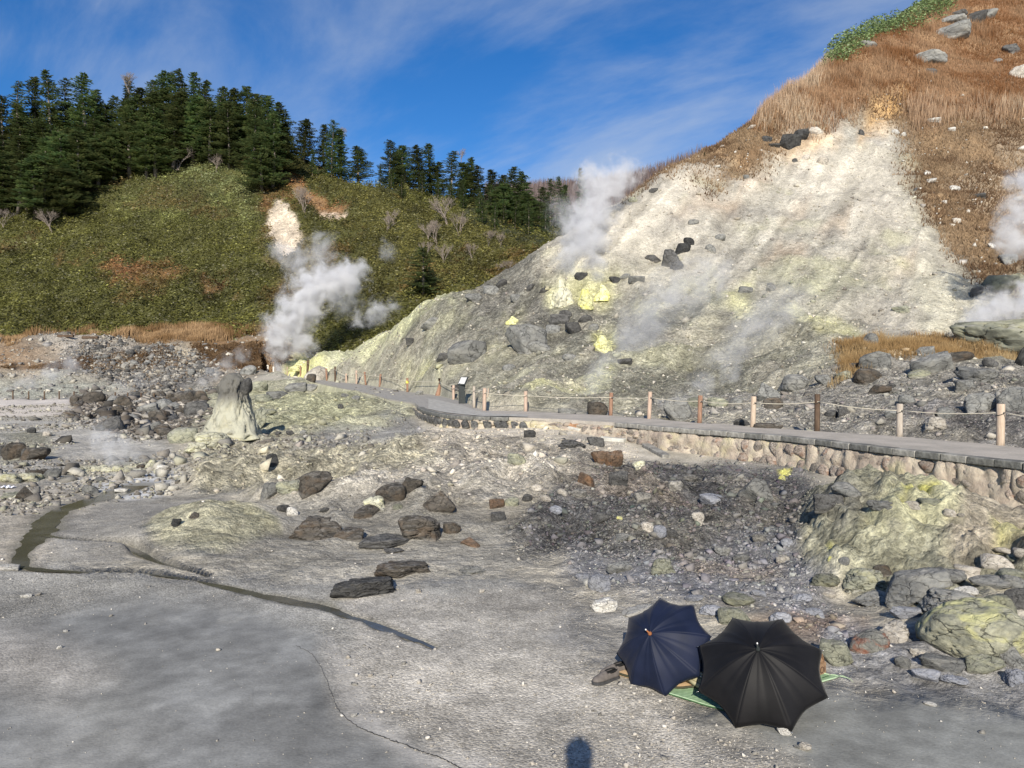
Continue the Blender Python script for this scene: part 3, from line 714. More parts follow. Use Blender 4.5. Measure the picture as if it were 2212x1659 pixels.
th2 = np.linspace(R(-46), R(14), 420); r2 = np.exp(np.linspace(math.log(92), math.log(330), 260))
T2, RR2 = np.meshgrid(th2, r2, indexing='ij'); X2 = np.sin(T2) * RR2; Y2 = np.cos(T2) * RR2
pts = np.stack([T2.ravel() * 2.2, np.log(RR2.ravel()) * 1.6], 1); q = np.zeros(len(pts))
for i in range(0, len(pts), 12000):
    c = pts[i:i + 12000]; q[i:i + 12000] = tps_k(((c[:, None] - U2[None]) ** 2).sum(2)) @ W2[:n] + W2[n] + c @ W2[n + 1:]
Z2 = q.reshape(T2.shape) * RR2
hn = sstep(100, 112, RR2)
Z2 = Z2 + hn * (.8 * noise2(X2 / 9, Y2 / 9, 201) + .5 * noise2(X2 / 3.5, Y2 / 3.5, 202) + .35 * noise2(X2 / 1.4, Y2 / 1.4, 203))
def hill_hit(px, py):
    a, b = ray(px, py); th = math.atan(a); k = b * math.cos(th); c = int(np.clip(np.searchsorted(th2, th), 0, len(th2) - 1))
    ok = np.nonzero(Z2[c] >= CAM_Z + k * r2)[0]
    if not len(ok): return None
    r = r2[ok[0]]; return Vector((math.sin(th) * r, math.cos(th) * r, Z2[c, ok[0]]))
def hill_z(x, y):
    th = math.atan2(x, y); r = math.hypot(x, y)
    c = int(np.clip(np.searchsorted(th2, th), 0, len(th2) - 1)); j = int(np.clip(np.searchsorted(r2, r), 0, len(r2) - 1)); return float(Z2[c, j])
def poly2(poly, soft=.01, warp=.02, seed=0):
    pts = []
    for p in poly:
        h = hill_hit(*p); pts.append((math.atan2(h.x, h.y), math.log(math.hypot(h.x, h.y))) if h else (math.atan(ray(p[0], 800)[0]), math.log(200)))
    s = .35; t = T2 + warp * fbm2(X2 * s, Y2 * s, 4, seed); l = np.log(RR2) + warp * 1.5 * fbm2(X2 * s + 30, Y2 * s, 4, seed + 3)
    inside = np.zeros(t.shape, bool); d = np.full(t.shape, 9.0); AS = .6
    for i in range(len(pts)):
        x0, y0 = pts[i]; x1, y1 = pts[(i + 1) % len(pts)]
        cond = (y0 > l) != (y1 > l); inside ^= cond & (t < (x1 - x0) * (l - y0) / ((y1 - y0) if y1 != y0 else 1e-9) + x0)
        ex, ey = x1 - x0, (y1 - y0) * AS; u = np.clip(((t - x0) * ex + (l - y0) * AS * ey) / (ex * ex + ey * ey + 1e-12), 0, 1)
        d = np.minimum(d, np.hypot(t - x0 - u * ex, (l - y0) * AS - u * ey))
    return sstep(-soft, soft, np.where(inside, d, -d))
C2 = np.empty(T2.shape + (3,)); C2[:] = (.085, .085, .03)
LEAFC = np.empty(T2.shape + (3,)); LEAFC[:] = (.115, .125, .034)
SASA = sstep(95, 97, RR2) * 1.0
def paint2(poly, col, leaf=None, dens=None, op=1.0, soft=.01, warp=.02, seed=0):
    global SASA
    w = poly2(poly, soft, warp, seed + int(poly[0][0])) * op
    if col is not None: C2[:] = C2 + (np.array(col) - C2) * w[..., None]
    if leaf is not None: LEAFC[:] = LEAFC + (np.array(leaf) - LEAFC) * w[..., None]
    if dens is not None: SASA = SASA + (dens - SASA) * w
paint2([(-400, 700), (0, 560), (300, 540), (560, 590), (620, 700)], None, (.105, .115, .032), op=.9, soft=.04)
paint2([(180, 420), (420, 330), (540, 340), (560, 500), (300, 480)], None, (.15, .18, .065), op=.9, soft=.03)
paint2([(350, 400), (560, 380), (540, 440), (380, 430)], None, (.21, .26, .14), op=.5, soft=.02, warp=.05)
paint2([(640, 360), (800, 420), (1000, 470), (1150, 530), (1150, 600), (900, 660), (700, 690), (620, 560), (740, 480)], None, (.125, .125, .036), op=.8, soft=.02)
paint2([(590, 520), (640, 500), (760, 590), (700, 660), (600, 640)], (.2, .14, .08), (.15, .13, .06), op=.5)
for a in ([(560, 420), (620, 410), (590, 440), (570, 480)], [(230, 560), (310, 590), (260, 605)], [(430, 600), (500, 620), (490, 640), (440, 620)], [(130, 545), (180, 560), (160, 572)], [(320, 575), (400, 590), (330, 620)], [(220, 590), (300, 600), (230, 620)]):
    paint2(a, (.20, .11, .05), (.28, .15, .06), .35, .8, .008, .03)
paint2([(575, 468), (600, 432), (622, 440), (655, 500), (640, 545), (615, 560), (585, 520)], (.58, .49, .38), None, 0, 1, .004, .008)
paint2([(610, 360), (650, 395), (700, 440), (752, 460), (720, 476), (690, 470), (640, 430), (600, 380)], (.30, .18, .09), (.35, .2, .08), .12, .95, .005, .012)
paint2([(690, 460), (752, 458), (740, 474), (700, 476)], (.55, .44, .34), None, 0, .9, .004, .008)
FOREST = [(-500, 480), (0, 475), (120, 470), (165, 445), (175, 400), (240, 375), (330, 345), (400, 315), (500, 315), (530, 340), (540, 395), (610, 400), (625, 350), (660, 365), (760, 400), (860, 425), (900, 415), (960, 420), (1000, 480), (1080, 505), (1150, 525), (1250, 560), (1400, 560), (1400, 300), (-500, 300)]
fw = poly2(FOREST, .004, .003); fw = np.maximum(fw, sstep(172, 182, RR2))
C2[:] = C2 + (np.array((.05, .055, .025)) - C2) * fw[..., None]; SASA = SASA * (1 - fw * .75)
bt = poly2([(1140, 500), (1140, 380), (1560, 330), (1560, 560), (1250, 560)], .01, .02) * sstep(190, 220, RR2)
C2[:] = C2 + (np.array((.16, .11, .075)) - C2) * np.maximum(bt, sstep(220, 250, RR2))[..., None]
C2 *= (1 + .3 * noise2(X2 / 1.8, Y2 / 1.8, 205) + .2 * noise2(X2 / .8, Y2 / .8, 206))[..., None]
nr = len(r2); i, j = np.meshgrid(np.arange(len(th2) - 1), np.arange(nr - 1), indexing='ij'); a = (i * nr + j).ravel()
FB = np.stack([a, a + 1, a + nr + 1, a + nr], 1); V2 = np.stack([X2.ravel(), Y2.ravel(), Z2.ravel()], 1)
keep = FB  # whole sheet
hill = link('wooded_hill', np_mesh('wooded_hill', V2, FB, True, np.concatenate([np.clip(C2, .01, .9).reshape(-1, 3), np.full((C2.size // 3, 1), .4)], 1)), None, SOIL)
at = hill.data.attributes.new('Rel', 'FLOAT', 'POINT'); at.data.foreach_set('value', np.full(len(V2), .8, np.float32))
tag(hill, kind='structure')
# ------------------------------------------------------------------ rocks
def ico(sub):
    bm = bmesh.new(); bmesh.ops.create_icosphere(bm, subdivisions=sub, radius=1.0)
    v = np.array([x.co[:] for x in bm.verts]); f = np.array([[x.index for x in q.verts] for q in bm.faces]); bm.free(); return v, f
ICO = {k: ico(k) for k in (1, 2, 3, 4, 5)}
def rock_verts(seed, sub, kind):
    """a convex block cut by planes, softened and roughened; fits x,y in -.5..+.5 and z in -.25..1"""
    g = np.random.default_rng(seed); v, f = ICO[sub]; d = v / np.linalg.norm(v, axis=1)[:, None]
    k, soft, amp = {'angular': (11, 26, .05), 'round': (16, 9, .07), 'slab': (10, 30, .04), 'pyramid': (7, 30, .05), 'lumpy': (14, 8, .2), 'crag': (9, 20, .16), 'shard': (7, 40, .02)}[kind]
    n = g.normal(size=(k, 3)); n /= np.linalg.norm(n, axis=1)[:, None]; h = g.uniform(.50 if kind in ('angular', 'crag', 'slab') else .62, 1.0, k) if kind != 'shard' else g.uniform(.34, .95, k)
    n = np.concatenate([n, [[0, 0, 1], [0, 0, -1], [1, 0, 0], [-1, 0, 0], [0, 1, 0], [0, -1, 0]]]); h = np.concatenate([h, [.95, .9, 1, 1, 1, 1]])
    if kind == 'pyramid':
        n = np.concatenate([n, [[.75, .2, .6], [-.7, .1, .55], [0, -.75, .6], [.1, .7, .6]]]); h = np.concatenate([h, [.5, .55, .5, .55]])
    dn = np.maximum(d @ n.T, 1e-3) / h[None]; rad = 1 / ((dn ** soft).sum(1) ** (1 / soft))
    p = d * rad[:, None]; o = g.uniform(-50, 50, 3)
    q = fbm3(p[:, 0] * 1.4 + o[0], p[:, 1] * 1.4 + o[1], p[:, 2] * 1.4 + o[2], 3, seed)
    c = np.abs(fbm3(p[:, 0] * 3 + o[1], p[:, 1] * 3 + o[2], p[:, 2] * 3 + o[0], 4, seed + 9))
    strat = np.sin(p[:, 2] * 17 + q * 5 + p[:, 0] * 3) * (.012 if kind in ('slab', 'angular', 'crag') else 0)
    e = fbm3(p[:, 0] * 9 + o[1], p[:, 1] * 9, p[:, 2] * 9 + o[0], 3, seed + 19) if sub >= 4 else 0
    p = p * (1 + amp * 1.6 * q - amp * 1.3 * (c < .07) * (1 - c / .07) + amp * .6 * c + strat + e * .025)[:, None]
    lo, hi = p.min(0), p.max(0); p = (p - (lo + hi) / 2) / (hi - lo); p[:, 2] = p[:, 2] * 1.25 + .375
    return p, f
ROCKMESH = {}
def rock_mesh(kind, idx, sub=4, mat=None):
    key = (kind, idx, sub)
    if key not in ROCKMESH:
        base = (kind, idx, sub)
        v, f = rock_verts(idx * 13 + len(kind), sub, kind)
        me = np_mesh('rock', v, f, True)
        me.materials.append(mat)
        ROCKMESH[key] = me
    return ROCKMESH[key]

def rockmat(name, a, b, stain=None, sa=0.0, dust=(.42, .40, .36), da=.5, rough=.85, glow=None):
    t = NT(name); g = t.n('ShaderNodeTexCoord').outputs['Object']; pos = t.pos(); r = t.rnd()
    off = t.n('ShaderNodeVectorMath', operation='ADD'); t.l(g, off.inputs[0])
    cv_ = t.n('ShaderNodeCombineXYZ'); t.l(t.math('MULTIPLY', r, 37.0), cv_.inputs[0]); t.l(t.math('MULTIPLY', r, 11.0), cv_.inputs[1]); t.l(cv_.outputs[0], off.inputs[1]); p = off.outputs[0]
    c = t.mix(t.ramp(t.noise(p, 3.2, 11, .74, .4), .36, .66), a, b)
    k = t.math('MULTIPLY_ADD', t.noise(p, 9, 7, .7), 1.3, .35); gk = t.n('ShaderNodeCombineColor')
    for i in range(3): t.l(k, gk.inputs[i])
    c = t.mix(1.0, c, gk.outputs[0], 'MULTIPLY')
    dv = t.n('ShaderNodeVectorMath', operation='SCALE'); dn_ = t.n('ShaderNodeTexNoise'); dn_.inputs['Scale'].default_value = 2.5; dn_.inputs['Detail'].default_value = 5; t.l(p, dn_.inputs['Vector']); t.l(dn_.outputs['Color'], dv.inputs[0]); dv.inputs['Scale'].default_value = .7
    dp_ = t.n('ShaderNodeVectorMath', operation='ADD'); t.l(p, dp_.inputs[0]); t.l(dv.outputs[0], dp_.inputs[1])
    ck = t.ramp(t.voro(dp_.outputs[0], 2.4, 'DISTANCE_TO_EDGE'), .0, .045, .38, 1); ckc = t.n('ShaderNodeCombineColor')
    for i in range(3): t.l(ck, ckc.inputs[i])
    c = t.mix(1.0, c, ckc.outputs[0], 'MULTIPLY')
    if stain: c = t.mix(t.math('MULTIPLY', t.ramp(t.noise(p, 1.5, 5, .6, .5), .50, .62), sa), c, stain)
    # pale dust settled on upward faces and crusted low down
    nrm = t.n('ShaderNodeSeparateXYZ'); t.l(t.n('ShaderNodeNewGeometry').outputs['Normal'], nrm.inputs[0])
    sz = t.n('ShaderNodeSeparateXYZ'); t.l(g, sz.inputs[0])
    low = t.ramp(t.math('ADD', sz.outputs[2], t.math('MULTIPLY', t.noise(p, 4, 5), .35)), .10, .34, 1, 0)
    up = t.math('MULTIPLY', t.ramp(nrm.outputs[2], .5, .95), t.ramp(t.noise(p, 5, 7, .7), .46, .62))
    c = t.mix(t.math('MULTIPLY', t.math('MAXIMUM', up, low), da), c, dust)
    hue = t.n('ShaderNodeHueSaturation'); t.l(c, hue.inputs['Color']); t.l(t.math('MULTIPLY_ADD', r, .5, .75), hue.inputs['Value'])
    bh = t.math('ADD', t.noise(p, 5, 10, .72), t.math('MULTIPLY', ck, .35))
    t.bsdf(hue.outputs[0], rough, .25, bh, .7, .12)
    return t.m
RM = {
    'brown': rockmat('brown_rock', (.055, .050, .043), (.115, .10, .082), (.17, .115, .07), .3, da=.35),
    'dark': rockmat('dark_rock', (.06, .058, .056), (.12, .118, .112), None, 0, da=.3),
    'grey': rockmat('grey_rock', (.15, .15, .143), (.25, .25, .235), (.36, .35, .31), .4, da=.45),
    'olive': rockmat('olive_rock', (.18, .185, .145), (.29, .29, .22), (.42, .41, .27), .5, da=.5),
    'pale': rockmat('pale_rock', (.42, .38, .32), (.60, .56, .49), (.35, .30, .25), .4, da=.4, dust=(.6, .57, .52)),
    'white': rockmat('white_rock', (.55, .53, .48), (.72, .70, .65), (.45, .40, .34), .3, da=.3, dust=(.6, .57, .52)),
    'rust': rockmat('rusty_rock', (.12, .085, .06), (.20, .13, .085), (.26, .14, .07), .5, da=.3),
    'blue': rockmat('bluish_rock', (.27, .28, .31), (.37, .38, .42), (.45, .45, .46), .5, da=.3, dust=(.45, .45, .46)),
    'yellow': rockmat('sulfur_rock', (.45, .44, .34), (.64, .62, .48), (.72, .70, .36), .4, da=.2, dust=(.65, .62, .45)),
    'sulfur': rockmat('bright_sulfur', (.58, .57, .30), (.68, .67, .36), (.74, .71, .20), .8, da=.1, dust=(.7, .68, .5)),
    'stained': rockmat('stained_boulder', (.27, .27, .21), (.50, .485, .35), (.68, .66, .32), .85, da=.4, dust=(.5, .48, .38)),
    'patched': rockmat('patched_rock', (.17, .17, .155), (.28, .275, .24), (.30, .12, .07), .75, da=.4),
    'black': rockmat('black_rock', (.03, .03, .03), (.075, .075, .072), None, 0, da=.15),
    'mixed': rockmat('mixed_rubble', (.13, .125, .115), (.36, .34, .30), (.45, .42, .36), .6, da=.4),
}
def own_mat(o, mat):
    o.material_slots[0].link = 'OBJECT'; o.material_slots[0].material = mat; return o
rock_count = 0
def boulder(cx, base, w, h, kind, mat, label=None, group=None, name='boulder', rz=None, tilt=0.0, sub=None, deep=None, sink=0.0, cat=None, lean=0.0, bury=.10):
    global rock_count
    hit = near_hit(cx, base)
    if hit is None: return None
    p, r = hit; dpx = math.hypot(p.x, p.y)
    W = w * p.y / F; 
    # apparent height to real height: the sight line looks down by a little
    down = max(0.0, (base - 800) / F); D = (deep or .8) * W
    H = max(h * p.y / F - D * down * .5, W * .18)
    g = random.Random(int(cx * 31 + base * 7))
    az = math.atan2(p.x, p.y)
    if sub is None: sub = 5 if w > 90 else 4 if w > 30 else 3
    me = rock_mesh(kind, g.randrange(5), sub, RM[mat])
    o = own_mat(link(name, me), RM[mat])
    o.location = (p.x + math.sin(az) * D * .38, p.y + math.cos(az) * D * .38, zat(p.x + math.sin(az) * D * .3, p.y + math.cos(az) * D * .3) * .5 + p.z * .5 - (sink + bury) * H)
    rr = rz if rz is not None else g.choice((0, math.pi)) + g.uniform(-.35, .35)
    o.rotation_euler = (g.uniform(-.12, .12), tilt + g.uniform(-.06, .06), -az + rr)
    o.scale = (W * 1.06, D, H)
    tag(o, label, cat or ('rock' if name == 'boulder' else None), group)
    rock_count += 1
    return o

B = [
 # middle distance, among the flats left of centre
 (680, 1068, 66, 50, 'angular', 'brown', 'big rusty brown boulder with slanting top and shadow at its right, middle left', .35),
 (582, 1077, 36, 38, 'angular', 'grey', 'grey pointed rock at left end of the row with the big rusty boulder'),
 (624, 1067, 52, 32, 'lumpy', 'olive', 'low tan lump wedged between grey rock and big rusty boulder'),
 (808, 1101, 46, 32, 'crag', 'yellow', 'cracked yellowish crusted rock left of the round dark boulder'),
 (792, 1118, 54, 28, 'round', 'brown', 'grey brown rock under the cracked yellowish rock'),
 (845, 1084, 66, 42, 'round', 'brown', 'round dark brown boulder with dark shadow to its right, centre left'),
 (888, 1062, 50, 36, 'crag', 'brown', 'mottled brown rock behind the round dark boulder'),
 (860, 1100, 22, 13, 'round', 'olive', 'small tan stone below the round dark boulder'),
 (950, 1107, 76, 52, 'pyramid', 'brown', 'dark pyramid shaped boulder with pointed top, centre'),
 (907, 1165, 94, 60, 'lumpy', 'brown', 'largest dark brown two humped boulder near the centre'),
 (976, 1153, 38, 28, 'round', 'brown', 'small brown rock just right of the two humped boulder'),
 (680, 1167, 108, 55, 'crag', 'brown', 'wide craggy brown boulder right of the yellow mound'),
 (752, 1167, 68, 31, 'slab', 'brown', 'flat brown slab leaning right of the craggy boulder'),
 (834, 1185, 98, 31, 'slab', 'dark', 'long flat dark slab below the flat brown slab'),
 (1016, 1181, 44, 23, 'pyramid', 'rust', 'small rock with rusty orange tip, lying alone'),
 (1077, 1126, 31, 23, 'angular', 'dark', 'small dark rock at left edge of the dark rubble'),
 (1074, 1098, 32, 23, 'angular', 'rust', 'orange brown stone above the small dark rock'),
 (1105, 1094, 30, 22, 'round', 'olive', 'tan grey stone right of the orange brown stone'),
 (1139, 1084, 24, 18, 'round', 'dark', 'dark round stone in pale scree above the dark rubble'),
 (868, 1248, 124, 42, 'crag', 'brown', 'long brown rock with ochre right end beside the stream'),
 (785, 1291, 136, 52, 'crag', 'dark', 'long grey black rock lying at the stream edge'),
 (632, 1113, 24, 22, 'round', 'white', 'pale round stone perched on dark low rock'),
 (612, 1106, 28, 18, 'round', 'dark', 'dark stone touching the pale round stone'),
 (700, 1108, 22, 13, 'angular', 'dark', 'little dark stone behind the craggy boulder'),
 (905, 1281, 13, 11, 'angular', 'pale', 'small white stone at right end of the long stream rock'),
 (1042, 1280, 12, 9, 'angular', 'pale'), (850, 1195, 44, 14, 'slab', 'dark', 'thin dark blade of rock below the long flat slab'),
 (1020, 1240, 56, 20, 'lumpy', 'grey', 'low grey hump half buried in gravel at centre'),
 (1145, 945, 26, 18, 'angular', 'dark', 'small dark stone lying below the broken kerb'),
 (1232, 968, 64, 21, 'lumpy', 'dark', 'low dark lumpy rock below the path, left of a rounder one'),
 (1286, 963, 37, 24, 'angular', 'dark', 'rounded dark rock just below the path kerb'),
 (1300, 1001, 44, 32, 'angular', 'rust', 'rust red block below the path, left half of a pair'),
 (1326, 1010, 36, 42, 'angular', 'rust', 'rust red and grey block leaning on its neighbour'),
 (1379, 1015, 28, 24, 'crag', 'yellow', 'small yellow streaked rock right of the rust red pair'),
 (1264, 1048, 38, 30, 'slab', 'rust', 'tan rusty slab with black shadow beneath it', None, -.3),
 (1335, 1055, 40, 38, 'angular', 'dark', 'upright dark olive block in the dark rubble'),
 (1622, 1086, 62, 60, 'slab', 'grey', 'tilted grey slab with a rust spot near its top', None, .75),
 (1336, 1238, 52, 31, 'angular', 'grey', 'grey rock with ochre right end on the bluish mud'),
 (1294, 1278, 48, 42, 'round', 'blue', 'rounded blue grey boulder at the gravel edge'),
 (1258, 1256, 30, 20, 'lumpy', 'blue', 'low bluish stone left of the rounded blue grey boulder'),
 (1431, 1240, 52, 40, 'lumpy', 'olive', 'brown grey lump with yellow foot on the bluish mud'),
 (1306, 1323, 50, 36, 'crag', 'white', 'crumbly white rock left of the white flat stone'),
 (1284, 1318, 20, 16, 'crag', 'pale', 'smaller crumbly bit beside the crumbly white rock'),
 (1380, 1331, 72, 26, 'slab', 'white', 'long flat white stone behind the navy umbrella', None, .12),
 (1592, 1310, 72, 30, 'round', 'olive', 'olive grey boulder, upper one of the pair behind the umbrellas'),
 (1586, 1350, 66, 46, 'round', 'olive', 'olive grey boulder, lower one touching the black umbrella'),
 (1684, 1350, 48, 32, 'lumpy', 'blue', 'bluish white lump behind the black umbrella'),
 (1535, 1330, 50, 28, 'lumpy', 'blue', 'pale bluish crust between the umbrellas'),
 (1508, 1132, 24, 28, 'angular', 'pale', 'upright pale block in the dark rubble'),
 (1399, 1149, 26, 24, 'round', 'pale', 'pale mauve stone in the dark rubble'),
 (1425, 1160, 28, 26, 'round', 'blue', 'blue grey stone right of the pale mauve stone'),
 (1117, 1004, 40, 28, 'round', 'olive', 'olive brown rounded rock in the pink scree'),
 (1298, 1131, 40, 26, 'angular', 'dark', 'dark block beside the small yellow spot'),
 (1560, 1200, 34, 22, 'lumpy', 'grey'), (1460, 1060, 30, 22, 'angular', 'mixed'), (1490, 1040, 36, 16, 'round', 'mixed'), (1540, 1090, 56, 24, 'slab', 'blue', 'bluish white flat slab left of the tilted slab'),
 (1250, 1075, 34, 20, 'round', 'mixed'), (1200, 1110, 26, 18, 'round', 'blue'), (1390, 1085, 36, 22, 'angular', 'mixed'), (1450, 1160, 30, 20, 'round', 'dark'),
 (1180, 1085, 22, 16, 'round', 'pale'), (1215, 1070, 22, 16, 'round', 'pale'), (1160, 1060, 24, 14, 'round', 'pale'), (1345, 1170, 28, 20, 'angular', 'grey'),
 (1640, 1170, 30, 20, 'round', 'mixed'), (1700, 1180, 26, 20, 'round', 'blue'), (1690, 1215, 30, 18, 'lumpy', 'pale'), (1600, 1215, 36, 20, 'lumpy', 'grey'), (1500, 1300, 40, 16, 'lumpy', 'blue'),
 (1640, 1290, 34, 18, 'lumpy', 'blue'), (1730, 1300, 44, 22, 'lumpy', 'blue'), (1760, 1330, 40, 18, 'round', 'blue'), (1790, 1290, 30, 16, 'lumpy', 'pale'),
 # heap at the right
 (1985, 1302, 132, 84, 'angular', 'grey', 'large smooth grey boulder leaning above the yellow stained boulder', .2, -.25),
 (2040, 1262, 80, 40, 'round', 'grey', 'grey boulder back behind the large smooth grey one'),
 (2092, 1418, 214, 138, 'round', 'stained', 'huge rounded boulder stained pale yellow, right edge heap'),
 (2060, 1330, 150, 60, 'lumpy', 'grey', 'grey crusted top of the yellow stained boulder heap'),
 (2160, 1360, 80, 90, 'round', 'olive', 'olive boulder against the right side of the yellow stained boulder'),
 (1878, 1409, 78, 56, 'round', 'patched', 'grey boulder with a brick red patch on its face', None),
 (1806, 1438, 70, 60, 'angular', 'olive', 'grey angular boulder just right of the black umbrella'),
 (1891, 1308, 92, 38, 'crag', 'grey', 'brown grey craggy rock left of the large smooth grey boulder'),
 (1955, 1340, 60, 34, 'angular', 'blue', 'pale bluish block under the large smooth grey boulder'),
 (1930, 1388, 66, 56, 'crag', 'pale', 'crumbly pale rock right of the red patched boulder'),
 (2036, 1452, 78, 38, 'angular', 'grey', 'grey block in front of the yellow stained boulder'),
 (2000, 1474, 54, 34, 'angular', 'blue', 'bluish block at the foot of the grey block'),
 (2124, 1458, 72, 46, 'angular', 'olive', 'grey green block at lower right of the heap'),
 (2190, 1440, 50, 50, 'angular', 'grey'), (2195, 1480, 44, 38, 'lumpy', 'blue'), (1990, 1425, 44, 28, 'crag', 'pale'), (2060, 1480, 60, 22, 'lumpy', 'blue'), (1950, 1442, 32, 28, 'round', 'grey'),
 (2154, 1234, 60, 40, 'round', 'pale', 'pale smooth boulder, topmost of the stack at right edge'),
 (2096, 1258, 64, 38, 'round', 'pale', 'pale tan boulder left in the stack at right edge'),
 (2136, 1268, 74, 26, 'round', 'grey', 'grey oval boulder below the pale tan one'),
 (2182, 1246, 56, 26, 'round', 'olive', 'grey flat boulder under the topmost pale one'),
 (2192, 1274, 52, 34, 'round', 'grey', 'grey boulder low in the stack at right edge'),
 (2204, 1316, 60, 52, 'round', 'dark', 'dark grey boulder cut by the right edge of the view'),
 (2086, 1285, 44, 18, 'round', 'white', 'small white flat stone between grey boulders'),
 (2170, 1200, 40, 16, 'round', 'pale'), (2205, 1205, 30, 22, 'round', 'pale'), (2188, 1215, 26, 16, 'round', 'olive'),
 (1906, 1246, 38, 26, 'round', 'brown', 'brown oval stone sitting on the mound flank'),
 (1823, 1222, 22, 18, 'round', 'grey', 'small grey stone next to a yellow spot on the mound'),
 (1868, 1275, 94, 54, 'lumpy', 'olive', 'ochre green lump at the foot of the mound'),
 (1780, 1268, 60, 34, 'lumpy', 'olive', 'purplish lump at left foot of the mound'),
 (1970, 1098, 34, 18, 'round', 'pale', 'pale oval stone in the yellow hollow of the mound'),
 (2053, 1118, 27, 19, 'round', 'pale', 'cream oval stone right of the yellow hollow'),
 (2075, 1120, 16, 9, 'round', 'pale'), (2010, 1088, 44, 16, 'round', 'olive', 'flat olive stone beside the yellow hollow'),
 (1900, 1105, 50, 24, 'lumpy', 'grey'), (1790, 1105, 60, 40, 'angular', 'dark', 'dark grey block on the left shoulder of the mound'), (1830, 1075, 60, 30, 'angular', 'grey', 'grey flat topped block at the top left of the mound'),
 # beyond the fence
 (1465, 910, 64, 50, 'angular', 'grey', 'grey boulder beside the path between two posts'),
 (1291, 897, 42, 34, 'round', 'brown', 'round dark boulder by the post, behind the path'),
 (1225, 895, 38, 14, 'round', 'grey', 'low rounded grey stone beside the path'),
 (1882, 750, 32, 33, 'round', 'grey', 'egg shaped grey boulder standing on the pale slope'),
 (1890, 796, 62, 40, 'slab', 'grey', 'layered pale grey rock above dry grass'),
 (1871, 832, 60, 38, 'round', 'brown', 'dark brown boulder overhanging in dry grass'),
 (2017, 808, 80, 46, 'angular', 'grey', 'large pale grey boulder in dry grass strip', None, .25),
 (1999, 768, 34, 22, 'round', 'grey', 'small dark stone sitting on the large pale grey boulder'),
 (1985, 815, 44, 18, 'round', 'olive'),
 (1663, 862, 48, 44, 'pyramid', 'grey', 'grey pointed boulder, left of a pair beyond the fence', None, -.3),
 (1716, 845, 64, 40, 'round', 'grey', 'rounded grey boulder, right of a pair beyond the fence'),
 (1670, 883, 42, 27, 'round', 'brown', 'brownish boulder in front of the grey pair'),
 (2168, 765, 200, 76, 'crag', 'olive', 'huge cracked dome rock at the right edge below the steam'),
 (2072, 780, 58, 20, 'round', 'brown'), (2140, 793, 30, 22, 'round', 'dark'), (2210, 793, 36, 46, 'angular', 'black', 'black rock cut by the right edge of the view'),
 (2108, 824, 84, 34, 'lumpy', 'grey', 'grey brown lump in front of the dry grass'),
 (2085, 846, 42, 24, 'angular', 'grey', 'small angular rock above the big brown grey boulder'),
 (2118, 885, 60, 42, 'round', 'grey', 'brown grey boulder with shadow at left, beyond the fence'),
 (1794, 900, 28, 16, 'round', 'dark'), (1823, 897, 24, 18, 'angular', 'dark', 'dark cubic stone right of the dark post'),
 (2020, 932, 44, 34, 'lumpy', 'pale'), (1602, 921, 34, 20, 'round', 'dark', 'half dark stone left of a long low one by the path'), (1660, 928, 60, 17, 'round', 'brown', 'long low brown stone lying beside the path'),
 (1845, 800, 34, 16, 'round', 'dark'), (1922, 840, 22, 14, 'round', 'dark'), (1900, 850, 44, 20, 'angular', 'brown'), (1550, 880, 44, 22, 'round', 'olive'), (1590, 875, 30, 18, 'round', 'grey'), (1500, 880, 36, 24, 'round', 'olive'),
 (1780, 830, 34, 22, 'angular', 'grey'), (1820, 820, 36, 20, 'crag', 'olive'), (2190, 890, 60, 60, 'round', 'grey'), (1960, 870, 34, 20, 'round', 'grey'), (2040, 905, 40, 26, 'round', 'grey'), (1930, 905, 36, 20, 'angular', 'grey'),
 (2155, 635, 76, 42, 'angular', 'olive', 'square pale green block beneath the dark hollow at right', 0.0, 0.0), (2200, 622, 50, 32, 'round', 'olive'), (2178, 570, 36, 22, 'angular', 'grey'),
 (2110, 640, 24, 24, 'angular', 'dark'), (1611, 633, 28, 16, 'angular', 'grey'), (1667, 629, 22, 20, 'angular', 'grey'), (1948, 678, 38, 18, 'crag', 'olive'),
 # lower slope
 (1011, 785, 84, 52, 'slab', 'grey', 'big slabby grey boulder with undercut base on the slope', None, -.12),
 (1140, 762, 86, 66, 'angular', 'grey', 'big blocky grey boulder with sharp edge on the slope'),
 (1165, 762, 56, 26, 'round', 'grey', 'smaller grey boulder leaning against the blocky one'),
 (931, 712, 46, 25, 'angular', 'grey', 'dark grey boulder left on the slope crest'),
 (1062, 638, 34, 20, 'round', 'grey', 'grey rounded rock below the white crest'), (1084, 620, 26, 18, 'angular', 'dark', 'dark rock above the grey rounded one at the crest'),
 (1026, 653, 42, 18, 'angular', 'grey'), (1115, 651, 24, 17, 'round', 'grey'), (1175, 634, 22, 15, 'angular', 'dark'), (1146, 630, 20, 17, 'angular', 'dark'),
 (1210, 702, 40, 24, 'angular', 'dark'), (1240, 720, 34, 26, 'angular', 'dark', 'black block in the cluster right of the blocky boulder'), (1222, 690, 28, 20, 'round', 'dark'), (1262, 700, 34, 18, 'angular', 'dark'), (1280, 715, 26, 16, 'angular', 'grey'), (1195, 722, 30, 20, 'angular', 'grey'),
 (1255, 608, 28, 18, 'angular', 'black', 'black rock between the sulfur towers'), (1328, 611, 24, 14, 'angular', 'black'), (1350, 606, 30, 14, 'angular', 'grey'), (1375, 612, 34, 16, 'angular', 'grey'),
 (1449, 578, 42, 42, 'angular', 'dark', 'tallest dark block of the cluster high on the slope'), (1475, 548, 34, 24, 'angular', 'black'), (1412, 566, 34, 16, 'angular', 'dark'), (1490, 530, 24, 18, 'angular', 'black'), (1460, 585, 30, 22, 'angular', 'dark'),
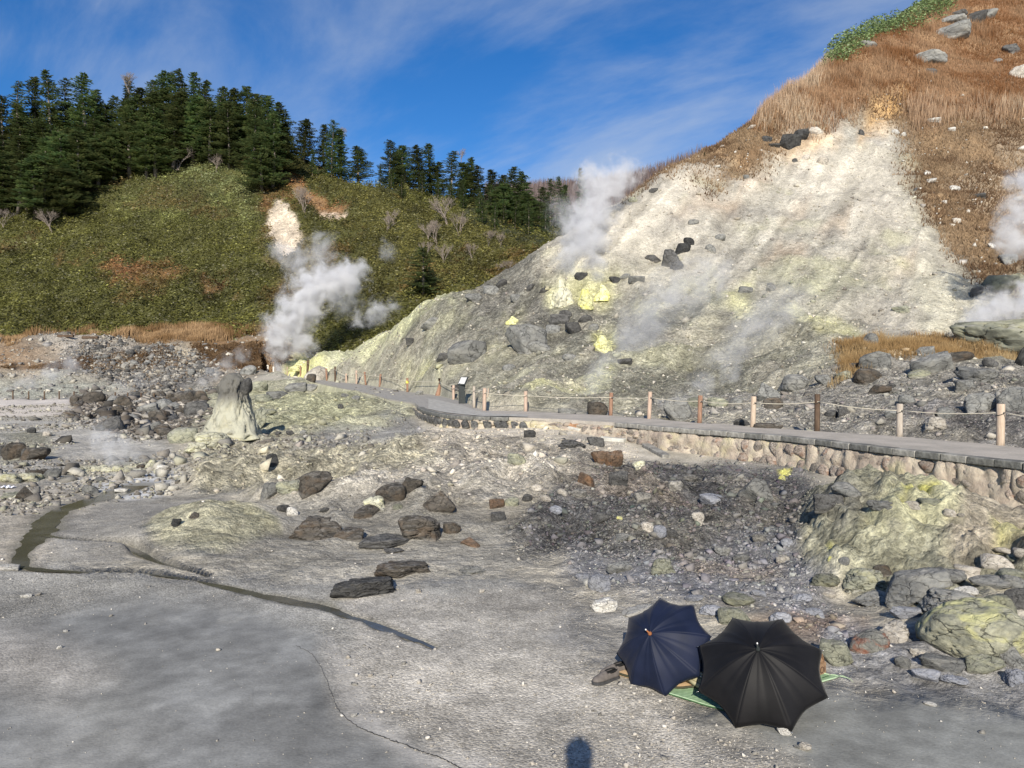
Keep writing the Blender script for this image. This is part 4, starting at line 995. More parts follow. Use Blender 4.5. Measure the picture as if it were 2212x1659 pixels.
 (1411, 417, 18, 12, 'round', 'dark', 'small dark stone on the skyline of the white slope'), (1368, 437, 20, 12, 'round', 'olive'), (1554, 518, 24, 14, 'round', 'grey'), (1498, 485, 22, 12, 'round', 'grey'), (1535, 545, 22, 18, 'round', 'grey'),
 (1300, 640, 20, 12, 'round', 'grey'), (960, 780, 34, 18, 'round', 'dark'), (890, 745, 26, 14, 'angular', 'dark'), (1230, 780, 30, 16, 'round', 'grey'), (1350, 790, 30, 14, 'angular', 'dark'), (1100, 800, 28, 14, 'round', 'grey'),
 (985, 846, 22, 14, 'angular', 'dark'), (905, 855, 18, 12, 'angular', 'grey'), (683, 822, 48, 36, 'round', 'pale', 'white topped boulder with dark underside at the far path fence'), (672, 825, 20, 20, 'round', 'brown'),
 # top right
 (2049, 84, 80, 36, 'round', 'grey', 'largest grey boulder in the dead grass near the hilltop'),
 (2060, 56, 48, 24, 'slab', 'grey', 'flat slab above the largest hilltop boulder'), (2072, 38, 30, 20, 'slab', 'dark'), (2112, 50, 38, 32, 'angular', 'dark', 'dark upright block right of the hilltop slabs'), (2135, 40, 34, 24, 'angular', 'grey'),
 (2008, 140, 62, 32, 'slab', 'grey', 'pale topped grey slab jutting out of dead grass'), (2011, 161, 24, 15, 'angular', 'dark'), (2184, 116, 34, 22, 'angular', 'dark', 'dark rock in orange grass near the right edge'),
 (2200, 168, 34, 32, 'round', 'pale', 'pale rounded rock in orange grass at right edge'), (2155, 135, 18, 10, 'round', 'grey'), (1875, 102, 34, 16, 'slab', 'grey'),
 (1706, 326, 46, 34, 'angular', 'black', 'black cracked rock below the dead grass edge'), (1728, 305, 36, 26, 'angular', 'black', 'black rock top of the black cracked group'), (1763, 291, 28, 17, 'angular', 'pale', 'grey rock with white end right of the black ones'),
 (1657, 307, 20, 14, 'angular', 'black'), (1672, 320, 24, 10, 'angular', 'dark'), (1774, 356, 26, 20, 'angular', 'pale'), (1740, 345, 18, 12, 'round', 'pale'), (1612, 386, 12, 10, 'round', 'grey'), (1717, 350, 12, 8, 'round', 'dark'),
 (2063, 412, 22, 12, 'angular', 'white', 'white block in the brown grass slope'), (2116, 429, 24, 13, 'angular', 'dark'), (2012, 395, 20, 12, 'angular', 'white'), (2065, 482, 18, 12, 'angular', 'pale'), (1978, 412, 10, 8, 'round', 'dark'), (2018, 266, 26, 12, 'angular', 'white'), (2056, 284, 14, 10, 'angular', 'white'), (2003, 378, 14, 8, 'angular', 'white'),
 (1862, 292, 12, 14, 'angular', 'dark'), (1935, 290, 16, 12, 'angular', 'white'), (1950, 295, 12, 10, 'angular', 'white'), (2040, 440, 10, 8, 'angular', 'white'), (2090, 460, 10, 8, 'angular', 'white'),
 # left basin
 (28, 993, 42, 40, 'round', 'brown', 'dark round boulder, left one of the pair at the left edge'), (76, 993, 58, 30, 'angular', 'brown', 'dark wedge boulder, right one of the pair at the left edge'), (4, 985, 22, 26, 'round', 'dark'), (58, 990, 20, 26, 'round', 'dark'),
 (112, 1033, 34, 24, 'round', 'grey', 'rounded grey boulder in front of the steam at left'), (76, 1031, 34, 20, 'round', 'brown'), (92, 1026, 24, 16, 'round', 'brown'),
 (55, 1081, 38, 34, 'pyramid', 'brown', 'dark pointed rock on the sand at far left'), (30, 1078, 50, 18, 'lumpy', 'olive'),
 (197, 1068, 32, 24, 'round', 'grey', 'grey stone standing at the edge of the shallow pool'), (146, 1038, 26, 12, 'round', 'grey'), (214, 1041, 24, 12, 'round', 'grey'), (184, 1040, 16, 14, 'pyramid', 'pale'), (265, 1064, 32, 11, 'slab', 'white', 'flat whitish stone lying in the shallow pool'),
 (68, 936, 18, 14, 'round', 'black', 'black round stone in the far left basin'), (101, 942, 18, 13, 'round', 'pale', 'pale round stone right of the black one, far left'),
 (589, 1007, 27, 27, 'round', 'black', 'black round stone standing alone on the ochre slope'),
 (326, 1013, 26, 23, 'angular', 'yellow', 'square yellowish stone right of the pale yellow stones'), (352, 1015, 28, 14, 'crag', 'white', 'low white stone right of the square yellowish one'), (304, 1012, 18, 11, 'round', 'brown'),
 (172, 1019, 18, 11, 'round', 'yellow'), (208, 1017, 20, 12, 'round', 'yellow'), (222, 1014, 18, 11, 'round', 'yellow'), (233, 1020, 26, 15, 'round', 'yellow'), (256, 1018, 24, 14, 'round', 'yellow'), (276, 1020, 20, 11, 'round', 'yellow'),
 (394, 958, 58, 40, 'round', 'olive', 'olive boulder left of the rock pinnacle'), (426, 896, 50, 34, 'round', 'dark', 'dark boulder in steam behind the rock pinnacle'),
 (536, 809, 34, 22, 'round', 'grey', 'rounded grey boulder behind the end of the path'), (380, 1138, 22, 20, 'crag', 'black', 'black craggy rock behind the yellow mound'), (420, 1121, 22, 15, 'crag', 'brown', 'brown craggy rock right of the black craggy one'),
 (20, 1232, 38, 16, 'slab', 'white', 'flat pale stone in the water at the left edge'), (348, 934, 34, 20, 'round', 'brown'), (326, 914, 30, 14, 'angular', 'brown'), (60, 1290, 16, 9, 'round', 'white', 'white pebble left of a smaller one on the grey flat'), (84, 1287, 14, 8, 'angular', 'pale'),
 (627, 941, 16, 12, 'angular', 'dark'), (655, 938, 14, 10, 'round', 'grey'), (662, 948, 14, 10, 'round', 'white'), (600, 940, 12, 9, 'angular', 'dark'), (540, 905, 24, 16, 'round', 'olive'), (570, 870, 34, 18, 'round', 'olive'), (600, 862, 44, 18, 'round', 'grey'), (640, 845, 46, 22, 'round', 'grey'), (665, 846, 40, 16, 'round', 'grey'),
 (560, 845, 40, 24, 'round', 'olive'), (515, 850, 40, 20, 'round', 'grey'), (745, 858, 16, 9, 'round', 'grey'), (768, 863, 18, 10, 'round', 'grey'), (737, 883, 14, 11, 'angular', 'dark'), (525, 880, 26, 12, 'round', 'olive'), (580, 895, 34, 12, 'round', 'olive'),
 (1694, 1588, 30, 24, 'angular', 'white', 'white stone touching the lower tip of the black umbrella'), (1738, 1622, 28, 22, 'angular', 'pale', 'broken tan stone on the mud below the black umbrella'), (2008, 1524, 26, 10, 'round', 'white', 'flat white pebble on grey mud at lower right'), (1722, 1617, 14, 10, 'angular', 'grey'),
 (800, 1462, 10, 8, 'angular', 'pale'), (765, 1548, 14, 9, 'angular', 'white', 'small white stone beside the crack in the mud'), (128, 1402, 12, 9, 'angular', 'white'), (142, 1366, 10, 7, 'angular', 'white'), (240, 1332, 9, 6, 'angular', 'pale'), (48, 1290, 8, 6, 'angular', 'white'),
]
WHERE = lambda x, y: ('on the far hillside slope' if y < 620 and x > 1000 else 'on the lower volcanic slope' if (y < 870 and x > 850) else 'beside the fenced path' if (x > 1380 and y < 950) else 'in the dark rubble below the path' if (x > 1090 and y < 1260) else 'at the right hand heap' if x > 1750 else 'in the left basin flats' if (x < 480 and y > 860) else 'on the ochre ground left of the path' if y < 1000 else 'on the grey gravel flats')
WORDC = {'brown': 'dark brown', 'dark': 'dark grey', 'grey': 'grey', 'olive': 'olive grey', 'pale': 'pale tan', 'white': 'whitish', 'rust': 'rusty', 'blue': 'bluish grey', 'yellow': 'pale yellow', 'stained': 'yellow stained', 'patched': 'grey and red', 'black': 'black', 'mixed': 'mottled grey'}
WORDS_ = {'round': 'rounded', 'angular': 'angular', 'slab': 'flat', 'pyramid': 'pointed', 'lumpy': 'lumpy', 'crag': 'craggy'}
for e in B:
    cx, base, w, h, kind, mat = e[:6]; label = e[6] if len(e) > 6 else None
    rz = e[7] if len(e) > 7 else None; tl = e[8] if len(e) > 8 else 0.0
    nm = 'boulder' if w > 26 else 'stone'
    if label is None:
        size = 'small ' if w < 20 else ''
        lb = f"{size}{WORDC[mat]} {WORDS_[kind]} stone {WHERE(cx, base)}"; boulder(cx, base, w, h, kind, mat, lb, lb.replace('stone', 'stones'), nm, rz, tl, cat='stone')
    else: boulder(cx, base, w, h, kind, mat, label, None, nm, rz, tl, cat='boulder' if nm == 'boulder' else 'stone')

# stones of the scree on the left bank, the boulder field and the rubble: the larger ones singly
def place_group(weight, n, smin, smax, mats, kinds, label, group, seed, power=0):
    p, k = scatter(weight, n, seed, power); g = random.Random(seed)
    for q in p:
        if g.random() < .0: continue
        s = smin + (smax - smin) * g.random() ** 2.2; kd = g.choice(kinds); mt = g.choice(mats)
        o = own_mat(link('stone', rock_mesh(kd, g.randrange(5), 2 if s * F / q[1] < 18 else 3, RM[mt])), RM[mt]); o.location = (q[0], q[1], q[2] - .12 * s)
        o.rotation_euler = (g.uniform(-.4, .4), g.uniform(-.4, .4), g.uniform(0, 6.28)); o.scale = (s * g.uniform(.8, 1.3), s, s * g.uniform(.5, .85))
        tag(o, label, 'stone', group)
scree = WL['scree'] * (1 - WL['bankgrass']) * sstep(-.35, .25, fbm2(X / 5, Y / 5, 4, 63))
place_group(scree, 75, .5, .95, ['dark', 'dark', 'grey', 'mixed'], ['angular', 'round'], 'grey block in the scree on the far left bank', 'larger blocks in the bank scree', 301)
place_group(WL['field'], 60, .6, 1.4, ['brown', 'dark', 'brown', 'grey'], ['angular', 'round'], 'dark brown stone in the boulder field of the left basin', 'larger stones of the left boulder field', 302)

def shard(seed):
    g = np.random.default_rng(seed); bm = bmesh.new()
    q = g.normal(size=(9, 3)); q /= np.linalg.norm(q, axis=1)[:, None]; q *= g.uniform(.75, 1.1, (9, 1))
    for c in q: bm.verts.new(c)
    r = bmesh.ops.convex_hull(bm, input=bm.verts); bmesh.ops.delete(bm, geom=[e for e in r['geom_interior'] if isinstance(e, bmesh.types.BMVert)], context='VERTS')
    bmesh.ops.triangulate(bm, faces=bm.faces); bmesh.ops.recalc_face_normals(bm, faces=bm.faces); bm.verts.index_update()
    v = np.array([x.co[:] for x in bm.verts]); f = np.array([[x.index for x in y.verts] for y in bm.faces]); bm.free()
    lo, hi = v.min(0), v.max(0); v = (v - (lo + hi) / 2) / (hi - lo); v[:, 2] = v[:, 2] * 1.1 + .35; return v, f
def stone_heap(name, weight, n, smin, smax, mat, seed, sub=1, power=-.6, lab=None, flat=.7, cols=None, pw=2.5, bury=.1):
    p, k = scatter(weight, n, seed, power); g = np.random.default_rng(seed); VA = []; FAA = []; CA = []
    protos = [shard(900 + i) for i in range(10)]; base = 0
    s = np.minimum(smax, smin * g.pareto(pw * .75 + .6, n) + smin) * g.uniform(.8, 1.2, n); which = g.integers(0, 10, n)
    for w in range(10):
        ids = np.nonzero(which == w)[0]; v, f = protos[w]; m = len(ids); a = g.uniform(0, 6.28, m); t = g.uniform(-.5, .5, m)
        vs = v[None] * (s[ids][:, None, None] * np.stack([g.uniform(.8, 1.4, m), np.ones(m), g.uniform(flat * .7, flat * 1.2, m)], 1)[:, None])
        x = vs[..., 0] * np.cos(t)[:, None] + vs[..., 2] * np.sin(t)[:, None]; z = -vs[..., 0] * np.sin(t)[:, None] + vs[..., 2] * np.cos(t)[:, None]
        xr = x * np.cos(a)[:, None] - vs[..., 1] * np.sin(a)[:, None]; yr = x * np.sin(a)[:, None] + vs[..., 1] * np.cos(a)[:, None]
        q = p[ids]; vs = np.stack([xr + q[:, 0:1], yr + q[:, 1:2], z + q[:, 2:3] - bury * s[ids][:, None]], -1)
        VA.append(vs.reshape(-1, 3)); FAA.append((f[None] + (np.arange(m) * len(v))[:, None, None]).reshape(-1, 3) + base); base += m * len(v)
        c = CC[FA[k[ids], 0], :3]; br = g.uniform(.55, 1.18, (m, 1)); c = np.clip(c * br + g.normal(0, .006, (m, 3)), .03, .7)
        if cols is not None: cc = np.array(cols)[g.integers(0, len(cols), m)]; c = cc * g.uniform(.7, 1.25, (m, 1))
        CA.append(np.repeat(c, len(v), 0))
    me = np_mesh(name, np.concatenate(VA), np.concatenate(FAA), False, np.concatenate(CA)); o = link(name, me, None, mat)
    return tag(o, lab, None, None, 'stuff')
t = NT('rubble_stone'); c = t.attr('Col'); k = t.math('MULTIPLY_ADD', t.noise(t.pos(), 22, 6, .7), 1.1, .45); gk = t.n('ShaderNodeCombineColor')
for i in range(3): t.l(k, gk.inputs[i])
t.bsdf(t.mix(1.0, c, gk.outputs[0], 'MULTIPLY'), .9, .2, t.noise(t.pos(), 30, 5), .5, .02); RUB = t.m
t = NT('scree_stone'); c = t.attr('Col'); k = t.math('MULTIPLY_ADD', t.noise(t.pos(), 5, 6, .7), 1.0, .5); gk = t.n('ShaderNodeCombineColor')
for i in range(3): t.l(k, gk.inputs[i])
t.bsdf(t.mix(1.0, c, gk.outputs[0], 'MULTIPLY'), .9, .2); SCR = t.m
GREYS = [(.13, .13, .13), (.18, .175, .165), (.24, .23, .21), (.10, .095, .09), (.34, .31, .26), (.15, .12, .09)]
stone_heap('scree_stones', scree, 8500, .15, .55, SCR, 311, 1, 0, cols=GREYS, pw=3)
stone_heap('field_stones', WL['field'], 2600, .14, .8, SCR, 312, 1, -.5, cols=[(.10, .085, .07), (.15, .135, .12), (.07, .065, .06), (.26, .24, .21), (.35, .32, .28)], pw=3)
stone_heap('bank_stones', np.clip(WL['bank'] - WL['bankgrass'] - WL['scree'], 0, 1), 900, .2, .9, SCR, 318, 1, 0, pw=3, cols=[(.34, .32, .28), (.22, .21, .2), (.45, .42, .36), (.16, .15, .14)])
rw = np.clip(WL['rubble'] + .45 * WL['blue'] - .8 * WL['mound'], 0, 1) * (RG < 60)
stone_heap('rubble_stones', rw, 12000, .02, .14, RUB, 313, 1, -1.0, pw=2.6, bury=.15)
rw2 = np.clip(WL['pinkscree'] + .7 * WL['midrocks'] + .6 * WL['ochreridge'] + .5 * WL['paleridge'], 0, 1) * (RG < 60) * (RG < rl - .3)
stone_heap('ridge_stones', rw2, 7500, .03, .34, RUB, 319, 1, -1.0, pw=2.6, bury=.15)
basin = ((TH < R(-8)) & (RG > 17) & (RG < 72)) * (1 - WL['midrocks']) * (1 - WL['field'] * .7) * (1 - wet)
stone_heap('basin_stones', basin * sstep(-.15, .3, fbm2(X / 3, Y / 3, 3, 61)), 7500, .05, .45, RUB, 320, 1, -.8, pw=2.6, cols=[(.26, .24, .21), (.17, .155, .135), (.38, .36, .31), (.11, .10, .085), (.32, .31, .24), (.20, .19, .17)])
fr_ = np.clip(WL['farrubble'] * (RG > rr_ + .3), 0, 1)
stone_heap('path_side_rubble', fr_, 6000, .035, .32, RUB, 314, 1, -.8, pw=2.8, bury=.12)
sl = np.clip(WL['slope'] - WL['farrubble'] - WL['veg'], 0, 1) * (RG > rr_ + 1.2) * (RG < 90)
stone_heap('slope_stones', sl, 13000, .055, .48, RUB, 315, 1, -.6, pw=3.2)
stone_heap('pale_slope_shards', sl, 3000, .07, .26, RUB, 316, 1, -.6, cols=[(.48, .44, .37), (.52, .49, .42), (.38, .35, .3)], pw=3)
stone_heap('grass_slope_stones', np.clip(WL['veg'] - WL['tallgrass'], 0, 1) * (RG < 100), 500, .12, .6, RUB, 321, 1, -.6, cols=[(.56, .53, .47), (.40, .37, .33)], pw=3)
flat_ = ((RG > 4.6) & (RG < 26)) * (1 - np.clip(WL['mud'] * .95, 0, 1)) * (RG < rl - .2) * (1 - WL['mound'] * .8) * (1 - wet)
stone_heap('pebbles', flat_ * (.15 + .75 * np.clip(WL['gravel'] + .3, 0, 1)) * (.3 + sstep(-.2, .3, fbm2(X / .9, Y / .9, 3, 62))), 14000, .007, .045, RUB, 317, 1, -2.1, cols=[(.44, .41, .36), (.54, .51, .46), (.3, .28, .25), (.40, .365, .31), (.2, .19, .17)], pw=3.6)
# ------------------------------------------------------------------ the raised path, its kerb, wall and platform
def E3(E, px):
    pxs = np.array([e[0] for e in E][::-1], float); Ys = np.array([e[1] for e in E][::-1]); zs = np.array([e[2] for e in E][::-1])
    Yv = float(np.interp(px, pxs, Ys)); z = float(np.interp(px, pxs, zs)); a, _ = ray(px, 800); return Vector((a * Yv, Yv, z))
Lp = lambda px: E3(L3, px); Rp = lambda px: E3(R3, px)
t = NT('worn_paving'); pos = t.pos(); n = t.noise(pos, 1.2, 8, .65); n2 = t.noise(pos, 26, 5, .7)
c = t.mix(t.ramp(n, .35, .65), (.36, .33, .285), (.47, .425, .37)); k = t.math('MULTIPLY_ADD', n2, .6, .7); gk = t.n('ShaderNodeCombineColor')
for i in range(3): t.l(k, gk.inputs[i])
c = t.mix(1.0, c, gk.outputs[0], 'MULTIPLY')
sy = t.n('ShaderNodeSeparateXYZ'); t.l(pos, sy.inputs[0])
c = t.mix(t.math('MULTIPLY', t.ramp(sy.outputs[1], 27, 34), .6), c, (.27, .265, .25))
t.bsdf(c, .85, .3, t.math('ADD', n2, t.math('MULTIPLY', n, 2)), .5, .02); PAVE = t.m
pxs = np.concatenate([np.linspace(2700, 1100, 90), np.linspace(1090, 570, 130)]); V = []; 
for px in pxs:
    a, b = Lp(px), Rp(px)
    for k in range(9):
        f = k / 8; q = a.lerp(b, f); V.append((q.x, q.y, q.z + .012 * float(noise2(np.array([q.x * 1.3]), np.array([q.y * 1.3]), 5)[0]) + .0))
NV = len(V); V += [(v[0], v[1], v[2] - .14) for v in V]
Fq = []
N = len(pxs)
for i in range(N - 1):
    for k in range(8):
        a = i * 9 + k; Fq.append((a, a + 1, a + 10, a + 9))
    a = i * 9; Fq.append((a, a + 9, a + 9 + NV, a + NV)); a = i * 9 + 8; Fq.append((a + 9, a, a + NV, a + 9 + NV))
me = bpy.data.meshes.new('path'); me.from_pydata(V, [], Fq); me.materials.append(PAVE)
path = tag(link('walkway', me), kind='structure')

STONE_D = plain('dark_kerb_stone', (.15, .148, .135), .8, .45, 7, .6, .02)
STONE_T = plain('weathered_kerb_stone', (.26, .25, .225), .85, .4, 7, .6, .02)
STONE_W = rockmat('wall_stone_grey', (.22, .20, .175), (.40, .35, .30), (.47, .36, .30), .7, dust=(.55, .47, .38), da=.7)
STONE_P = rockmat('wall_stone_pinkish', (.30, .25, .21), (.45, .37, .31), (.30, .17, .11), .6, dust=(.60, .52, .42), da=.8)
STONE_DW = rockmat('wall_stone_dark', (.07, .07, .07), (.15, .15, .145), (.35, .33, .28), .3, dust=(.6, .56, .45), da=.35)
t = NT('crusted_mortar'); pos = t.pos(); n = t.noise(pos, 2.4, 9, .7, .4)
c = t.mix(t.ramp(n, .38, .62), (.56, .49, .39), (.40, .33, .27)); c = t.mix(t.ramp(t.noise(pos, .8, 4), .5, .62), c, (.56, .50, .33)); c = t.mix(t.math('MULTIPLY', t.ramp(t.noise(pos, 1.1, 5, .6), .6, .68), .8), c, (.42, .21, .10))
t.bsdf(c, .9, .2, t.noise(pos, 8, 9, .72), 1.0, .08); MORTAR = t.m

def along(E, px0, px1, step):
    """points every step metres along an edge, with the direction"""
    fine = [E3(E, px) for px in np.linspace(px0, px1, 1500)]; out = []; acc = 0; last = fine[0]; prev = fine[0]; out.append(0)
    ds = [0]; 
    for i in range(1, len(fine)): acc += (fine[i] - fine[i - 1]).length; ds.append(acc)
    res = []; d = 0
    while d + step < acc:
        i = int(np.searchsorted(ds, d)); j = int(np.searchsorted(ds, d + step)); res.append((fine[i], fine[min(j, len(fine) - 1)])); d += step
    return res
wall = empty('retaining_wall', Lp(2212)); tag(wall, 'low crusted stone wall with dark kerb holding up the path at right', 'wall')
inv = Matrix.Translation(-Vector(wall.location))
def wall_strip(parent, E, px0, px1, depth_fn, mat, name, out=.0):
    fine = [E3(E, px) for px in np.linspace(px0, px1, 420)]; V = []; Fs = []
    for i, p in enumerate(fine):
        q = fine[min(i + 1, len(fine) - 1)] - fine[max(i - 1, 0)]; nrm = Vector((q.y, -q.x, 0)).normalized()
        if nrm.dot(Vector((p.x, p.y, 0))) > 0: nrm = -nrm
        dp = depth_fn(p)
        for k in range(9):
            f = k / 8; w = .10 * float(noise3(np.array([p.x * 4.0]), np.array([p.y * 4.0]), np.array([f * 4.0]), 3)[0]) + .05 * float(noise3(np.array([p.x * 11.0]), np.array([p.y * 11.0]), np.array([f * 6.0]), 4)[0])
            V.append(p + nrm * (out + .04 + .10 * f + w) + Vector((0, 0, -.125 - dp * f)) - Vector(parent.location))
    for i in range(len(fine) - 1):
        for k in range(8): a = i * 9 + k; Fs.append((a, a + 1, a + 10, a + 9))
    # thickness back into the bank
    me = bpy.data.meshes.new(name); me.from_pydata([tuple(v) for v in V], [], Fs); me.materials.append(mat)
    for f in me.polygons: f.use_smooth = True
    o = link(name, me, parent); sm = o.modifiers.new('thickness', 'SOLIDIFY'); sm.thickness = .12; sm.offset = 0; return o
wd = lambda p: float(np.interp(p.y, [9, 13, 16, 19, 21, 23.5, 25], [1.0, .95, .85, .78, .70, .5, .2]))
wall_strip(wall, L3, 2690, 1150, wd, MORTAR, 'mortar')
g = random.Random(5)
kerb_me = [MB().box((0, 0, 0), (.50, .30, .13)).mesh('kerb_stone', m, .012) for m in (STONE_D, STONE_T)]
def kerb(parent, a, b, drop=.045, w=.30, first=True, mats=None):
    d = b - a; L = d.length; me = (mats or kerb_me)[g.randrange(2) if mats is None else 0]
    o = link('kerb_stone', me, parent); nrm = Vector((d.y, -d.x, 0)).normalized()
    mid_ = (a + b) / 2
    if nrm.dot(Vector((mid_.x, mid_.y, 0))) > 0: nrm = -nrm
    o.location = mid_ + nrm * (.0) + Vector((0, 0, -drop + g.uniform(-.006, .006))) - Vector(parent.location)
    o.rotation_euler = (g.uniform(-.01, .01), g.uniform(-.01, .01), math.atan2(d.y, d.x) + g.uniform(-.012, .012)); o.scale = ((L - .018) / .5, 1, 1)
for a, b in along(L3, 2690, 1325, .52): kerb(wall, a, b)
ws_me = [(rock_mesh(k_, i, 3, m), m) for k_ in ('round', 'angular') for i in (1, 2, 3) for m in (STONE_W, STONE_P, STONE_W)]
for a, b in along(L3, 2690, 1190, .27):
    d = b - a; nrm = Vector((d.y, -d.x, 0)).normalized(); m = (a + b) / 2
    if nrm.dot(Vector((m.x, m.y, 0))) > 0: nrm = -nrm
    dep = wd(m) - .14; rows = 3 if dep > .75 else 2 if dep > .35 else 1
    for r_ in range(rows):
        hh = dep / rows; zc_ = -.12 - hh * (r_ + .5)
        if g.random() < .08: continue
        mm_ = g.choice(ws_me); o = own_mat(link('wall_stone', mm_[0], wall), mm_[1]); w_ = g.uniform(.27, .36)
        o.rotation_euler = (g.uniform(-.3, .3), g.uniform(-.3, .3), math.atan2(d.y, d.x) + g.uniform(-.3, .3)); o.scale = (w_, .24, hh * 1.02 / 1.25)
        o.location = m + nrm * (.015 + .09 * (r_ + .5) / rows + g.uniform(-.05, .02)) + Vector((g.uniform(-.03, .03), g.uniform(-.03, .03), zc_ - hh * .35)) - Vector(wall.location)
# platform
plat = empty('viewing_platform', Lp(1000)); tag(plat, 'rounded paved platform edged with dark kerb and wall stones, at the bend of the path', 'platform')
wdp = lambda p: float(np.interp(p.x, [-5, -1.5, 0, 1.2], [.30, .36, .36, .28]))
wall_strip(plat, L3, 1150, 903, wdp, MORTAR, 'mortar', .02)
ochre = plain('ochre_crust', (.52, .34, .17), .9, .25, 6, .6, .02)
for a, b in along(L3, 1100, 906, .62): kerb(plat, a, b, .05, mats=[kerb_me[0]])
dw = [rock_mesh('angular', i, 3, STONE_DW) for i in (1, 2, 4)]
for a, b in along(L3, 1150, 903, .36):
    d = b - a; nrm = Vector((d.y, -d.x, 0)).normalized(); m = (a + b) / 2
    if nrm.dot(Vector((m.x, m.y, 0))) > 0: nrm = -nrm
    o = own_mat(link('wall_stone', g.choice(dw), plat), STONE_DW); o.rotation_euler = (0, 0, math.atan2(d.y, d.x)); o.scale = (.31, .2, .25)
    o.location = m + nrm * .22 + Vector((0, 0, -.36)) - Vector(plat.location)
slab = MB(); 
for (a, b, c_, d_) in (((1040, 888), (1046, 899), (962, 893), (925, 884)),):
    pass
t_ = []
for px in np.linspace(1140, 925, 30):
    a = Lp(px); b = Rp(px); t_.append((a.lerp(b, .06), a.lerp(b, .62 if px < 1060 else .4)))
me = bpy.data.meshes.new('paving'); V = []; 
for a, b in t_:
    for k in range(4): q = a.lerp(b, k / 3); V.append((q.x - plat.location.x, q.y - plat.location.y, q.z + .022))
me.from_pydata(V, [], [(i * 4 + k, i * 4 + k + 1, i * 4 + k + 5, i * 4 + k + 4) for i in range(len(t_) - 1) for k in range(3)]); me.materials.append(plain('pale_paving', (.40, .385, .35), .85, .2, 5, .4, .01))
link('paving', me, plat)
# broken pale kerb pieces below the path
for (x0, y0, x1, y1, lab) in ((1122, 920, 1196, 926, 'long pale broken kerb piece lying below the path'), (1208, 920, 1256, 933, 'short pale kerb piece lying right of the long one'), (1300, 950, 1350, 955, 'pale kerb piece lying half buried near dark rocks'), (1395, 965, 1440, 990, 'pale broken bar leaning on the path wall')):
    h0, h1 = near_hit(x0, y0)[0], near_hit(x1, y1)[0]; d = h1 - h0; o = MB().box((0, 0, 0), (d.length, .22, .13)).build('kerb_fragment', STONE_T if 'bar' in lab else plain('pale_kerb', (.50, .49, .44), .85, .2, 6), None, .012)
    o.location = (h0 + h1) / 2 + Vector((0, 0, .03)); o.rotation_euler = (.05, -math.asin(max(-.5, min(.5, d.z / d.length))), math.atan2(d.y, d.x)); tag(o, lab, 'kerb piece')

# ------------------------------------------------------------------ rope fences
def wood(name, a, b):
    t = NT(name); o = t.obj(); mp_ = t.n('ShaderNodeMapping'); mp_.inputs['Scale'].default_value = (14, 14, 1.1); t.l(o, mp_.inputs[0])
    n = t.noise(mp_.outputs[0], 3, 8, .65, .5); c = t.mix(t.ramp(n, .38, .62), a, b); c = t.mix(t.math('MULTIPLY', t.ramp(t.noise(o, 2.5, 4), .5, .65), .5), c, tuple(x * .6 for x in a))
    t.bsdf(c, .85, .2, n, .6, .02); return t.m
WOOD = {'tan': wood('weathered_tan_wood', (.42, .32, .24), (.56, .46, .36)), 'rust': wood('reddish_wood', (.22, .125, .085), (.34, .21, .145)), 'dark': wood('dark_wood', (.075, .05, .035), (.14, .095, .065)),
        'grey': wood('grey_wood', (.33, .28, .23), (.47, .42, .36)), 'white': plain('white_paint_post', (.72, .71, .66), .7, .12, 8), 'peach': wood('pale_orange_wood', (.40, .29, .22), (.52, .40, .32))}
ROPE = plain('pale_rope', (.60, .55, .44), .9, .15, 60)
TIE = plain('black_tie', (.03, .03, .03), .8)
def post(parent, px, base, top, col, width=None, Yv=None, tilt=0.0, label=None, flare=False, round_=True):
    if Yv is None:
        q = Rp(px); Yv = q.y
    a, bb = ray(px, base); pb = Vector((a * Yv, Yv, CAM_Z + bb * Yv)); H = (base - top) * Yv / F; W = width * Yv / F if width else .11
    o_loc = pb - Vector(parent.location)
    m = MB()
    if flare: m.tube([(-.16, 0, -.15), (-.1, 0, .0), (0, 0, H * .5), (0, 0, H)], [W * .95, W * .9, W * .5, W * .45], 10)
    else: m.tube([(0, 0, -.2), (0, 0, H * .33), (0, 0, H * .66), (0, 0, H - .012), (0, 0, H)], [W / 2, W / 2, W / 2, W / 2, W * .42], 12)
    me = m.mesh('fence_post', WOOD[col], 0, True); o = link('fence_post', me, parent, None, o_loc); o.rotation_euler = (0, tilt, 0)
    for f in me.polygons: f.use_smooth = len(f.vertices) == 4
    if label: o['label'] = label
    return pb + Vector((math.sin(tilt) * H, 0, H)), H, pb, o, W
def rope_span(parent, a, b, sag=.06, rad=.012, name='rope'):
    pts = []
    for i in range(9): f = i / 8; q = a.lerp(b, f) + Vector((0, 0, -sag * 4 * f * (1 - f))); pts.append(q - Vector(parent.location))
    MB().tube(pts, rad, 5).build(name, ROPE, parent, smooth=True)
fence = empty('rope_fence', Rp(1765)); tag(fence, 'wooden posts joined by a pale rope along the far side of the path', 'fence')
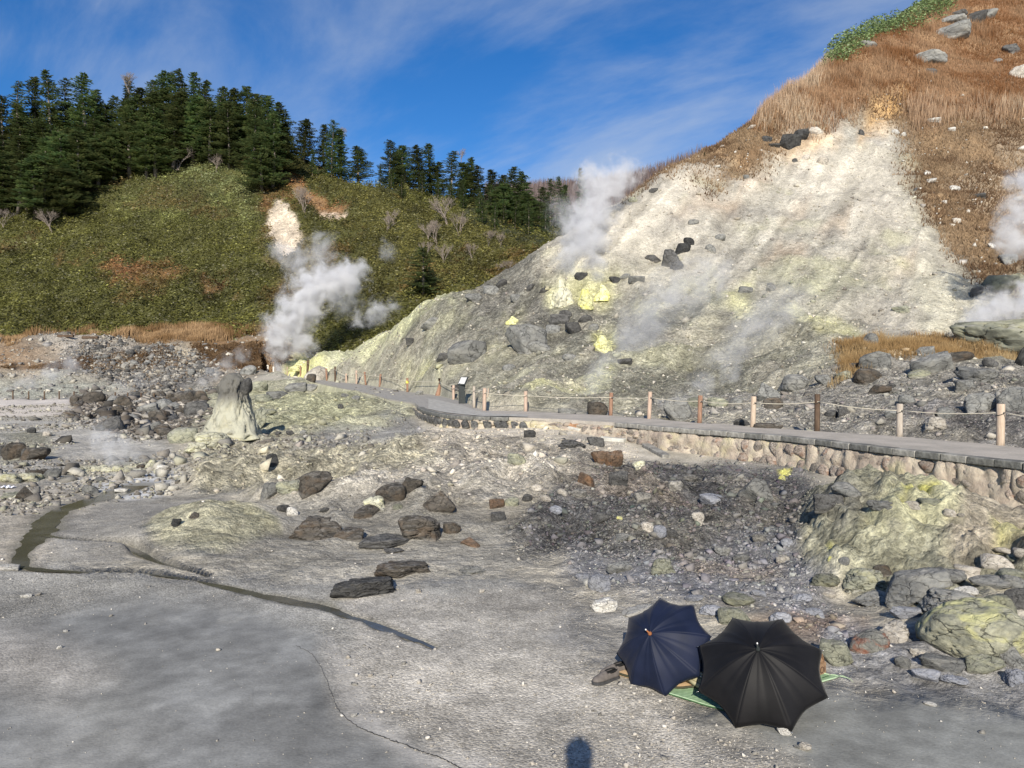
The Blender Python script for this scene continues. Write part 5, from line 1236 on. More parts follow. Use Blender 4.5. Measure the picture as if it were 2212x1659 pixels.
posts = [(2300, 985, 880, 'tan', 16, 0, None), (2161, 963, 872, 'tan', 16.5, 0, 'thick pale post with capped top'), (1943, 943, 872, 'grey', 13.5, .0, None), (1765, 932, 851, 'dark', 12, 0, 'dark brown post'), (1626, 922, 856, 'tan', 11.5, .03, None),
         (1511, 914, 854, 'rust', 10, .03, 'reddish brown post'), (1402, 906, 846, 'peach', 9, .04, None), (1319, 898, 848, 'rust', 8.5, .03, 'reddish post beside a dark boulder'), (1135.5, 890, 845, 'peach', 8, 0, None), (1046, 889, 838, 'peach', 8.5, .02, None),
         (1024, 881, 834, 'grey', 6.5, 0, None), (979.5, 866, 832, 'peach', 6, .01, None), (949, 857, 817, 'rust', 7, .0, 'leaning post with splayed foot'), (880, 847, 816.5, 'rust', 5, 0, 'post wrapped with a yellow band'), (820, 836, 808, 'rust', 4.6, .08, None),
         (790, 832, 803, 'rust', 4.2, -.08, None), (770, 831, 800, 'peach', 4.2, 0, None), (748, 828, 807, 'peach', 4, 0, None), (724, 825, 792, 'dark', 4, 0, None), (706, 823, 796, 'rust', 4.4, -.05, None), (664, 817, 777, 'dark', 5, .03, 'tall dark post by the white topped boulder'),
         (649, 814, 790, 'rust', 3.2, 0, None), (642, 813, 792, 'tan', 3, 0, None), (620.6, 813, 792, 'tan', 3, 0, None), (591, 813, 792, 'white', 3.4, 0, 'thin white post'), (578.5, 812, 788.5, 'white', 4.6, 0, 'thick white post at the far end')]
prev = None
for i, (px, base, top, col, w, tl, lab) in enumerate(posts):
    tp, H, pb, o, W = post(fence, px, base, top, col, w, None, tl, lab, flare=(px == 949))
    at = pb.lerp(tp, .80)
    front = at + Vector((0, -W * .55, 0))
    if prev is not None and i < 21: rope_span(fence, prev, front, .05 if i < 9 else .03, .011 if i < 12 else .018)
    if i < 12:
        ring = [at + Vector((math.cos(k / 10 * 6.283) * W * .54, math.sin(k / 10 * 6.283) * W * .54, -.03 + .04 * math.cos(k / 10 * 6.283))) - pb for k in range(11)]
        MB().tube(ring, .008, 5).build('tie', TIE, o, smooth=True)
    if px == 880: MB().tube([(0, 0, H * .62), (0, 0, H * .82)], W * .62, 10).build('yellow_band', plain('yellow_band', (.75, .60, .12), .5, .1), o)
    prev = front
# thick pale cap of the nearest post
# dark posts across the left basin
lf = empty('dark_post_fence', P(160, 861, 72)); tag(lf, 'row of short dark posts crossing the left basin below the scree bank', 'fence')
prev = None
for i, (x, b, tpy) in enumerate([(-8, 861, 845), (28, 861, 844), (62, 861, 845), (96, 862, 845), (128, 861, 845), (160, 861, 845), (190, 862, 846), (220, 861, 846), (249, 862, 847), (276, 863, 848), (305, 862, 848), (333, 862, 849)]):
    tp, H, pb, o, W = post(lf, x, b + 1, tpy, 'dark', 3.0, 72)
    q = pb.lerp(tp, .8)
    prev = q
# info lectern and thin pole
sp = P(998, 870, 36.0); sg = empty('info_lectern', sp, (0, 0, R(8))); tag(sg, 'dark metal lectern sign with slanted panel beside the path bend', 'sign')
BLK = plain('black_metal', (.03, .035, .035), .45, .2, 10, .1); 
k_ = 36.0 / F
MB().box((0, 0, 20 * k_), (14 * k_, 11 * k_, 44 * k_)).build('pedestal', BLK, sg, .01)
rot = Matrix.Rotation(R(-35), 3, 'Z') @ Matrix.Rotation(R(48), 3, 'X')
pn = MB().box((2 * k_, -1 * k_, 47 * k_), (19 * k_, 24 * k_, .05), rot=rot).build('panel', BLK, sg, .005)
t = NT('panel_print'); o_ = t.obj(); n = t.noise(o_, 8, 3); t.bsdf(t.mix(t.ramp(n, .4, .6), (.50, .50, .49), (.58, .58, .57)), .35, .5); 
MB().box(Vector((2 * k_, -1 * k_, 47 * k_)) + rot @ Vector((0, 0, .029)), (15 * k_, 19 * k_, .006), rot=rot).build('panel_face', t.m, pn)
pl = MB().tube([(0, 0, -.1), (.03, 0, .42), (.06, 0, .80)], .022, 8).build('thin_pole', WOOD['tan'], None, smooth=True); pl.location = P(1052, 884, 31.3); pl.location.z += .05; tag(pl, 'thin pale pole standing behind the post right of the lectern', 'pole')
# benches / boards at the far end
for (x, b, w, lab, c_) in ((535, 807, 64, 'pale grey concrete slab at the far end of the path', (.44, .44, .41)), (560, 814, 44, 'whitish plank lying in front of the concrete slab', (.62, .60, .55))):
    q = P(x, b, 88); o = MB().box((0, 0, 0), (w * 88 / F, 1.0, .3)).build('concrete_slab' if w > 50 else 'plank', plain('board' + str(w), c_, .85, .15, 3), None, .02); o.location = q; tag(o, lab, 'slab' if w > 50 else 'plank')
for (x, b, w, lab) in ((258, 822 - 98 + 0, 64, 0),): pass
for (x, b, lab) in ((142, 728, 'dark beam lying on the bank edge beside the dry grass, left one'), (195, 731, 'dark beam lying on the bank edge beside the dry grass, right one')):
    h = near_hit(x, b); q = h[0]; o = MB().box((0, 0, .12), (34 * q.y / F, .35, .3)).build('beam', WOOD['dark'], None, .02); o.location = q; tag(o, lab, 'beam')

# ------------------------------------------------------------------ stream water and the crack in the mud
t = NT('stream_water'); pos = t.pos(); c = t.mix(t.ramp(t.noise(pos, 1.1, 5), .4, .62), (.075, .07, .052), (.12, .115, .095)); t.bsdf(c, .14, .5, t.noise(pos, 7, 3), .08, .02); WATER = t.m
for si, pl in enumerate(SW):
    V = []; Fs = []; dens = []
    for (x0, y0, w0), (x1, y1, w1) in zip(pl[:-1], pl[1:]):
        L = math.hypot(x1 - x0, y1 - y0); n = max(2, int(L / .12))
        for k in range(n): f = k / n; dens.append((x0 + (x1 - x0) * f, y0 + (y1 - y0) * f, w0 + (w1 - w0) * f))
    dens.append(pl[-1]); A_ = np.array(dens)
    ker = np.ones(9) / 9; 
    for c_ in range(3): A_[4:-4, c_] = np.convolve(A_[:, c_], ker, 'valid')
    for i, (x, y, w) in enumerate(A_):
        a = A_[max(0, i - 2)]; b = A_[min(len(A_) - 1, i + 2)]; d = Vector((b[0] - a[0], b[1] - a[1], 0)).normalized(); nn = Vector((-d.y, d.x, 0)); rr__ = math.hypot(x, y)
        wid = min(.5, max(.03, w * rr__ / F * .95)) * .95
        zc_ = zat(x, y) + .014
        n1_ = float(fbm2(np.array([x * 3.1]), np.array([y * 3.1]), 3, 8)[0]); n2_ = float(fbm2(np.array([x * 3.1 + 50]), np.array([y * 3.1]), 3, 8)[0])
        for s_, nz_ in ((1, n1_), (-1, n2_)): q = Vector((x, y, zc_)) + nn * s_ * wid * (1 + .55 * nz_); V.append(tuple(q))
    V = np.array(V); zc = V[:, 2].copy(); zs = np.convolve(np.pad(zc, 12, mode='edge'), np.ones(25) / 25, 'valid'); V[:, 2] = zs
    for i in range(len(A_) - 1): Fs.append((2 * i, 2 * i + 1, 2 * i + 3, 2 * i + 2))
    me = bpy.data.meshes.new('stream'); me.from_pydata(V.tolist(), [], Fs); me.materials.append(WATER); tag(link('stream', me), kind='structure')
pool_h = near_hit(285, 1062)
CR = [(640, 1395), (672, 1412), (690, 1435), (706, 1470), (712, 1490), (722, 1512), (727, 1530), (748, 1552), (774, 1572), (800, 1583), (836, 1596), (870, 1608), (906, 1622), (930, 1630), (958, 1640), (985, 1655), (1010, 1668), (1040, 1690)]
V = []; Fs = []; g = random.Random(3); pts = []
for (x0, y0), (x1, y1) in zip(CR[:-1], CR[1:]):
    for k in range(9): f = k / 9; pts.append((x0 + (x1 - x0) * f + g.uniform(-1.5, 1.5), y0 + (y1 - y0) * f + g.uniform(-1.5, 1.5)))
for i, (x, y) in enumerate(pts):
    h = near_hit(x, y)[0]; w = .003 + .008 * g.random() * min(1, max(.12, (i - 20) / 80)); V += [(h.x, h.y - w, h.z + .004), (h.x, h.y + w, h.z + .004)]
for i in range(len(pts) - 1): Fs.append((2 * i, 2 * i + 2, 2 * i + 3, 2 * i + 1))
me = bpy.data.meshes.new('mud_crack'); me.from_pydata(V, [], Fs); me.materials.append(plain('damp_mud_crack_shade', (.05, .05, .052), .9, .3, 20)); tag(link('mud_crack', me), kind='structure')  # flat dark strip: damp mud with the crack's inner shade painted in

# ------------------------------------------------------------------ rock pinnacle
v, f = ICO[5]; v = v / np.linalg.norm(v, axis=1)[:, None]
def lathe_rock(seed, prof, squash, noise_amp, fine=.03):
    """column of rock: prof = [(height, half width, x offset)]"""
    d = v; zz = (d[:, 2] + 1) / 2; hs = [p[0] for p in prof]; w = np.interp(zz, hs, [p[1] for p in prof]); ox = np.interp(zz, hs, [p[2] for p in prof])
    rxy = np.maximum(np.hypot(d[:, 0], d[:, 1]), 1e-6); cx_, cy_ = d[:, 0] / rxy, d[:, 1] / rxy; cap = np.clip(rxy / .30, 0, 1)
    p = np.stack([cx_ * w * cap + ox, cy_ * w * squash * cap, zz], 1)
    n = fbm3(p[:, 0] * 2.2 + seed, p[:, 1] * 2.2, p[:, 2] * 1.3, 4, seed); r_ = np.abs(fbm3(p[:, 0] * 7, p[:, 1] * 7 + seed, p[:, 2] * 2.0, 4, seed + 3)); lay = np.sin(p[:, 2] * 26 + n * 8) * .012
    k = (1 + noise_amp * n * 2 - .25 * np.clip(.12 - r_, 0, 1) / .12 + lay * 2); p[:, 0] = ox + (p[:, 0] - ox) * k; p[:, 1] *= k; p[:, 2] += fine * fbm3(p[:, 0] * 8, p[:, 1] * 8, p[:, 2] * 8, 3, seed + 5)
    return p, f
hp = near_hit(492, 948)[0]; sc_ = hp.y / F
p, ff = lathe_rock(4, [(0, .64, 0), (.12, .56, 0), (.32, .44, .01), (.52, .34, .0), (.66, .29, -.02), (.78, .30, -.04), (.9, .23, -.03), (1, .10, -.04)], .85, .22)
t = NT('pinnacle_rock'); o_ = t.obj(); sz_ = t.n('ShaderNodeSeparateXYZ'); t.l(o_, sz_.inputs[0]); n = t.noise(o_, 3.5, 9, .7, .5)
c = t.mix(t.ramp(t.math('ADD', sz_.outputs[2], t.math('MULTIPLY', n, .25)), .60, .80), (.43, .42, .33), (.15, .145, .13)); c = t.mix(t.math('MULTIPLY', t.ramp(t.noise(o_, 6, 7, .7), .55, .66), .5), c, (.17, .165, .15))
c = t.mix(t.math('MULTIPLY', t.ramp(sz_.outputs[2], 0.0, .15, 1, 0), .6), c, (.62, .60, .42)); t.bsdf(c, .9, .2, t.math('ADD', n, t.math('MULTIPLY', t.noise(o_, 14, 6, .7), .4)), .9, .12)
o = link('rock_pinnacle', np_mesh('rock_pinnacle', p, ff, True), None, t.m); o.location = hp + Vector((0, .7, -.1)); o.scale = (118 * sc_, 118 * sc_, 150 * sc_); tag(o, 'tall pale rock pinnacle with dark craggy head in the left middle distance', 'rock')
boulder(515, 872, 22, 60, 'round', 'dark', None)
last = COL.objects[-1]; last.location = hp + Vector((.56, .1, 128 * sc_ * .80)); last.scale = (.40, .4, .45); tag(last, 'dark round stone resting against the head of the pinnacle', 'stone')
for (x, b, w, h, lab) in ((548, 930, 44, 64, 'striped grey fin of rock against the right side of the pinnacle'),):
    boulder(x - 14, b, w, h, 'crag', 'olive', lab, None, 'boulder', None, .5, 5)
for (x, b, w, h, m_, lab) in ((460, 968, 70, 40, 'yellow', 'cream crusted lump at the foot of the pinnacle'), (425, 975, 54, 22, 'yellow', 'low cream lump left below the pinnacle foot')):
    boulder(x, b, w, h, 'lumpy', m_, lab, sub=5)
# sulphur towers on the slope
for (x, b, w, h, m_, sd, lab) in ((1215, 662, 52, 64, 'yellow', 11, 'pale cream sulfur tower, the left one of the group under the steam'), (1266, 666, 42, 46, 'sulfur', 12, 'bright yellow sulfur tower in the middle of the group'),
                                (1303, 648, 34, 36, 'sulfur', 13, 'small bright yellow sulfur tower at right of the group'), (1302, 762, 44, 40, 'sulfur', 14, 'yellow sulfur lump lower on the slope in thin steam'), (1108, 700, 28, 18, 'sulfur', 15, 'little yellow sulfur patch above the blocky boulder'), (650, 800, 60, 24, 'sulfur', 16, 'bright yellow sulfur bank beside the steam at the far path')):
    h_ = near_hit(x, b)[0]; s_ = h_.y / F; p, ff = lathe_rock(sd, [(0, .55, 0), (.3, .46, 0), (.6, .34, .05), (.8, .22, .0), (1, .10, -.05)], .9, .32, .05)
    o = link('sulfur_deposit', np_mesh('sulfur_deposit', p, ff, True), None, RM[m_]); o.location = h_ + Vector((0, w * s_ * .3, -.1 * h * s_)); o.scale = (w * s_, w * s_, h * s_ * 1.05); tag(o, lab, 'sulfur deposit')
for (x, b, lab) in ((1692, 1040, 'bright yellow sulfur bump on the dark rubble'), (1340, 1128, 'small yellow sulfur bump among dark stones'), (1802, 1216, 'yellow sulfur bump at the left foot of the mound'), (60, 1040, 'yellow green mossy lump at the left edge'), (20, 1042, 'yellow green crusted lump cut by the left edge')):
    h_ = near_hit(x, b); h_ = h_[0]; s_ = h_.y / F; w = 52 if x < 100 else 16; o = own_mat(link('sulfur_bump', rock_mesh('lumpy', 2, 4, RM['sulfur'])), RM['sulfur'] if x > 100 else RM['yellow']); o.location = h_ + Vector((0, .1, -.02)); o.scale = (w * s_, w * s_, w * s_ * (.9 if x > 100 else .4)); tag(o, lab, 'sulfur deposit')
# white cloth thing at the left edge
h_ = near_hit(8, 1057)[0]; s_ = h_.y / F; bm = bmesh.new(); bmesh.ops.create_grid(bm, x_segments=14, y_segments=14, size=.5)
for vv in bm.verts: vv.co.z = .16 * abs(math.sin(vv.co.x * 9 + vv.co.y * 4)) * (1 - abs(vv.co.x)) + .12 * max(0, .4 - abs(vv.co.x + .3)) ; vv.co.y *= .7
me = bpy.data.meshes.new('white_cloth'); bm.to_mesh(me); bm.free(); me.materials.append(plain('white_fabric', (.78, .78, .82), .8, .05)); o = link('white_cloth', me); o.modifiers.new('t', 'SOLIDIFY').thickness = .01; o.location = h_ + Vector((0, .1, .02)); o.scale = (30 * s_, 30 * s_, 30 * s_); tag(o, 'crumpled white cloth on the sand at the left edge', 'cloth')
# ------------------------------------------------------------------ trees
def leafmat(name, a, b, trans=.25, rough=.6):
    t = NT(name); r = t.rnd(); at = t.attr('Col'); n = t.noise(t.obj(), 1.1, 3)
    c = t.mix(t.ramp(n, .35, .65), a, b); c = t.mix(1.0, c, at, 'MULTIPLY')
    h = t.n('ShaderNodeHueSaturation'); t.l(c, h.inputs['Color']); t.l(t.math('MULTIPLY_ADD', r, .7, .68), h.inputs['Value']); t.l(t.math('MULTIPLY_ADD', r, .045, .470), h.inputs['Hue'])
    d = t.n('ShaderNodeBsdfPrincipled'); t.l(h.outputs[0], d.inputs['Base Color']); d.inputs['Roughness'].default_value = rough; d.inputs['Specular IOR Level'].default_value = .25
    tr = t.n('ShaderNodeBsdfTranslucent'); t.l(h.outputs[0], tr.inputs['Color']); m = t.n('ShaderNodeMixShader'); m.inputs[0].default_value = trans
    t.l(d.outputs[0], m.inputs[1]); t.l(tr.outputs[0], m.inputs[2]); t.l(m.outputs[0], t.out.inputs['Surface']); return t.m
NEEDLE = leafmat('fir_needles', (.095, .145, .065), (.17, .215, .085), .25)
BARK = plain('fir_bark', (.20, .17, .145), .9, .3, 6)
PALEBARK = plain('pale_bare_wood', (.24, .20, .17), .9, .25, 6)
def fir(seed, H=12.0, Rm=2.5, gap=.08, flat=.0, dens=1.0):
    g = random.Random(seed); rg = np.random.default_rng(seed)
    lean = [(0, 0, 0), (g.uniform(-.15, .15), g.uniform(-.15, .15), H * .4), (g.uniform(-.3, .3), g.uniform(-.3, .3), H * .8), (g.uniform(-.3, .3), g.uniform(-.3, .3), H)]
    tm = MB().tube([Vector(p) - Vector((0, 0, .6 if i == 0 else 0)) for i, p in enumerate(lean)], [.21, .16, .07, .015], 7).mesh('trunk', BARK, 0, True)
    V = []; Fc = []; Cc = []
    z = H * gap; lop = g.uniform(0, 6.28); tiers = H / g.uniform(9, 13)
    while z < H * .985:
        f = z / H; env = (1 - f) ** .55 * (1.0 if f > .16 else .6 + f * 2.5)
        ph_ = (z / tiers + .25 * math.sin(z * 1.3 + seed)) % 1.0
        prof = env * Rm * (.62 + .45 * (1 - ph_)) + .22
        tx = np.interp(z, [p[2] for p in lean], [p[0] for p in lean]); ty = np.interp(z, [p[2] for p in lean], [p[1] for p in lean])
        nb = max(2, int((2.6 if f < .85 else 2) * dens)); a0 = g.uniform(0, 6.28)
        for b in range(nb):
            az = a0 + b * 6.283 / nb + g.uniform(-.7, .7); L = prof * g.uniform(.5, 1.2) * (1 + .22 * math.cos(az - lop)); droop = g.uniform(-.05, .22) + (.12 if f < .4 else 0); z0 = z + g.uniform(-.1, .1)
            if g.random() < .06: L *= 1.35
            ca, sa_ = math.cos(az), math.sin(az); step = .25; n = max(2, int(L / step)); sh = g.uniform(.6, 1.25); fanw = g.uniform(.8, 1.3)
            for k in range(n):
                s = (k + .6) / n
                if s < .25 and L > 1.2: continue
                rr = L * s; zz = z0 - droop * rr * (1.25 - .75 * s) + .12 * s * s * L
                wd_ = (.28 + .62 * (1 - abs(s - .6)) * min(1, L / 1.4)) * fanw
                for side in (-1, 1, -.45, .45):
                    off = side * wd_ * .5 * g.uniform(.7, 1.15); cx_ = tx + ca * rr - sa_ * off; cy_ = ty + sa_ * rr + ca * off; cz = zz + g.uniform(-.05, .08) - abs(off) * .12
                    la = az + side * .8 + g.uniform(-.4, .4); ll = .34 * g.uniform(.7, 1.35); lw = .12 * g.uniform(.8, 1.3); tl = g.uniform(-.25, .45)
                    ux, uy = math.cos(la), math.sin(la); i0 = len(V)
                    V += [(cx_ - ux * ll * .5, cy_ - uy * ll * .5, cz - tl * ll * .4), (cx_ - uy * lw, cy_ + ux * lw, cz - .05), (cx_ + ux * ll * .6, cy_ + uy * ll * .6, cz + tl * ll * .5), (cx_ + uy * lw, cy_ - ux * lw, cz - .05 + g.uniform(-.06, .06))]
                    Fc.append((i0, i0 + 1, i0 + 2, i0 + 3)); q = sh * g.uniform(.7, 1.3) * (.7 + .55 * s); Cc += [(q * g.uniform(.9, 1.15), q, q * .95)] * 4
        z += .115 + .05 * g.random()
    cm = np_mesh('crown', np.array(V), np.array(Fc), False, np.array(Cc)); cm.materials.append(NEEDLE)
    return tm, cm, H
FIRS = [fir(1, 12, 2.5), fir(2, 12, 2.0, .14), fir(3, 12, 2.9, .06), fir(4, 12, 2.2, .2, dens=.8), fir(5, 12, 1.9, .05, dens=.85), fir(6, 12, 2.6, .1)]
FIRR = [2.5, 2.2, 2.9, 2.35, 2.1, 2.6]
def tree(x, y, z0, H, k, label, group=None, wide=1.0, name='fir_tree'):
    tm, cm, H0 = FIRS[k % len(FIRS)]; g = random.Random(int(x * 97 + y * 13)); e = empty(name, (x, y, z0 - .3), (g.uniform(-.05, .05), g.uniform(-.05, .05), g.uniform(0, 6.28))); s = H / H0; e.scale = (s * wide * g.uniform(.85, 1.2), s * wide * g.uniform(.85, 1.2), s)
    link('trunk', tm, e); link('crown', cm, e); tag(e, label, 'tree', group)
def tree_px(px, top, Yd, k, label, group=None, base=None, wide=1.0):
    a, b = ray(px, top); x = a * Yd; zt = CAM_Z + b * Yd
    z0 = hill_z(x, Yd); H = zt - z0
    if H < 2.5: z0 = zt - 2.5; H = 2.5
    if H > 19: H = 19; z0 = zt - H
    tree(x, Yd, z0, H, k, label, group, wide * min(2.8, max(.8, 4.4 / (FIRR[k % 6] * H / 12)) if H > 7 else 1.0))
FL = 'fir on the skyline row of the left wood'; FG = 'firs of the dense left wood'
named = {110: 'tall fir with twin blunt top, second peak of the left wood skyline', 183: 'broad topped fir at the left skyline right of the twin top', 268: 'thin wispy fir poking above the left skyline', 352: 'fir at the highest peak of the middle skyline', 575: 'fir at the right end of the main wood on the skyline',
         655: 'left one of two firs standing apart on the ridge', 716: 'right taller one of two firs standing apart on the ridge', 775: 'small slender fir between ridge groups', 840: 'dense conical fir on the falling ridge', 905: 'fir with ragged right side on the falling ridge', 975: 'narrow pointed fir on the falling ridge', 1105: 'tall wide fir at the right end of the falling ridge'}
sky_list = [(-30, 190, 160), (5, 200, 158), (38, 172, 160), (75, 160, 164), (110, 147, 160), (140, 165, 166), (183, 149, 160), (215, 192, 168), (240, 200, 172), (268, 158, 172), (300, 185, 172), (335, 168, 176), (352, 146, 170), (378, 153, 174), (397, 148, 168), (417, 152, 173), (440, 166, 170), (478, 178, 172), (505, 188, 168), (528, 182, 170), (555, 200, 164), (575, 205, 160), (598, 218, 164), (617, 262, 166),
            (655, 252, 165), (700, 264, 168), (716, 255, 163), (736, 275, 166), (775, 312, 166), (840, 298, 163), (858, 318, 168), (872, 310, 166), (905, 308, 164), (930, 308, 170), (945, 345, 170), (975, 320, 165), (1000, 345, 168), (1015, 336, 170), (1037, 352, 166), (1060, 362, 172), (1085, 372, 176), (1105, 355, 165), (1128, 366, 168), (1190, 383, 205), (1212, 378, 205), (1225, 395, 210), (1255, 356, 190), (1170, 400, 215)]
for i, (px, top, Yd) in enumerate(sky_list):
    lab = named.get(px); tree_px(px, top, Yd, i * 5 + 1, lab or (FL if px < 640 else 'dark fir in the row along the falling ridge at centre left' if px < 1140 else 'far dark fir near the tall steam column'), None if lab else ('skyline firs of the left wood' if px < 640 else 'firs along the falling ridge' if px < 1140 else 'far firs near the steam'), wide=.6 if px == 268 else .62 if 700 < px < 720 or px > 1180 else .9 if px < 640 else .8)
g = random.Random(21)
def fill(x0, x1, dx, topf, Yd, jit=14, yj=3, w=1.0, lab='dark green fir in the dense left wood', grp='firs of the dense left wood'):
    px = x0
    while px < x1:
        tree_px(px + g.uniform(-6, 6), topf(px) + g.uniform(-jit, jit), Yd + g.uniform(-yj, yj), g.randrange(6), lab, grp, wide=w); px += dx * g.uniform(.8, 1.2)
lin = lambda *p: (lambda x: float(np.interp(x, p[::2], p[1::2])))
fill(-40, 600, 30, lin(-40, 235, 200, 225, 350, 190, 500, 215, 600, 240), 164, lab='fir of the left wood just below its skyline row', grp='second row firs of the left wood')
fill(-40, 500, 34, lin(-40, 265, 230, 260, 350, 225, 500, 232), 157, lab='fir in the middle rows of the left wood', grp='middle row firs of the left wood')
fill(-40, 235, 34, lin(-40, 290, 240, 290), 150, lab='fir low in the left wood behind its front row', grp='lower row firs of the left wood')
fill(-40, 170, 36, lin(-40, 330, 170, 330), 144.5, 10, lab='fir in the front row at the lower left of the wood', grp='front row firs at lower left')
fill(170, 330, 34, lin(170, 280, 330, 262), 156, 10, lab='fir at the wood edge above the bare leaning tree', grp='wood edge firs')
fill(820, 1000, 30, lin(820, 345, 1000, 385), 160, 12, lab='fir below the skyline of the falling ridge at its upper part', grp='firs below the skyline of the falling ridge at its upper part')
fill(980, 1150, 26, lin(980, 392, 1150, 412), 153, 12, lab='fir in the dark clump at the lower falling ridge', grp='firs in the dark clump at the lower falling ridge')
fill(1040, 1180, 30, lin(1040, 420, 1180, 440), 145, 10, lab='fir at the lower front of the dark ridge clump', grp='firs at the lower front of the dark ridge clump')
fill(1150, 1260, 30, lin(1150, 440, 1260, 450), 152, 10, lab='fir beside the tall steam column', grp='firs beside the tall steam column')
for (px, top, Yd, k, lab) in ((548, 212, 153, 2, 'large fir at the front right corner of the main wood, left half'), (588, 235, 151, 0, 'large fir at the front right corner of the main wood, right half'), (565, 290, 149, 5, 'dark low fir in front of the corner firs'), (607, 285, 155, 3, 'fir tucked right of the corner firs above the bare streak'),
                              (915, 533, 113, 1, 'lone dark fir standing by itself low on the green slope'), (868, 375, 152, 4, 'narrow fir dipping below the ridge row above thin steam'), (675, 318, 160, 1, 'small fir below the two firs standing apart'), (140, 360, 143, 0, 'lowest fir at the front of the left wood'), (95, 345, 141.5, 2, 'wide fir at the lower front edge of the left wood')):
    if px == 915:
        h_ = hill_hit(915, 636); H_ = 106 * h_.y / F; tree(h_.x, h_.y, h_.z, H_, 0, lab, None, 3.0 / (2.5 * H_ / 12))
    else: tree_px(px, top, Yd, k, lab, wide=1.1)
tm, cm, _ = FIRS[3]
h_ = Vector(P(1522, 338, 67.5)); tree(h_.x, h_.y, h_.z - .4, 1.1, 3, 'tiny fir on the crest of the brown slope', None)

# bare trees: twigs in one skin of thin strips
def bare(seed, H=4.0, spread=1.0):
    g = random.Random(seed); V = []; Fc = []
    tw = MB()
    def grow(p, d, L, r, depth):
        q = p + d * L; mid_ = p + d * L * .5 + Vector((g.uniform(-.1, .1), g.uniform(-.1, .1), .03)) * L
        tgt = tr if depth < 1 else tw
        tgt.tube([p, mid_, q], [r, r * .8, r * .62], 4 if depth else 6, False)
        if depth > 4 or r < .006: return
        for k in range(3 if depth < 4 else 2):
            nd = (d + Vector((g.uniform(-1, 1) * spread, g.uniform(-1, 1) * spread, g.uniform(-.1, .55))) * .62).normalized()
            grow(q if k else mid_.lerp(q, .6), nd, L * g.uniform(.6, .85), r * .62, depth + 1)
    tr = MB()
    for k in range(3): grow(Vector((g.uniform(-.08, .08), g.uniform(-.08, .08), -.2)), Vector((g.uniform(-.5, .5), g.uniform(-.5, .5), 1)).normalized(), H * .30, .07, 0)
    return tr.mesh('trunk', PALEBARK, 0, True), tw.mesh('crown', PALEBARK, 0, False), H
BARE = [bare(1), bare(2, spread=1.3), bare(3, spread=.8)]
for (px, b, h, k, lab) in ((112, 502, 62, 1, 'pale bare bushy tree at the foot of the left wood'), (8, 492, 50, 1, 'pale bare tree cut by the left edge below the wood'), (310, 352, 78, 0, 'bare tree with curving limbs, left one at the wood edge'), (335, 350, 62, 2, 'bare tree right of the curving limbed one at the wood edge'),
                           (383, 367, 78, 1, 'pale bare tree standing out in front of firs, upper hill'), (467, 375, 46, 2, 'thin bare sapling on the upper hill'), (152, 398, 78, 2, 'bare leaning tree inside the left wood'), (225, 395, 62, 0, 'bare tree in shadow at the right edge of the left wood'), (505, 330, 66, 2, 'pale bare twiggy tree left of the corner firs'),
                           (967, 487, 82, 1, 'round headed bare tree left of the dark ridge firs'), (925, 525, 56, 2, 'bare pale sapling left of the round headed one'), (945, 530, 62, 0, 'slender bare sapling below the round headed tree'), (990, 512, 58, 2, 'slender bare sapling right of the round headed tree'), (920, 560, 44, 0, None), (960, 572, 50, 2, None), (1055, 530, 42, 1, 'reddish bare bush below the dark ridge firs'), (1080, 535, 36, 2, None), (1020, 560, 40, 0, None), (835, 500, 44, 0, None), (850, 485, 38, 2, None),
                           (659, 462, 62, 2, 'dead grey trunk with broken branches beside the white scar'), (648, 440, 44, 0, 'second dead trunk left of the grey one beside the scar'), (280, 200, 50, 0, 'pale bare tree behind the left skyline'), (1100, 596, 40, 1, 'brown bare shrub against the white crest'), (1075, 590, 26, 1, None), (996, 350, 34, 2, 'white dead treetop rising above the falling ridge'), (745, 300, 30, 0, None), (60, 460, 40, 0, None), (720, 600, 30, 1, None)):
    h_ = hill_hit(px, b)
    if h_ is None or px in (996, 280): h_ = Vector(P(px, b, 168))
    H = h * h_.y / F; tm, cm, H0 = BARE[k]; e = empty('bare_tree', h_, (0, 0, g.uniform(0, 6.28))); s = H / 4.0 * .95; e.scale = (s, s, s)
    link('trunk', tm, e); link('crown', cm, e); tag(e, lab or 'small leafless sapling on the green slope below the ridge', 'tree', None if lab else 'small leafless saplings')
# leafless brush of the far hill
fg = np.random.default_rng(77)
def leaf_cloud(name, pts, size, cols, mat, label, up=.5, aspect=.5, hgt=.8, seed=0, blade=False):
    g = np.random.default_rng(seed); n = len(pts); s = size * g.uniform(.6, 1.4, n); a = g.uniform(0, 6.283, n); tl = g.uniform(-.9, .9, n)
    hz = g.random(n) ** .8 * (hgt if np.isscalar(hgt) else hgt); c = pts + np.stack([np.zeros(n), np.zeros(n), hz], 1)
    ux = np.stack([np.cos(a), np.sin(a), tl * .6], 1) * s[:, None] * .5; up_ = np.stack([-np.sin(a) * np.sin(tl), np.cos(a) * np.sin(tl), np.abs(np.cos(tl)) * up + .15], 1) * s[:, None] * aspect
    V = np.stack([c - ux, c + up_ * .6, c + ux, c - up_ * .6], 1).reshape(-1, 3); Fc = np.arange(n * 4).reshape(-1, 4)
    me = np_mesh(name, V, Fc, False, np.repeat(cols, 4, 0)); o = link(name, me, None, mat); tag(o, label, None, None, 'stuff'); return o
LEAF = leafmat('bamboo_grass_leaf', (.9, .9, .9), (1.2, 1.2, 1.1), .25, .45)
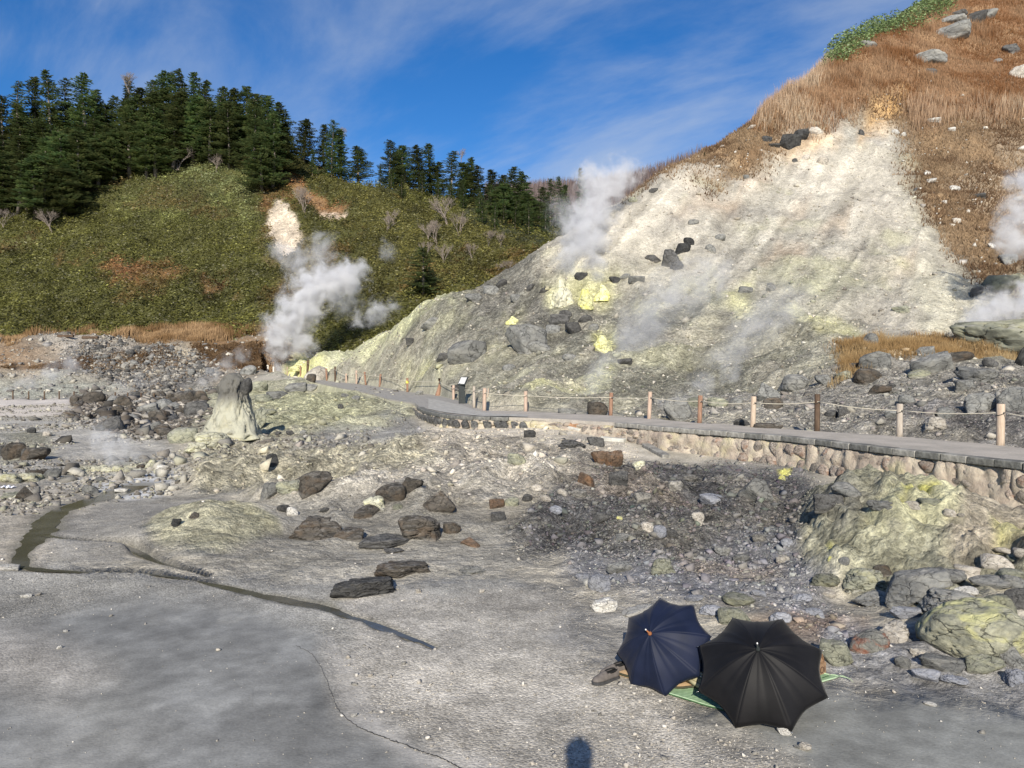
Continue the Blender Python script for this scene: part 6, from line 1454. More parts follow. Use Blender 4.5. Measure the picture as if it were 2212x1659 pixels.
def scatter2(w, n, seed):
    g = np.random.default_rng(seed); wf = w.ravel()[FB].mean(1); area = RR2.ravel()[FB[:, 0]] ** 1.4; p = wf * area; p /= p.sum(); k = g.choice(len(FB), n, p=p); a = g.random((n, 1)); b = g.random((n, 1)); q = V2[FB[k]]
    return q[:, 0] * (1 - a) * (1 - b) + q[:, 1] * a * (1 - b) + q[:, 2] * a * b + q[:, 3] * (1 - a) * b, k
vis = (T2 > R(-37)) & (T2 < R(6)) & (RR2 < 180)
pp, kk = scatter2(np.clip(SASA, 0, 1) * vis, 185000, 401)
lc = LEAFC.reshape(-1, 3)[FB[kk, 0]]; patch = fbm2(pp[:, 0] / 4.5, pp[:, 1] / 4.5, 4, 410)[:, None]; fine = fbm2(pp[:, 0] / .9, pp[:, 1] / .9, 2, 411)[:, None]
br = np.random.default_rng(5).uniform(.55, 1.45, (len(pp), 1)) * (1 + .8 * patch + .5 * fine); lc = lc * br; pale = (np.random.default_rng(6).random(len(pp)) < .05)[:, None]; lc = np.where(pale, lc * 2.0 + .03, lc)
redd = sstep(.18, .42, fbm2(pp[:, 0] / 7 + 9, pp[:, 1] / 7, 4, 415))[:, None] * .6; lc = lc + (np.array((.17, .115, .04)) * br - lc) * redd
leaf_cloud('bamboo_grass', pp, .34, np.clip(lc, .005, .8), LEAF, 'dense green dwarf bamboo covering the hill', up=.8, aspect=.42, hgt=.35 + 1.3 * sstep(-.3, .4, fbm2(pp[:, 0] / 1.7, pp[:, 1] / 1.7, 4, 412)), seed=2)
TWIG = plain('brown_brush', (.15, .105, .085), .95, .2, 2)
farw = (RR2 > 215) & (RR2 < 325) & (T2 > R(-2)) & (T2 < R(14))
pf, kf = scatter2(farw * 1.0, 16000, 402); cf = np.array((.105, .082, .07)) * np.random.default_rng(8).uniform(.5, 1.6, (len(pf), 1)) + np.array((0, .0, .01))
t = NT('twig_brush'); t.bsdf(t.attr('Col'), .95, .05); TW = t.m
def blades(name, pts, h, w, cols, mat, label, lean=.25, seed=0, hvar=.5):
    g = np.random.default_rng(seed); n = len(pts); H = (h if np.isscalar(h) else h) * g.uniform(1 - hvar, 1 + hvar * .6, n); a = g.uniform(0, 6.283, n); l = np.stack([g.normal(.08, lean, n), g.normal(0, lean, n)], 1) * H[:, None]
    d = np.stack([np.cos(a), np.sin(a) * .5], 1) * (w * .5); b0 = pts.copy(); b0[:, :2] -= d; b0[:, 2] -= .05; b1 = pts.copy(); b1[:, :2] += d; b1[:, 2] -= .05; tp = pts + np.concatenate([l, H[:, None]], 1)
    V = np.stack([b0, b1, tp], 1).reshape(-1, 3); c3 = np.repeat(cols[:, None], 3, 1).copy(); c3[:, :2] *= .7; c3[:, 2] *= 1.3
    me = np_mesh(name, V, np.arange(n * 3).reshape(-1, 3), False, np.clip(c3.reshape(-1, 3), .01, .9)); o = link(name, me, None, mat); tag(o, label, None, None, 'stuff'); return o
blades('far_brush', pf, 6.0, .55, cf, TW, 'leafless brown brush on the far ridge', .12, 3)
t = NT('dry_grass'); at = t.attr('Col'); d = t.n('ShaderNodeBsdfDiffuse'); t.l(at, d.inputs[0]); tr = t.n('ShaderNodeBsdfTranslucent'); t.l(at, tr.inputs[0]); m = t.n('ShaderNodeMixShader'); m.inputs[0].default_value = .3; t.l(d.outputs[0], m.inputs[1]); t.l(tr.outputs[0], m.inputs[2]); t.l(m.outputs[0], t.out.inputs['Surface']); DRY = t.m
def dry_cols(n, base, seed, pts, tints):
    g = np.random.default_rng(seed); k = fbm2(pts[:, 0] / 3.0, pts[:, 1] / 3.0, 4, seed); t_ = sstep(-.25, .35, k)[:, None]; c = np.array(tints[0]) * (1 - t_) + np.array(tints[1]) * t_; return c * g.uniform(.6, 1.45, (n, 1))
tg = np.clip(WL['tallgrass'], 0, 1) * (RG < 125)
pg, kg = scatter(tg, 120000, 501, -.8); hh = .38 + .45 * sstep(-.1, .4, fbm2(pg[:, 0] / 4, pg[:, 1] / 4, 3, 77))
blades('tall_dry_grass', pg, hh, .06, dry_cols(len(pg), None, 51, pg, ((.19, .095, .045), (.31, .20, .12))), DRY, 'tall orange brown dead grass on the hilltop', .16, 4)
# pale plumes at the left brow and lower margin
tg2 = np.clip(WL['tallgrass'], 0, 1) * poly_w([(1640, 280), (1645, 240), (1760, 140), (1800, 170), (1720, 240), (1780, 280), (1900, 225), (1960, 230), (2212, 240), (2212, 300), (1960, 290), (1800, 310), (1660, 310)], .01, .02)
pg, kg = scatter(tg2 + .001 * tg, 26000, 502, -.8); blades('pale_plume_grass', pg, 1.25, .06, dry_cols(len(pg), None, 52, pg, ((.36, .25, .165), (.44, .34, .24))), DRY, 'pale tall plume grass at the brow of the hill', .14, 5)
vg = np.clip(WL['veg'] - tg, 0, 1) * (RG < 110)
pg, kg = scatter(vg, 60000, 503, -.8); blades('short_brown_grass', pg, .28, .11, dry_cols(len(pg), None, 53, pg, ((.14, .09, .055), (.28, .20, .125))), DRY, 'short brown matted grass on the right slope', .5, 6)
sg_ = np.clip(WL['strawgrass'], 0, 1) * (RG > 22) * (RG < 50)
pg, kg = scatter(sg_, 22000, 504, -.5); blades('straw_grass', pg, .30, .03, dry_cols(len(pg), None, 54, pg, ((.26, .17, .08), (.36, .27, .15))), DRY, 'orange straw grass between boulders at right', .3, 7)
bg_ = np.clip(WL['bankgrass'], 0, 1) * (RG > 92) * (RG < 118)
pg, kg = scatter(bg_, 42000, 505, 0); blades('bank_grass', pg, .35 + .75 * sstep(-.3, .4, fbm2(pg[:, 0] / 2.5, pg[:, 1] / 2.5, 3, 79)), .10, dry_cols(len(pg), None, 55, pg, ((.21, .13, .065), (.34, .23, .13))), DRY, 'orange dead grass band along the top of the left bank', .2, 8)
mossw = np.clip(WL['bank'] - WL['bankgrass'] - .75 * WL['scree'], 0, 1) * (RG < 102) * (RG > 84) * (Z > 1.8)
pg, kg = scatter(mossw * (COLR[..., 0] < .32), 22000, 506, 0); blades('bank_moss', pg, .22, .25, dry_cols(len(pg), None, 56, pg, ((.11, .07, .04), (.18, .12, .07))), DRY, 'brown heathy growth on the left bank', .8, 9)
# green bamboo grass along the very top of the right hill
gw = poly_w([(1785, 150), (1795, 105), (1850, 60), (1960, 0), (2080, -60), (2110, -40), (2060, 30), (1990, 62), (1900, 90), (1830, 128)], .006, .01) * (RG < 125)
pg, kg = scatter(gw, 28000, 507, -.8); g9 = np.random.default_rng(9); cg = np.array((.095, .13, .05)) * g9.uniform(.5, 1.6, (len(pg), 1)); cg = np.where(g9.random((len(pg), 1)) < .15, cg * 1.8 + .05, cg)
leaf_cloud('ridge_bamboo_grass', pg, .26, np.clip(cg, .01, .7), LEAF, 'green leafy bamboo grass along the crest of the right hill', up=.9, aspect=.4, hgt=1.0 + 1.3 * sstep(-.2, .4, fbm2(pg[:, 0] / 1.6, pg[:, 1] / 1.6, 3, 78)), seed=3)
# ------------------------------------------------------------------ umbrellas and the things around them
def fabric(name, a, b, sheen=.25):
    t = NT(name); o = t.obj(); mp_ = t.n('ShaderNodeMapping'); t.l(o, mp_.inputs[0]); n = t.noise(o, 5, 4)
    w = t.noise(o, 600, 2); c = t.mix(t.ramp(n, .3, .7), a, b)
    t.bsdf(c, .6, .22, w, .15, .002, **{'Sheen Weight': sheen, 'Sheen Roughness': .4}); return t.m
NAVY = fabric('navy_umbrella_cloth', (.006, .010, .027), (.010, .015, .038), .05); BLACKC = fabric('black_umbrella_cloth', (.005, .0048, .0055), (.009, .0085, .0095), .04)
STEEL = plain('steel', (.5, .5, .5), .25, .05, 10, 0, **{'Metallic': 1.0}); WOODT = plain('varnished_wood', (.30, .12, .05), .35, .2, 20)
CREASE = fabric('black_crease', (.030, .024, .026), (.04, .032, .034), .3)
def umbrella(center, axis, spin, Rr, depth, cloth, tipmat, label, shaft_len, panels_label=None):
    ax = Vector(axis).normalized(); e = empty('umbrella', center); q = ax.to_track_quat('Z', 'Y'); e.rotation_mode = 'QUATERNION'; from mathutils import Quaternion
    e.rotation_quaternion = q @ Quaternion((0, 0, 1), spin)
    N = 8; K = 12; M = 16
    def surf(fr, s):      # fr: place between two ribs 0..1, s: from the apex 0 to the rim 1
        w = math.sin(math.pi * fr); r = Rr * s * (1 - .076 * w * (.55 + .45 * s)) * (1 - .082 * w * s ** 5)
        z = depth * (1 - s ** 1.9) - .030 * w * s * (1 - s) * 2 + .010 * math.exp(-((fr - .5) / .035) ** 2) * s ** .5
        return r, z
    for p in range(N):
        V = []; Fs = []
        for i in range(M + 1):
            s = i / M
            for k in range(K + 1):
                fr = k / K; a = 2 * math.pi * (p + fr) / N; 
                A0 = 2 * math.pi * p / N; A1 = 2 * math.pi * (p + 1) / N
                r, z = surf(fr, s); ca = (math.cos(A0) * (1 - fr) + math.cos(A1) * fr, math.sin(A0) * (1 - fr) + math.sin(A1) * fr); ln = math.hypot(*ca)
                V.append((ca[0] / ln * r, ca[1] / ln * r, z))
        for i in range(M):
            for k in range(K): a = i * (K + 1) + k; Fs.append((a, a + K + 1, a + K + 2, a + 1))
        me = bpy.data.meshes.new('canopy_panel'); me.from_pydata(V, [], Fs); me.materials.append(cloth)
        for f_ in me.polygons: f_.use_smooth = True
        if panels_label:
            me.materials.append(CREASE)
            for f_ in me.polygons:
                k = f_.index % K
                if k in (5, 6) and False: f_.material_index = 1
        o = link('canopy_panel', me, e); sm = o.modifiers.new('cloth', 'SOLIDIFY'); sm.thickness = .0015
    # hem, ribs with tips, stretchers
    for p in range(N):
        a = 2 * math.pi * p / N; pts = []
        for i in range(13): s = i / 12; r, z = surf(0, s); pts.append((math.cos(a) * r, math.sin(a) * r, z - .004))
        rb = MB().tube(pts, .0022, 5).build('rib', STEEL if False else BLK, e, smooth=True)
        r, z = surf(0, 1); MB().tube([(math.cos(a) * r, math.sin(a) * r, z - .003), (math.cos(a) * (r + .012), math.sin(a) * (r + .012), z - .012)], .0035, 6).build('rib_tip', STEEL, rb, smooth=True)
        r2_, z2_ = surf(0, .5); MB().tube([(math.cos(a) * r2_, math.sin(a) * r2_, z2_ - .006), (0, 0, -.12)], .0022, 4).build('stretcher', BLK, e)
    MB().tube([(0, 0, depth - .005), (0, 0, -shaft_len)], .006, 8).build('shaft', STEEL, e, smooth=True)
    fr_ = MB().tube([(0, 0, depth - .01), (0, 0, depth + .012), (0, 0, depth + .02), (0, 0, depth + .075)], [.020, .016, .007, .006], 10).build('ferrule', tipmat, e, smooth=True)
    MB().tube([(0, 0, depth + .073), (0, 0, depth + .088)], [.0068, .005], 8).build('ferrule_cap', plain('pale_cap', (.8, .78, .75), .3, 0), fr_, smooth=True)
    hd = [(0, 0, -shaft_len + .06), (0, 0, -shaft_len - .03), (.012, 0, -shaft_len - .065), (.04, 0, -shaft_len - .085), (.07, 0, -shaft_len - .07), (.08, 0, -shaft_len - .04)]
    MB().tube(hd, .011, 8).build('handle', WOODT if tipmat is WOODT else BLK, e, smooth=True)
    tag(e, label, 'umbrella'); return e
def toward(px, py): a, b = ray(px, py); return Vector((-a, -1, -b)).normalized()
def aim(px, py, upang, rightang):
    """axis that points at the viewer, then turned upward and sideways"""
    d = toward(px, py); right = Vector((1, 0, 0)); right = (right - d * right.dot(d)).normalized(); up = right.cross(-d).normalized()
    if up.z < 0: up = -up
    return (d + up * math.tan(R(upang)) + right * math.tan(R(rightang))).normalized()
cb = Vector(P(1642, 1449, 6.02)); ub = umbrella(cb, aim(1642, 1440, 31, 0), R(29.5), .518, .30, BLACKC, BLK, 'large black umbrella lying open on the ground, tilted towards the viewer', .42, True)
cn = Vector(P(1431, 1394, 6.62)); un = umbrella(cn, aim(1432, 1400, 24, -25), R(24), .445, .25, NAVY, WOODT, 'navy blue umbrella with wooden tip, behind and left of the black one', .38)
# mats, shoes and bags under the umbrellas
def gpos(px, py): h = near_hit(px, py); return h[0]
def sheet(name, corners, mat, thick, label, cat, lift_=.012, wav=.0, seg=(24, 16), parent=None, border=None):
    c = [gpos(*q) for q in corners]; V = []; 
    for i in range(seg[0] + 1):
        for j in range(seg[1] + 1):
            u, v_ = i / seg[0], j / seg[1]; q = c[0].lerp(c[1], u).lerp(c[3].lerp(c[2], u), v_); V.append((q.x, q.y, zat(q.x, q.y) + lift_ + wav * math.sin(u * 15 + v_ * 9)))
    Fs = [(i * (seg[1] + 1) + j, i * (seg[1] + 1) + j + 1, (i + 1) * (seg[1] + 1) + j + 1, (i + 1) * (seg[1] + 1) + j) for i in range(seg[0]) for j in range(seg[1])]
    me = bpy.data.meshes.new(name); me.from_pydata(V, [], Fs); me.materials.append(mat); o = link(name, me, parent); sm = o.modifiers.new('t', 'SOLIDIFY'); sm.thickness = thick; sm.offset = 0
    if label: tag(o, label, cat)
    return o, c
t = NT('green_reed_mat'); pos = t.pos(); mp_ = t.n('ShaderNodeMapping'); mp_.inputs['Rotation'].default_value = (0, 0, R(24)); t.l(pos, mp_.inputs[0])
w = t.n('ShaderNodeTexWave'); w.inputs['Scale'].default_value = 14; w.bands_direction = 'Y'; t.l(mp_.outputs[0], w.inputs['Vector']); w2 = t.n('ShaderNodeTexWave'); w2.inputs['Scale'].default_value = 6; w2.bands_direction = 'X'; t.l(mp_.outputs[0], w2.inputs['Vector'])
c = t.mix(w.outputs['Fac'], (.19, .31, .17), (.33, .45, .28)); c = t.mix(t.math('MULTIPLY', w2.outputs['Fac'], .3), c, (.17, .28, .15)); t.bsdf(c, .7, .2, w.outputs['Fac'], .5, .004); MATG = t.m
GE = plain('green_binding', (.05, .12, .05), .8, .1, 20); DGE = plain('dark_binding', (.05, .05, .03), .8, .1, 20)
mat_c = [(1412, 1490), (1565, 1537), (1812, 1464), (1640, 1432)]
m_, c4 = sheet('reed_mat', mat_c, MATG, .006, 'green woven reed mat spread under the two umbrellas', 'mat', .012)
def edge_tube(a, b, rad, mat, parent, name='binding', dz=.014):
    pts = []
    for i in range(21): q = a.lerp(b, i / 20); pts.append((q.x, q.y, zat(q.x, q.y) + dz))
    return MB().tube(pts, rad, 5).build(name, mat, parent, smooth=True)
PG = plain('pale_green_binding', (.38, .50, .32), .7, .1, 20)
edge_tube(c4[0], c4[1], .010, PG, m_); edge_tube(c4[1] + Vector((0, -.012, 0)), c4[0] + Vector((0, -.012, 0)), .005, GE, m_, 'binding_line'); edge_tube(c4[2], c4[3], .008, PG, m_); edge_tube(c4[1], c4[2], .008, PG, m_)
# dashes printed along the short end of the mat, leaf print at the left
g = random.Random(4)
for f in (.30, .45, .60, .75, .90):
    a = c4[1].lerp(c4[2], f); b = c4[1].lerp(c4[2], f + .06); inw = (c4[3] - c4[2]).normalized() * .05; q0, q1 = a + inw, b + inw; mm = MB(); n_ = Vector((0, .008, 0)); z_ = zat(q0.x, q0.y) + .018
    mm.quad((q0.x, q0.y - .008, z_), (q1.x, q1.y - .008, z_), (q1.x, q1.y + .008, z_), (q0.x, q0.y + .008, z_)).build('dash_print', GE, m_)
p0 = gpos(1478, 1485); mm = MB()
for k in range(9):
    a = k * .7; r = .03 + .012 * (k % 3); q = p0 + Vector((math.cos(a) * r, math.sin(a) * r * 1.3, 0)); z_ = zat(q.x, q.y) + .018; d = Vector((math.cos(a) * .018, math.sin(a) * .018, 0)); n_ = Vector((-d.y, d.x, 0)) * .5
    mm.quad(*[(v_.x, v_.y, z_) for v_ in (q - d, q - n_, q + d, q + n_)])
mm.build('leaf_print', GE, m_)
TAN = plain('tan_pad_cloth', (.50, .35, .20), .9, .08, 40, .2, .003)
def pad(outline, label, z_=.02):
    pts = [gpos(*q) for q in outline]; cen = sum(pts, Vector()) / len(pts); V = []; n = len(pts); rings = 5
    for r_ in range(rings + 1):
        f = r_ / rings
        for q in pts: w = cen.lerp(q, f); V.append((w.x, w.y, zat(w.x, w.y) + z_ + .012 * (1 - f ** 4)))
    Fs = [(r_ * n + i, r_ * n + (i + 1) % n, (r_ + 1) * n + (i + 1) % n, (r_ + 1) * n + i) for r_ in range(rings) for i in range(n)]
    me = bpy.data.meshes.new('ground_pad'); me.from_pydata(V, [], Fs); me.materials.append(TAN); o = link('ground_pad', me); sm = o.modifiers.new('t', 'SOLIDIFY'); sm.thickness = .016; tag(o, label, 'pad')
    loop = [(q.x, q.y, zat(q.x, q.y) + z_ + .002) for q in pts] + [(pts[0].x, pts[0].y, zat(pts[0].x, pts[0].y) + z_ + .002)]; MB().tube(loop, .010, 6).build('binding', DGE, o, smooth=True); return o
def rounded(pts, k=4):
    out = []
    n = len(pts)
    for i in range(n):
        p0, p1, p2 = pts[i - 1], pts[i], pts[(i + 1) % n]
        a = (p1[0] + (p0[0] - p1[0]) * .22, p1[1] + (p0[1] - p1[1]) * .22); b = (p1[0] + (p2[0] - p1[0]) * .22, p1[1] + (p2[1] - p1[1]) * .22)
        for j in range(k + 1): t_ = j / k; out.append(((1 - t_) ** 2 * a[0] + 2 * t_ * (1 - t_) * p1[0] + t_ ** 2 * b[0], (1 - t_) ** 2 * a[1] + 2 * t_ * (1 - t_) * p1[1] + t_ ** 2 * b[1]))
    return out
pad(rounded([(1312, 1452), (1345, 1440), (1430, 1440), (1530, 1462), (1505, 1488), (1470, 1492), (1440, 1490), (1400, 1478), (1350, 1465)]), 'tan padded mat with dark edging sticking out left of the navy umbrella', .022)
# rolled pad with stripes, and a green bag corner
a0, a1 = gpos(1488, 1484), gpos(1532, 1510); ax_ = (a1 - a0); t = NT('striped_roll'); o_ = t.obj(); sx = t.n('ShaderNodeSeparateXYZ'); t.l(o_, sx.inputs[0]); wv = t.math('SINE', t.math('MULTIPLY', sx.outputs[1], 160.0)); t.bsdf(t.mix(t.ramp(wv, .7, .95), (.40, .37, .24), (.20, .18, .10)), .8, .2)
mm = MB(); L = ax_.length
mm.box((0, 0, .045), (L, .17, .09)); o = mm.build('striped_cushion', t.m, None, .03, True, 3); o.location = (a0 + a1) / 2 + Vector((.03, .09, .02)); o.rotation_euler = (0, 0, math.atan2(ax_.y, ax_.x)); tag(o, 'tan striped cushion lying on the green mat between the umbrellas', 'cushion')
bag = gpos(1540, 1512); t = NT('green_print_bag'); o_ = t.obj(); v_ = t.voro(o_, 28); t.bsdf(t.mix(t.ramp(v_, .25, .35), (.65, .72, .62), (.03, .14, .05)), .5, .4); o = link('green_bag', rock_mesh('lumpy', 1, 4, RM['grey']).copy()); o.data.materials.clear(); o.data.materials.append(t.m); o.location = bag + Vector((0, .05, .03)); o.scale = (.12, .10, .07); tag(o, 'small green and white patterned bag on the mat below the black umbrella', 'bag')
# clear plastic packet with white label
pk = gpos(1462, 1481); t = NT('crinkled_plastic'); o_ = t.obj(); n = t.noise(o_, 12, 6, .7, 1.0); t.bsdf(t.mix(t.ramp(n, .48, .60), (.30, .26, .22), (.75, .73, .70)), .18, .6, n, .8, .02)
o = link('plastic_packet', rock_mesh('lumpy', 3, 4, RM['grey']).copy()); o.data.materials.clear(); o.data.materials.append(t.m); o.location = pk + Vector((.01, .07, .035)); o.scale = (.26, .14, .06); o.rotation_euler = (0, 0, R(-8)); tag(o, 'crumpled clear plastic packet on the tan mat under the navy umbrella', 'packet')
MB().box((0, 0, 0), (.14, .05, .03)).build('white_label', plain('white_print', (.8, .78, .74), .5, .08, 30), None, .006); lb = COL.objects[-1]; lb.parent = o; lb.matrix_parent_inverse = Matrix.Identity(4); lb.scale = (1 / .26, 1 / .14, 1 / .06); lb.location = (.12, -.38, .35); 
# dark blue bundles under the canopies
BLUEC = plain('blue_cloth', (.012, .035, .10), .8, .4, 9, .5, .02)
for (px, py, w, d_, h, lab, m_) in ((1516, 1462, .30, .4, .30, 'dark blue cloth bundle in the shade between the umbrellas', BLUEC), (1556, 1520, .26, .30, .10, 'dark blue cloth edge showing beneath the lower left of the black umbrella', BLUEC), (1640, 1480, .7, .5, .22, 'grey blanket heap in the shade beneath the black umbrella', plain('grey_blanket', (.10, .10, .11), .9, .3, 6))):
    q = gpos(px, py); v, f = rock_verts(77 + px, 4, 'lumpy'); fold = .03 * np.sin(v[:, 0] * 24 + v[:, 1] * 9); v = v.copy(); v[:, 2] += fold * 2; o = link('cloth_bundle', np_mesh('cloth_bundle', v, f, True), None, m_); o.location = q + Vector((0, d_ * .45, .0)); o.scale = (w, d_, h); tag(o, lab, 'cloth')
# cardboard box with printed letters
t = NT('cardboard'); o_ = t.obj(); t.bsdf(t.mix(t.ramp(t.noise(o_, 30, 4), .4, .6), (.24, .15, .09), (.30, .19, .115)), .85, .15); CARD = t.m
bx = gpos(1762, 1466); e = empty('cardboard_box', bx + Vector((-.035, .10, .0)), (0, 0, R(38))); tag(e, 'brown cardboard box with printed letters, behind the right side of the black umbrella', 'box')
W_, D_, H_ = .26, .20, .11
for (c_, d_) in (((0, -D_ / 2, H_ / 2), (W_, .006, H_)), ((0, D_ / 2, H_ / 2), (W_, .006, H_)), ((-W_ / 2 + .003, 0, H_ / 2), (.006, D_ - .008, H_)), ((W_ / 2 - .003, 0, H_ / 2), (.006, D_ - .008, H_)), ((0, 0, .006), (W_ - .014, D_ - .014, .006))): MB().box(c_, d_).build('side_panel', CARD, e)
MB().box((0, -D_ / 2 + .0 + .05, H_ + .05), (W_, .006, .11), rot=Matrix.Rotation(R(-35), 3, 'X')).build('flap', CARD, e); MB().box((W_ / 2 - .02, 0, H_ + .035), (.006, D_ * .9, .09), rot=Matrix.Rotation(R(-25), 3, 'Y')).build('flap', CARD, e)
tc_ = bpy.data.curves.new('printed_letters', 'FONT'); tc_.body = 'KOI'; tc_.size = .085; tc_.extrude = .0006; tc_.align_x = 'CENTER'; to_ = bpy.data.objects.new('tmp_text', tc_); COL.objects.link(to_); bpy.context.view_layer.update(); tm_ = bpy.data.meshes.new_from_object(to_); bpy.data.objects.remove(to_); tm_.materials.clear(); to = link('printed_letters', tm_, e, plain('dark_print', (.07, .035, .025), .8)); to.rotation_euler = (R(90), 0, 0); to.location = (.045, -D_ / 2 - .0045, .025)
# mat fringe
q = c4[2]
for k in range(5): MB().tube([(q.x, q.y, zat(q.x, q.y) + .015), (q.x + .03 + .01 * k, q.y - .02 * k, zat(q.x, q.y) + .022), (q.x + .07, q.y - .05 - .02 * k, zat(q.x, q.y) + .012)], .0016, 4).build('fringe_thread', PG, bpy.data.objects['reed_mat'])
# shoes
GREYS_ = plain('grey_suede', (.13, .115, .105), .9, .15, 30, .3, .003); SOLE = plain('dark_sole', (.05, .05, .052), .7, .2, 30); LIN = plain('black_lining', (.012, .012, .012), .9)
def shoe(loc, rz, label):
    e = empty('shoe', loc, (0, 0, rz)); L = .27
    def sect(u):      # width, height of the upper, along the length 0 heel .. 1 toe
        return (float(np.interp(u, [0, .08, .3, .55, .75, .92, 1], [.028, .036, .034, .040, .046, .036, .012])), float(np.interp(u, [0, .1, .35, .55, .8, .95, 1], [.085, .098, .095, .088, .066, .05, .03])))
    n = 22; m = 18; V = []; Fs = []
    for i in range(n + 1):
        u = i / n; w, h = sect(u); wob = .006 * math.sin(u * 3.0)
        for k in range(m):
            a = math.pi * k / (m - 1); V.append((u * L - L / 2, wob + w * math.cos(a), .026 + (h - .02) * math.sin(a) ** .8))
    hole = lambda i, k: i / n < .5 and i > 1 and 3 < k < m - 5
    for i in range(n):
        for k in range(m - 1):
            if not hole(i, k): a = i * m + k; Fs.append((a, a + 1, a + m + 1, a + m))
    for e_ in (0, n): Fs.append(tuple(e_ * m + k for k in range(m)))
    me = bpy.data.meshes.new('upper'); me.from_pydata(V, [], Fs); me.materials.append(GREYS_); me.materials.append(LIN)
    for f_ in me.polygons: f_.use_smooth = True
    o = link('upper', me, e); sm = o.modifiers.new('t', 'SOLIDIFY'); sm.thickness = .006; sm.offset = -1; sm.material_offset = 1
    V = []; Fs = []
    for zl_ in (0, .014, .028):
        for i in range(n + 1): u = i / n; w, h = sect(u); V.append((u * (L + .012) - (L + .012) / 2, w * 1.12 + .006 * math.sin(u * 3), zl_ + .012 * max(0, u - .8) * (zl_ == 0)))
        for i in range(n, -1, -1): u = i / n; w, h = sect(u); V.append((u * (L + .012) - (L + .012) / 2, -w * 1.12 + .006 * math.sin(u * 3), zl_ + .012 * max(0, u - .8) * (zl_ == 0)))
    c_ = 2 * (n + 1)
    for l_ in range(2):
        for i in range(c_): Fs.append((l_ * c_ + i, l_ * c_ + (i + 1) % c_, (l_ + 1) * c_ + (i + 1) % c_, (l_ + 1) * c_ + i))
    Fs += [tuple(reversed(range(c_))), tuple(2 * c_ + i for i in range(c_))]
    me = bpy.data.meshes.new('sole'); me.from_pydata(V, [], Fs); me.materials.append(SOLE); link('sole', me, e)
    MB().box((-.06, 0, .034), (.13, .05, .006)).build('insole', LIN, e)
    col = [(-L / 2 + .012 + .125 * (.5 - .5 * math.cos(a)),   .032 * math.sin(a), .086 - .012 * (.5 - .5 * math.cos(a))) for a in [k / 16 * 2 * math.pi for k in range(17)]]
    MB().tube(col, .009, 6).build('collar', LIN, e, smooth=True); MB().tube([(-L / 2 + .006, 0, .06), (-L / 2 - .004, 0, .085), (-L / 2 + .014, 0, .095)], .005, 6).build('pull_tab', LIN, e); tag(e, label, 'shoe'); return e
s0 = gpos(1308, 1474); shoe(s0 + Vector((0, .02, .0)), R(213), 'nearer grey slip-on shoe of the pair left of the navy umbrella'); s1 = gpos(1319, 1466); shoe(s1 + Vector((0.04, .10, .0)), R(206), 'farther grey slip-on shoe of the pair, half hidden by the nearer one')

# ------------------------------------------------------------------ the photographer, standing on the path end behind the lens; only the shadow shows
ph = bpy.data.meshes.new('person'); J = {'pelvis': (0, -.42, .88, .135, .10), 'belly': (0, -.42, 1.05, .13, .10), 'chest': (0, -.40, 1.27, .155, .11), 'neck0': (0, -.39, 1.42, .075, .065), 'neck': (0, -.37, 1.48, .055, .055), 'head': (0, -.33, 1.57, .085, .095), 'crown': (0, -.33, 1.645, .062, .08), 'topmost': (0, -.33, 1.70, .035, .04),
    'shL': (-.17, -.40, 1.37, .06, .055), 'elL': (-.24, -.24, 1.22, .045, .045), 'wrL': (-.09, -.08, 1.46, .028, .028), 'haL': (-.055, -.05, 1.52, .026, .02), 'shR': (.17, -.40, 1.37, .06, .055), 'elR': (.24, -.24, 1.22, .045, .045), 'wrR': (.09, -.08, 1.46, .028, .028), 'haR': (.055, -.05, 1.52, .026, .02),
    'hipL': (-.09, -.42, .82, .09, .09), 'knL': (-.11, -.40, .47, .06, .06), 'anL': (-.12, -.43, .09, .04, .04), 'ftL': (-.13, -.28, .05, .04, .035), 'hipR': (.09, -.42, .82, .09, .09), 'knR': (.11, -.40, .47, .06, .06), 'anR': (.12, -.43, .09, .04, .04), 'ftR': (.13, -.28, .05, .04, .035)}
for n_ in list(J):
    if n_[:2] not in ('wr', 'ha', 'ft', 'an', 'kn'): a_ = J[n_]; J[n_] = (a_[0], a_[1] + .16, a_[2] + (.12 if a_[2] > 1.3 else .05), a_[3] * (1.55 if n_ in ('head', 'crown') else 1.15 if n_ == 'neck' else 1), a_[4])
names = list(J); ix = {n_: i for i, n_ in enumerate(names)}; E_ = [('pelvis', 'belly'), ('belly', 'chest'), ('chest', 'neck0'), ('neck0', 'neck'), ('neck', 'head'), ('head', 'crown'), ('crown', 'topmost')]
for s_ in 'LR': E_ += [('chest', 'sh' + s_), ('sh' + s_, 'el' + s_), ('el' + s_, 'wr' + s_), ('wr' + s_, 'ha' + s_), ('pelvis', 'hip' + s_), ('hip' + s_, 'kn' + s_), ('kn' + s_, 'an' + s_), ('an' + s_, 'ft' + s_)]
ph.from_pydata([J[n_][:3] for n_ in names], [(ix[a], ix[b]) for a, b in E_], []); po = link('person', ph, None, plain('dark_clothes', (.05, .055, .07), .9, .2, 10))
sk = po.modifiers.new('skin', 'SKIN'); sk.use_smooth_shade = True
for i, n_ in enumerate(names): ph.skin_vertices[0].data[i].radius = J[n_][3:5]
ph.skin_vertices[0].data[0].use_root = True; po.modifiers.new('sub', 'SUBSURF').levels = 2; po.modifiers['sub'].render_levels = 2
tag(po, 'person in dark clothes standing behind the viewpoint and holding up a phone', 'person')
fng = MB()
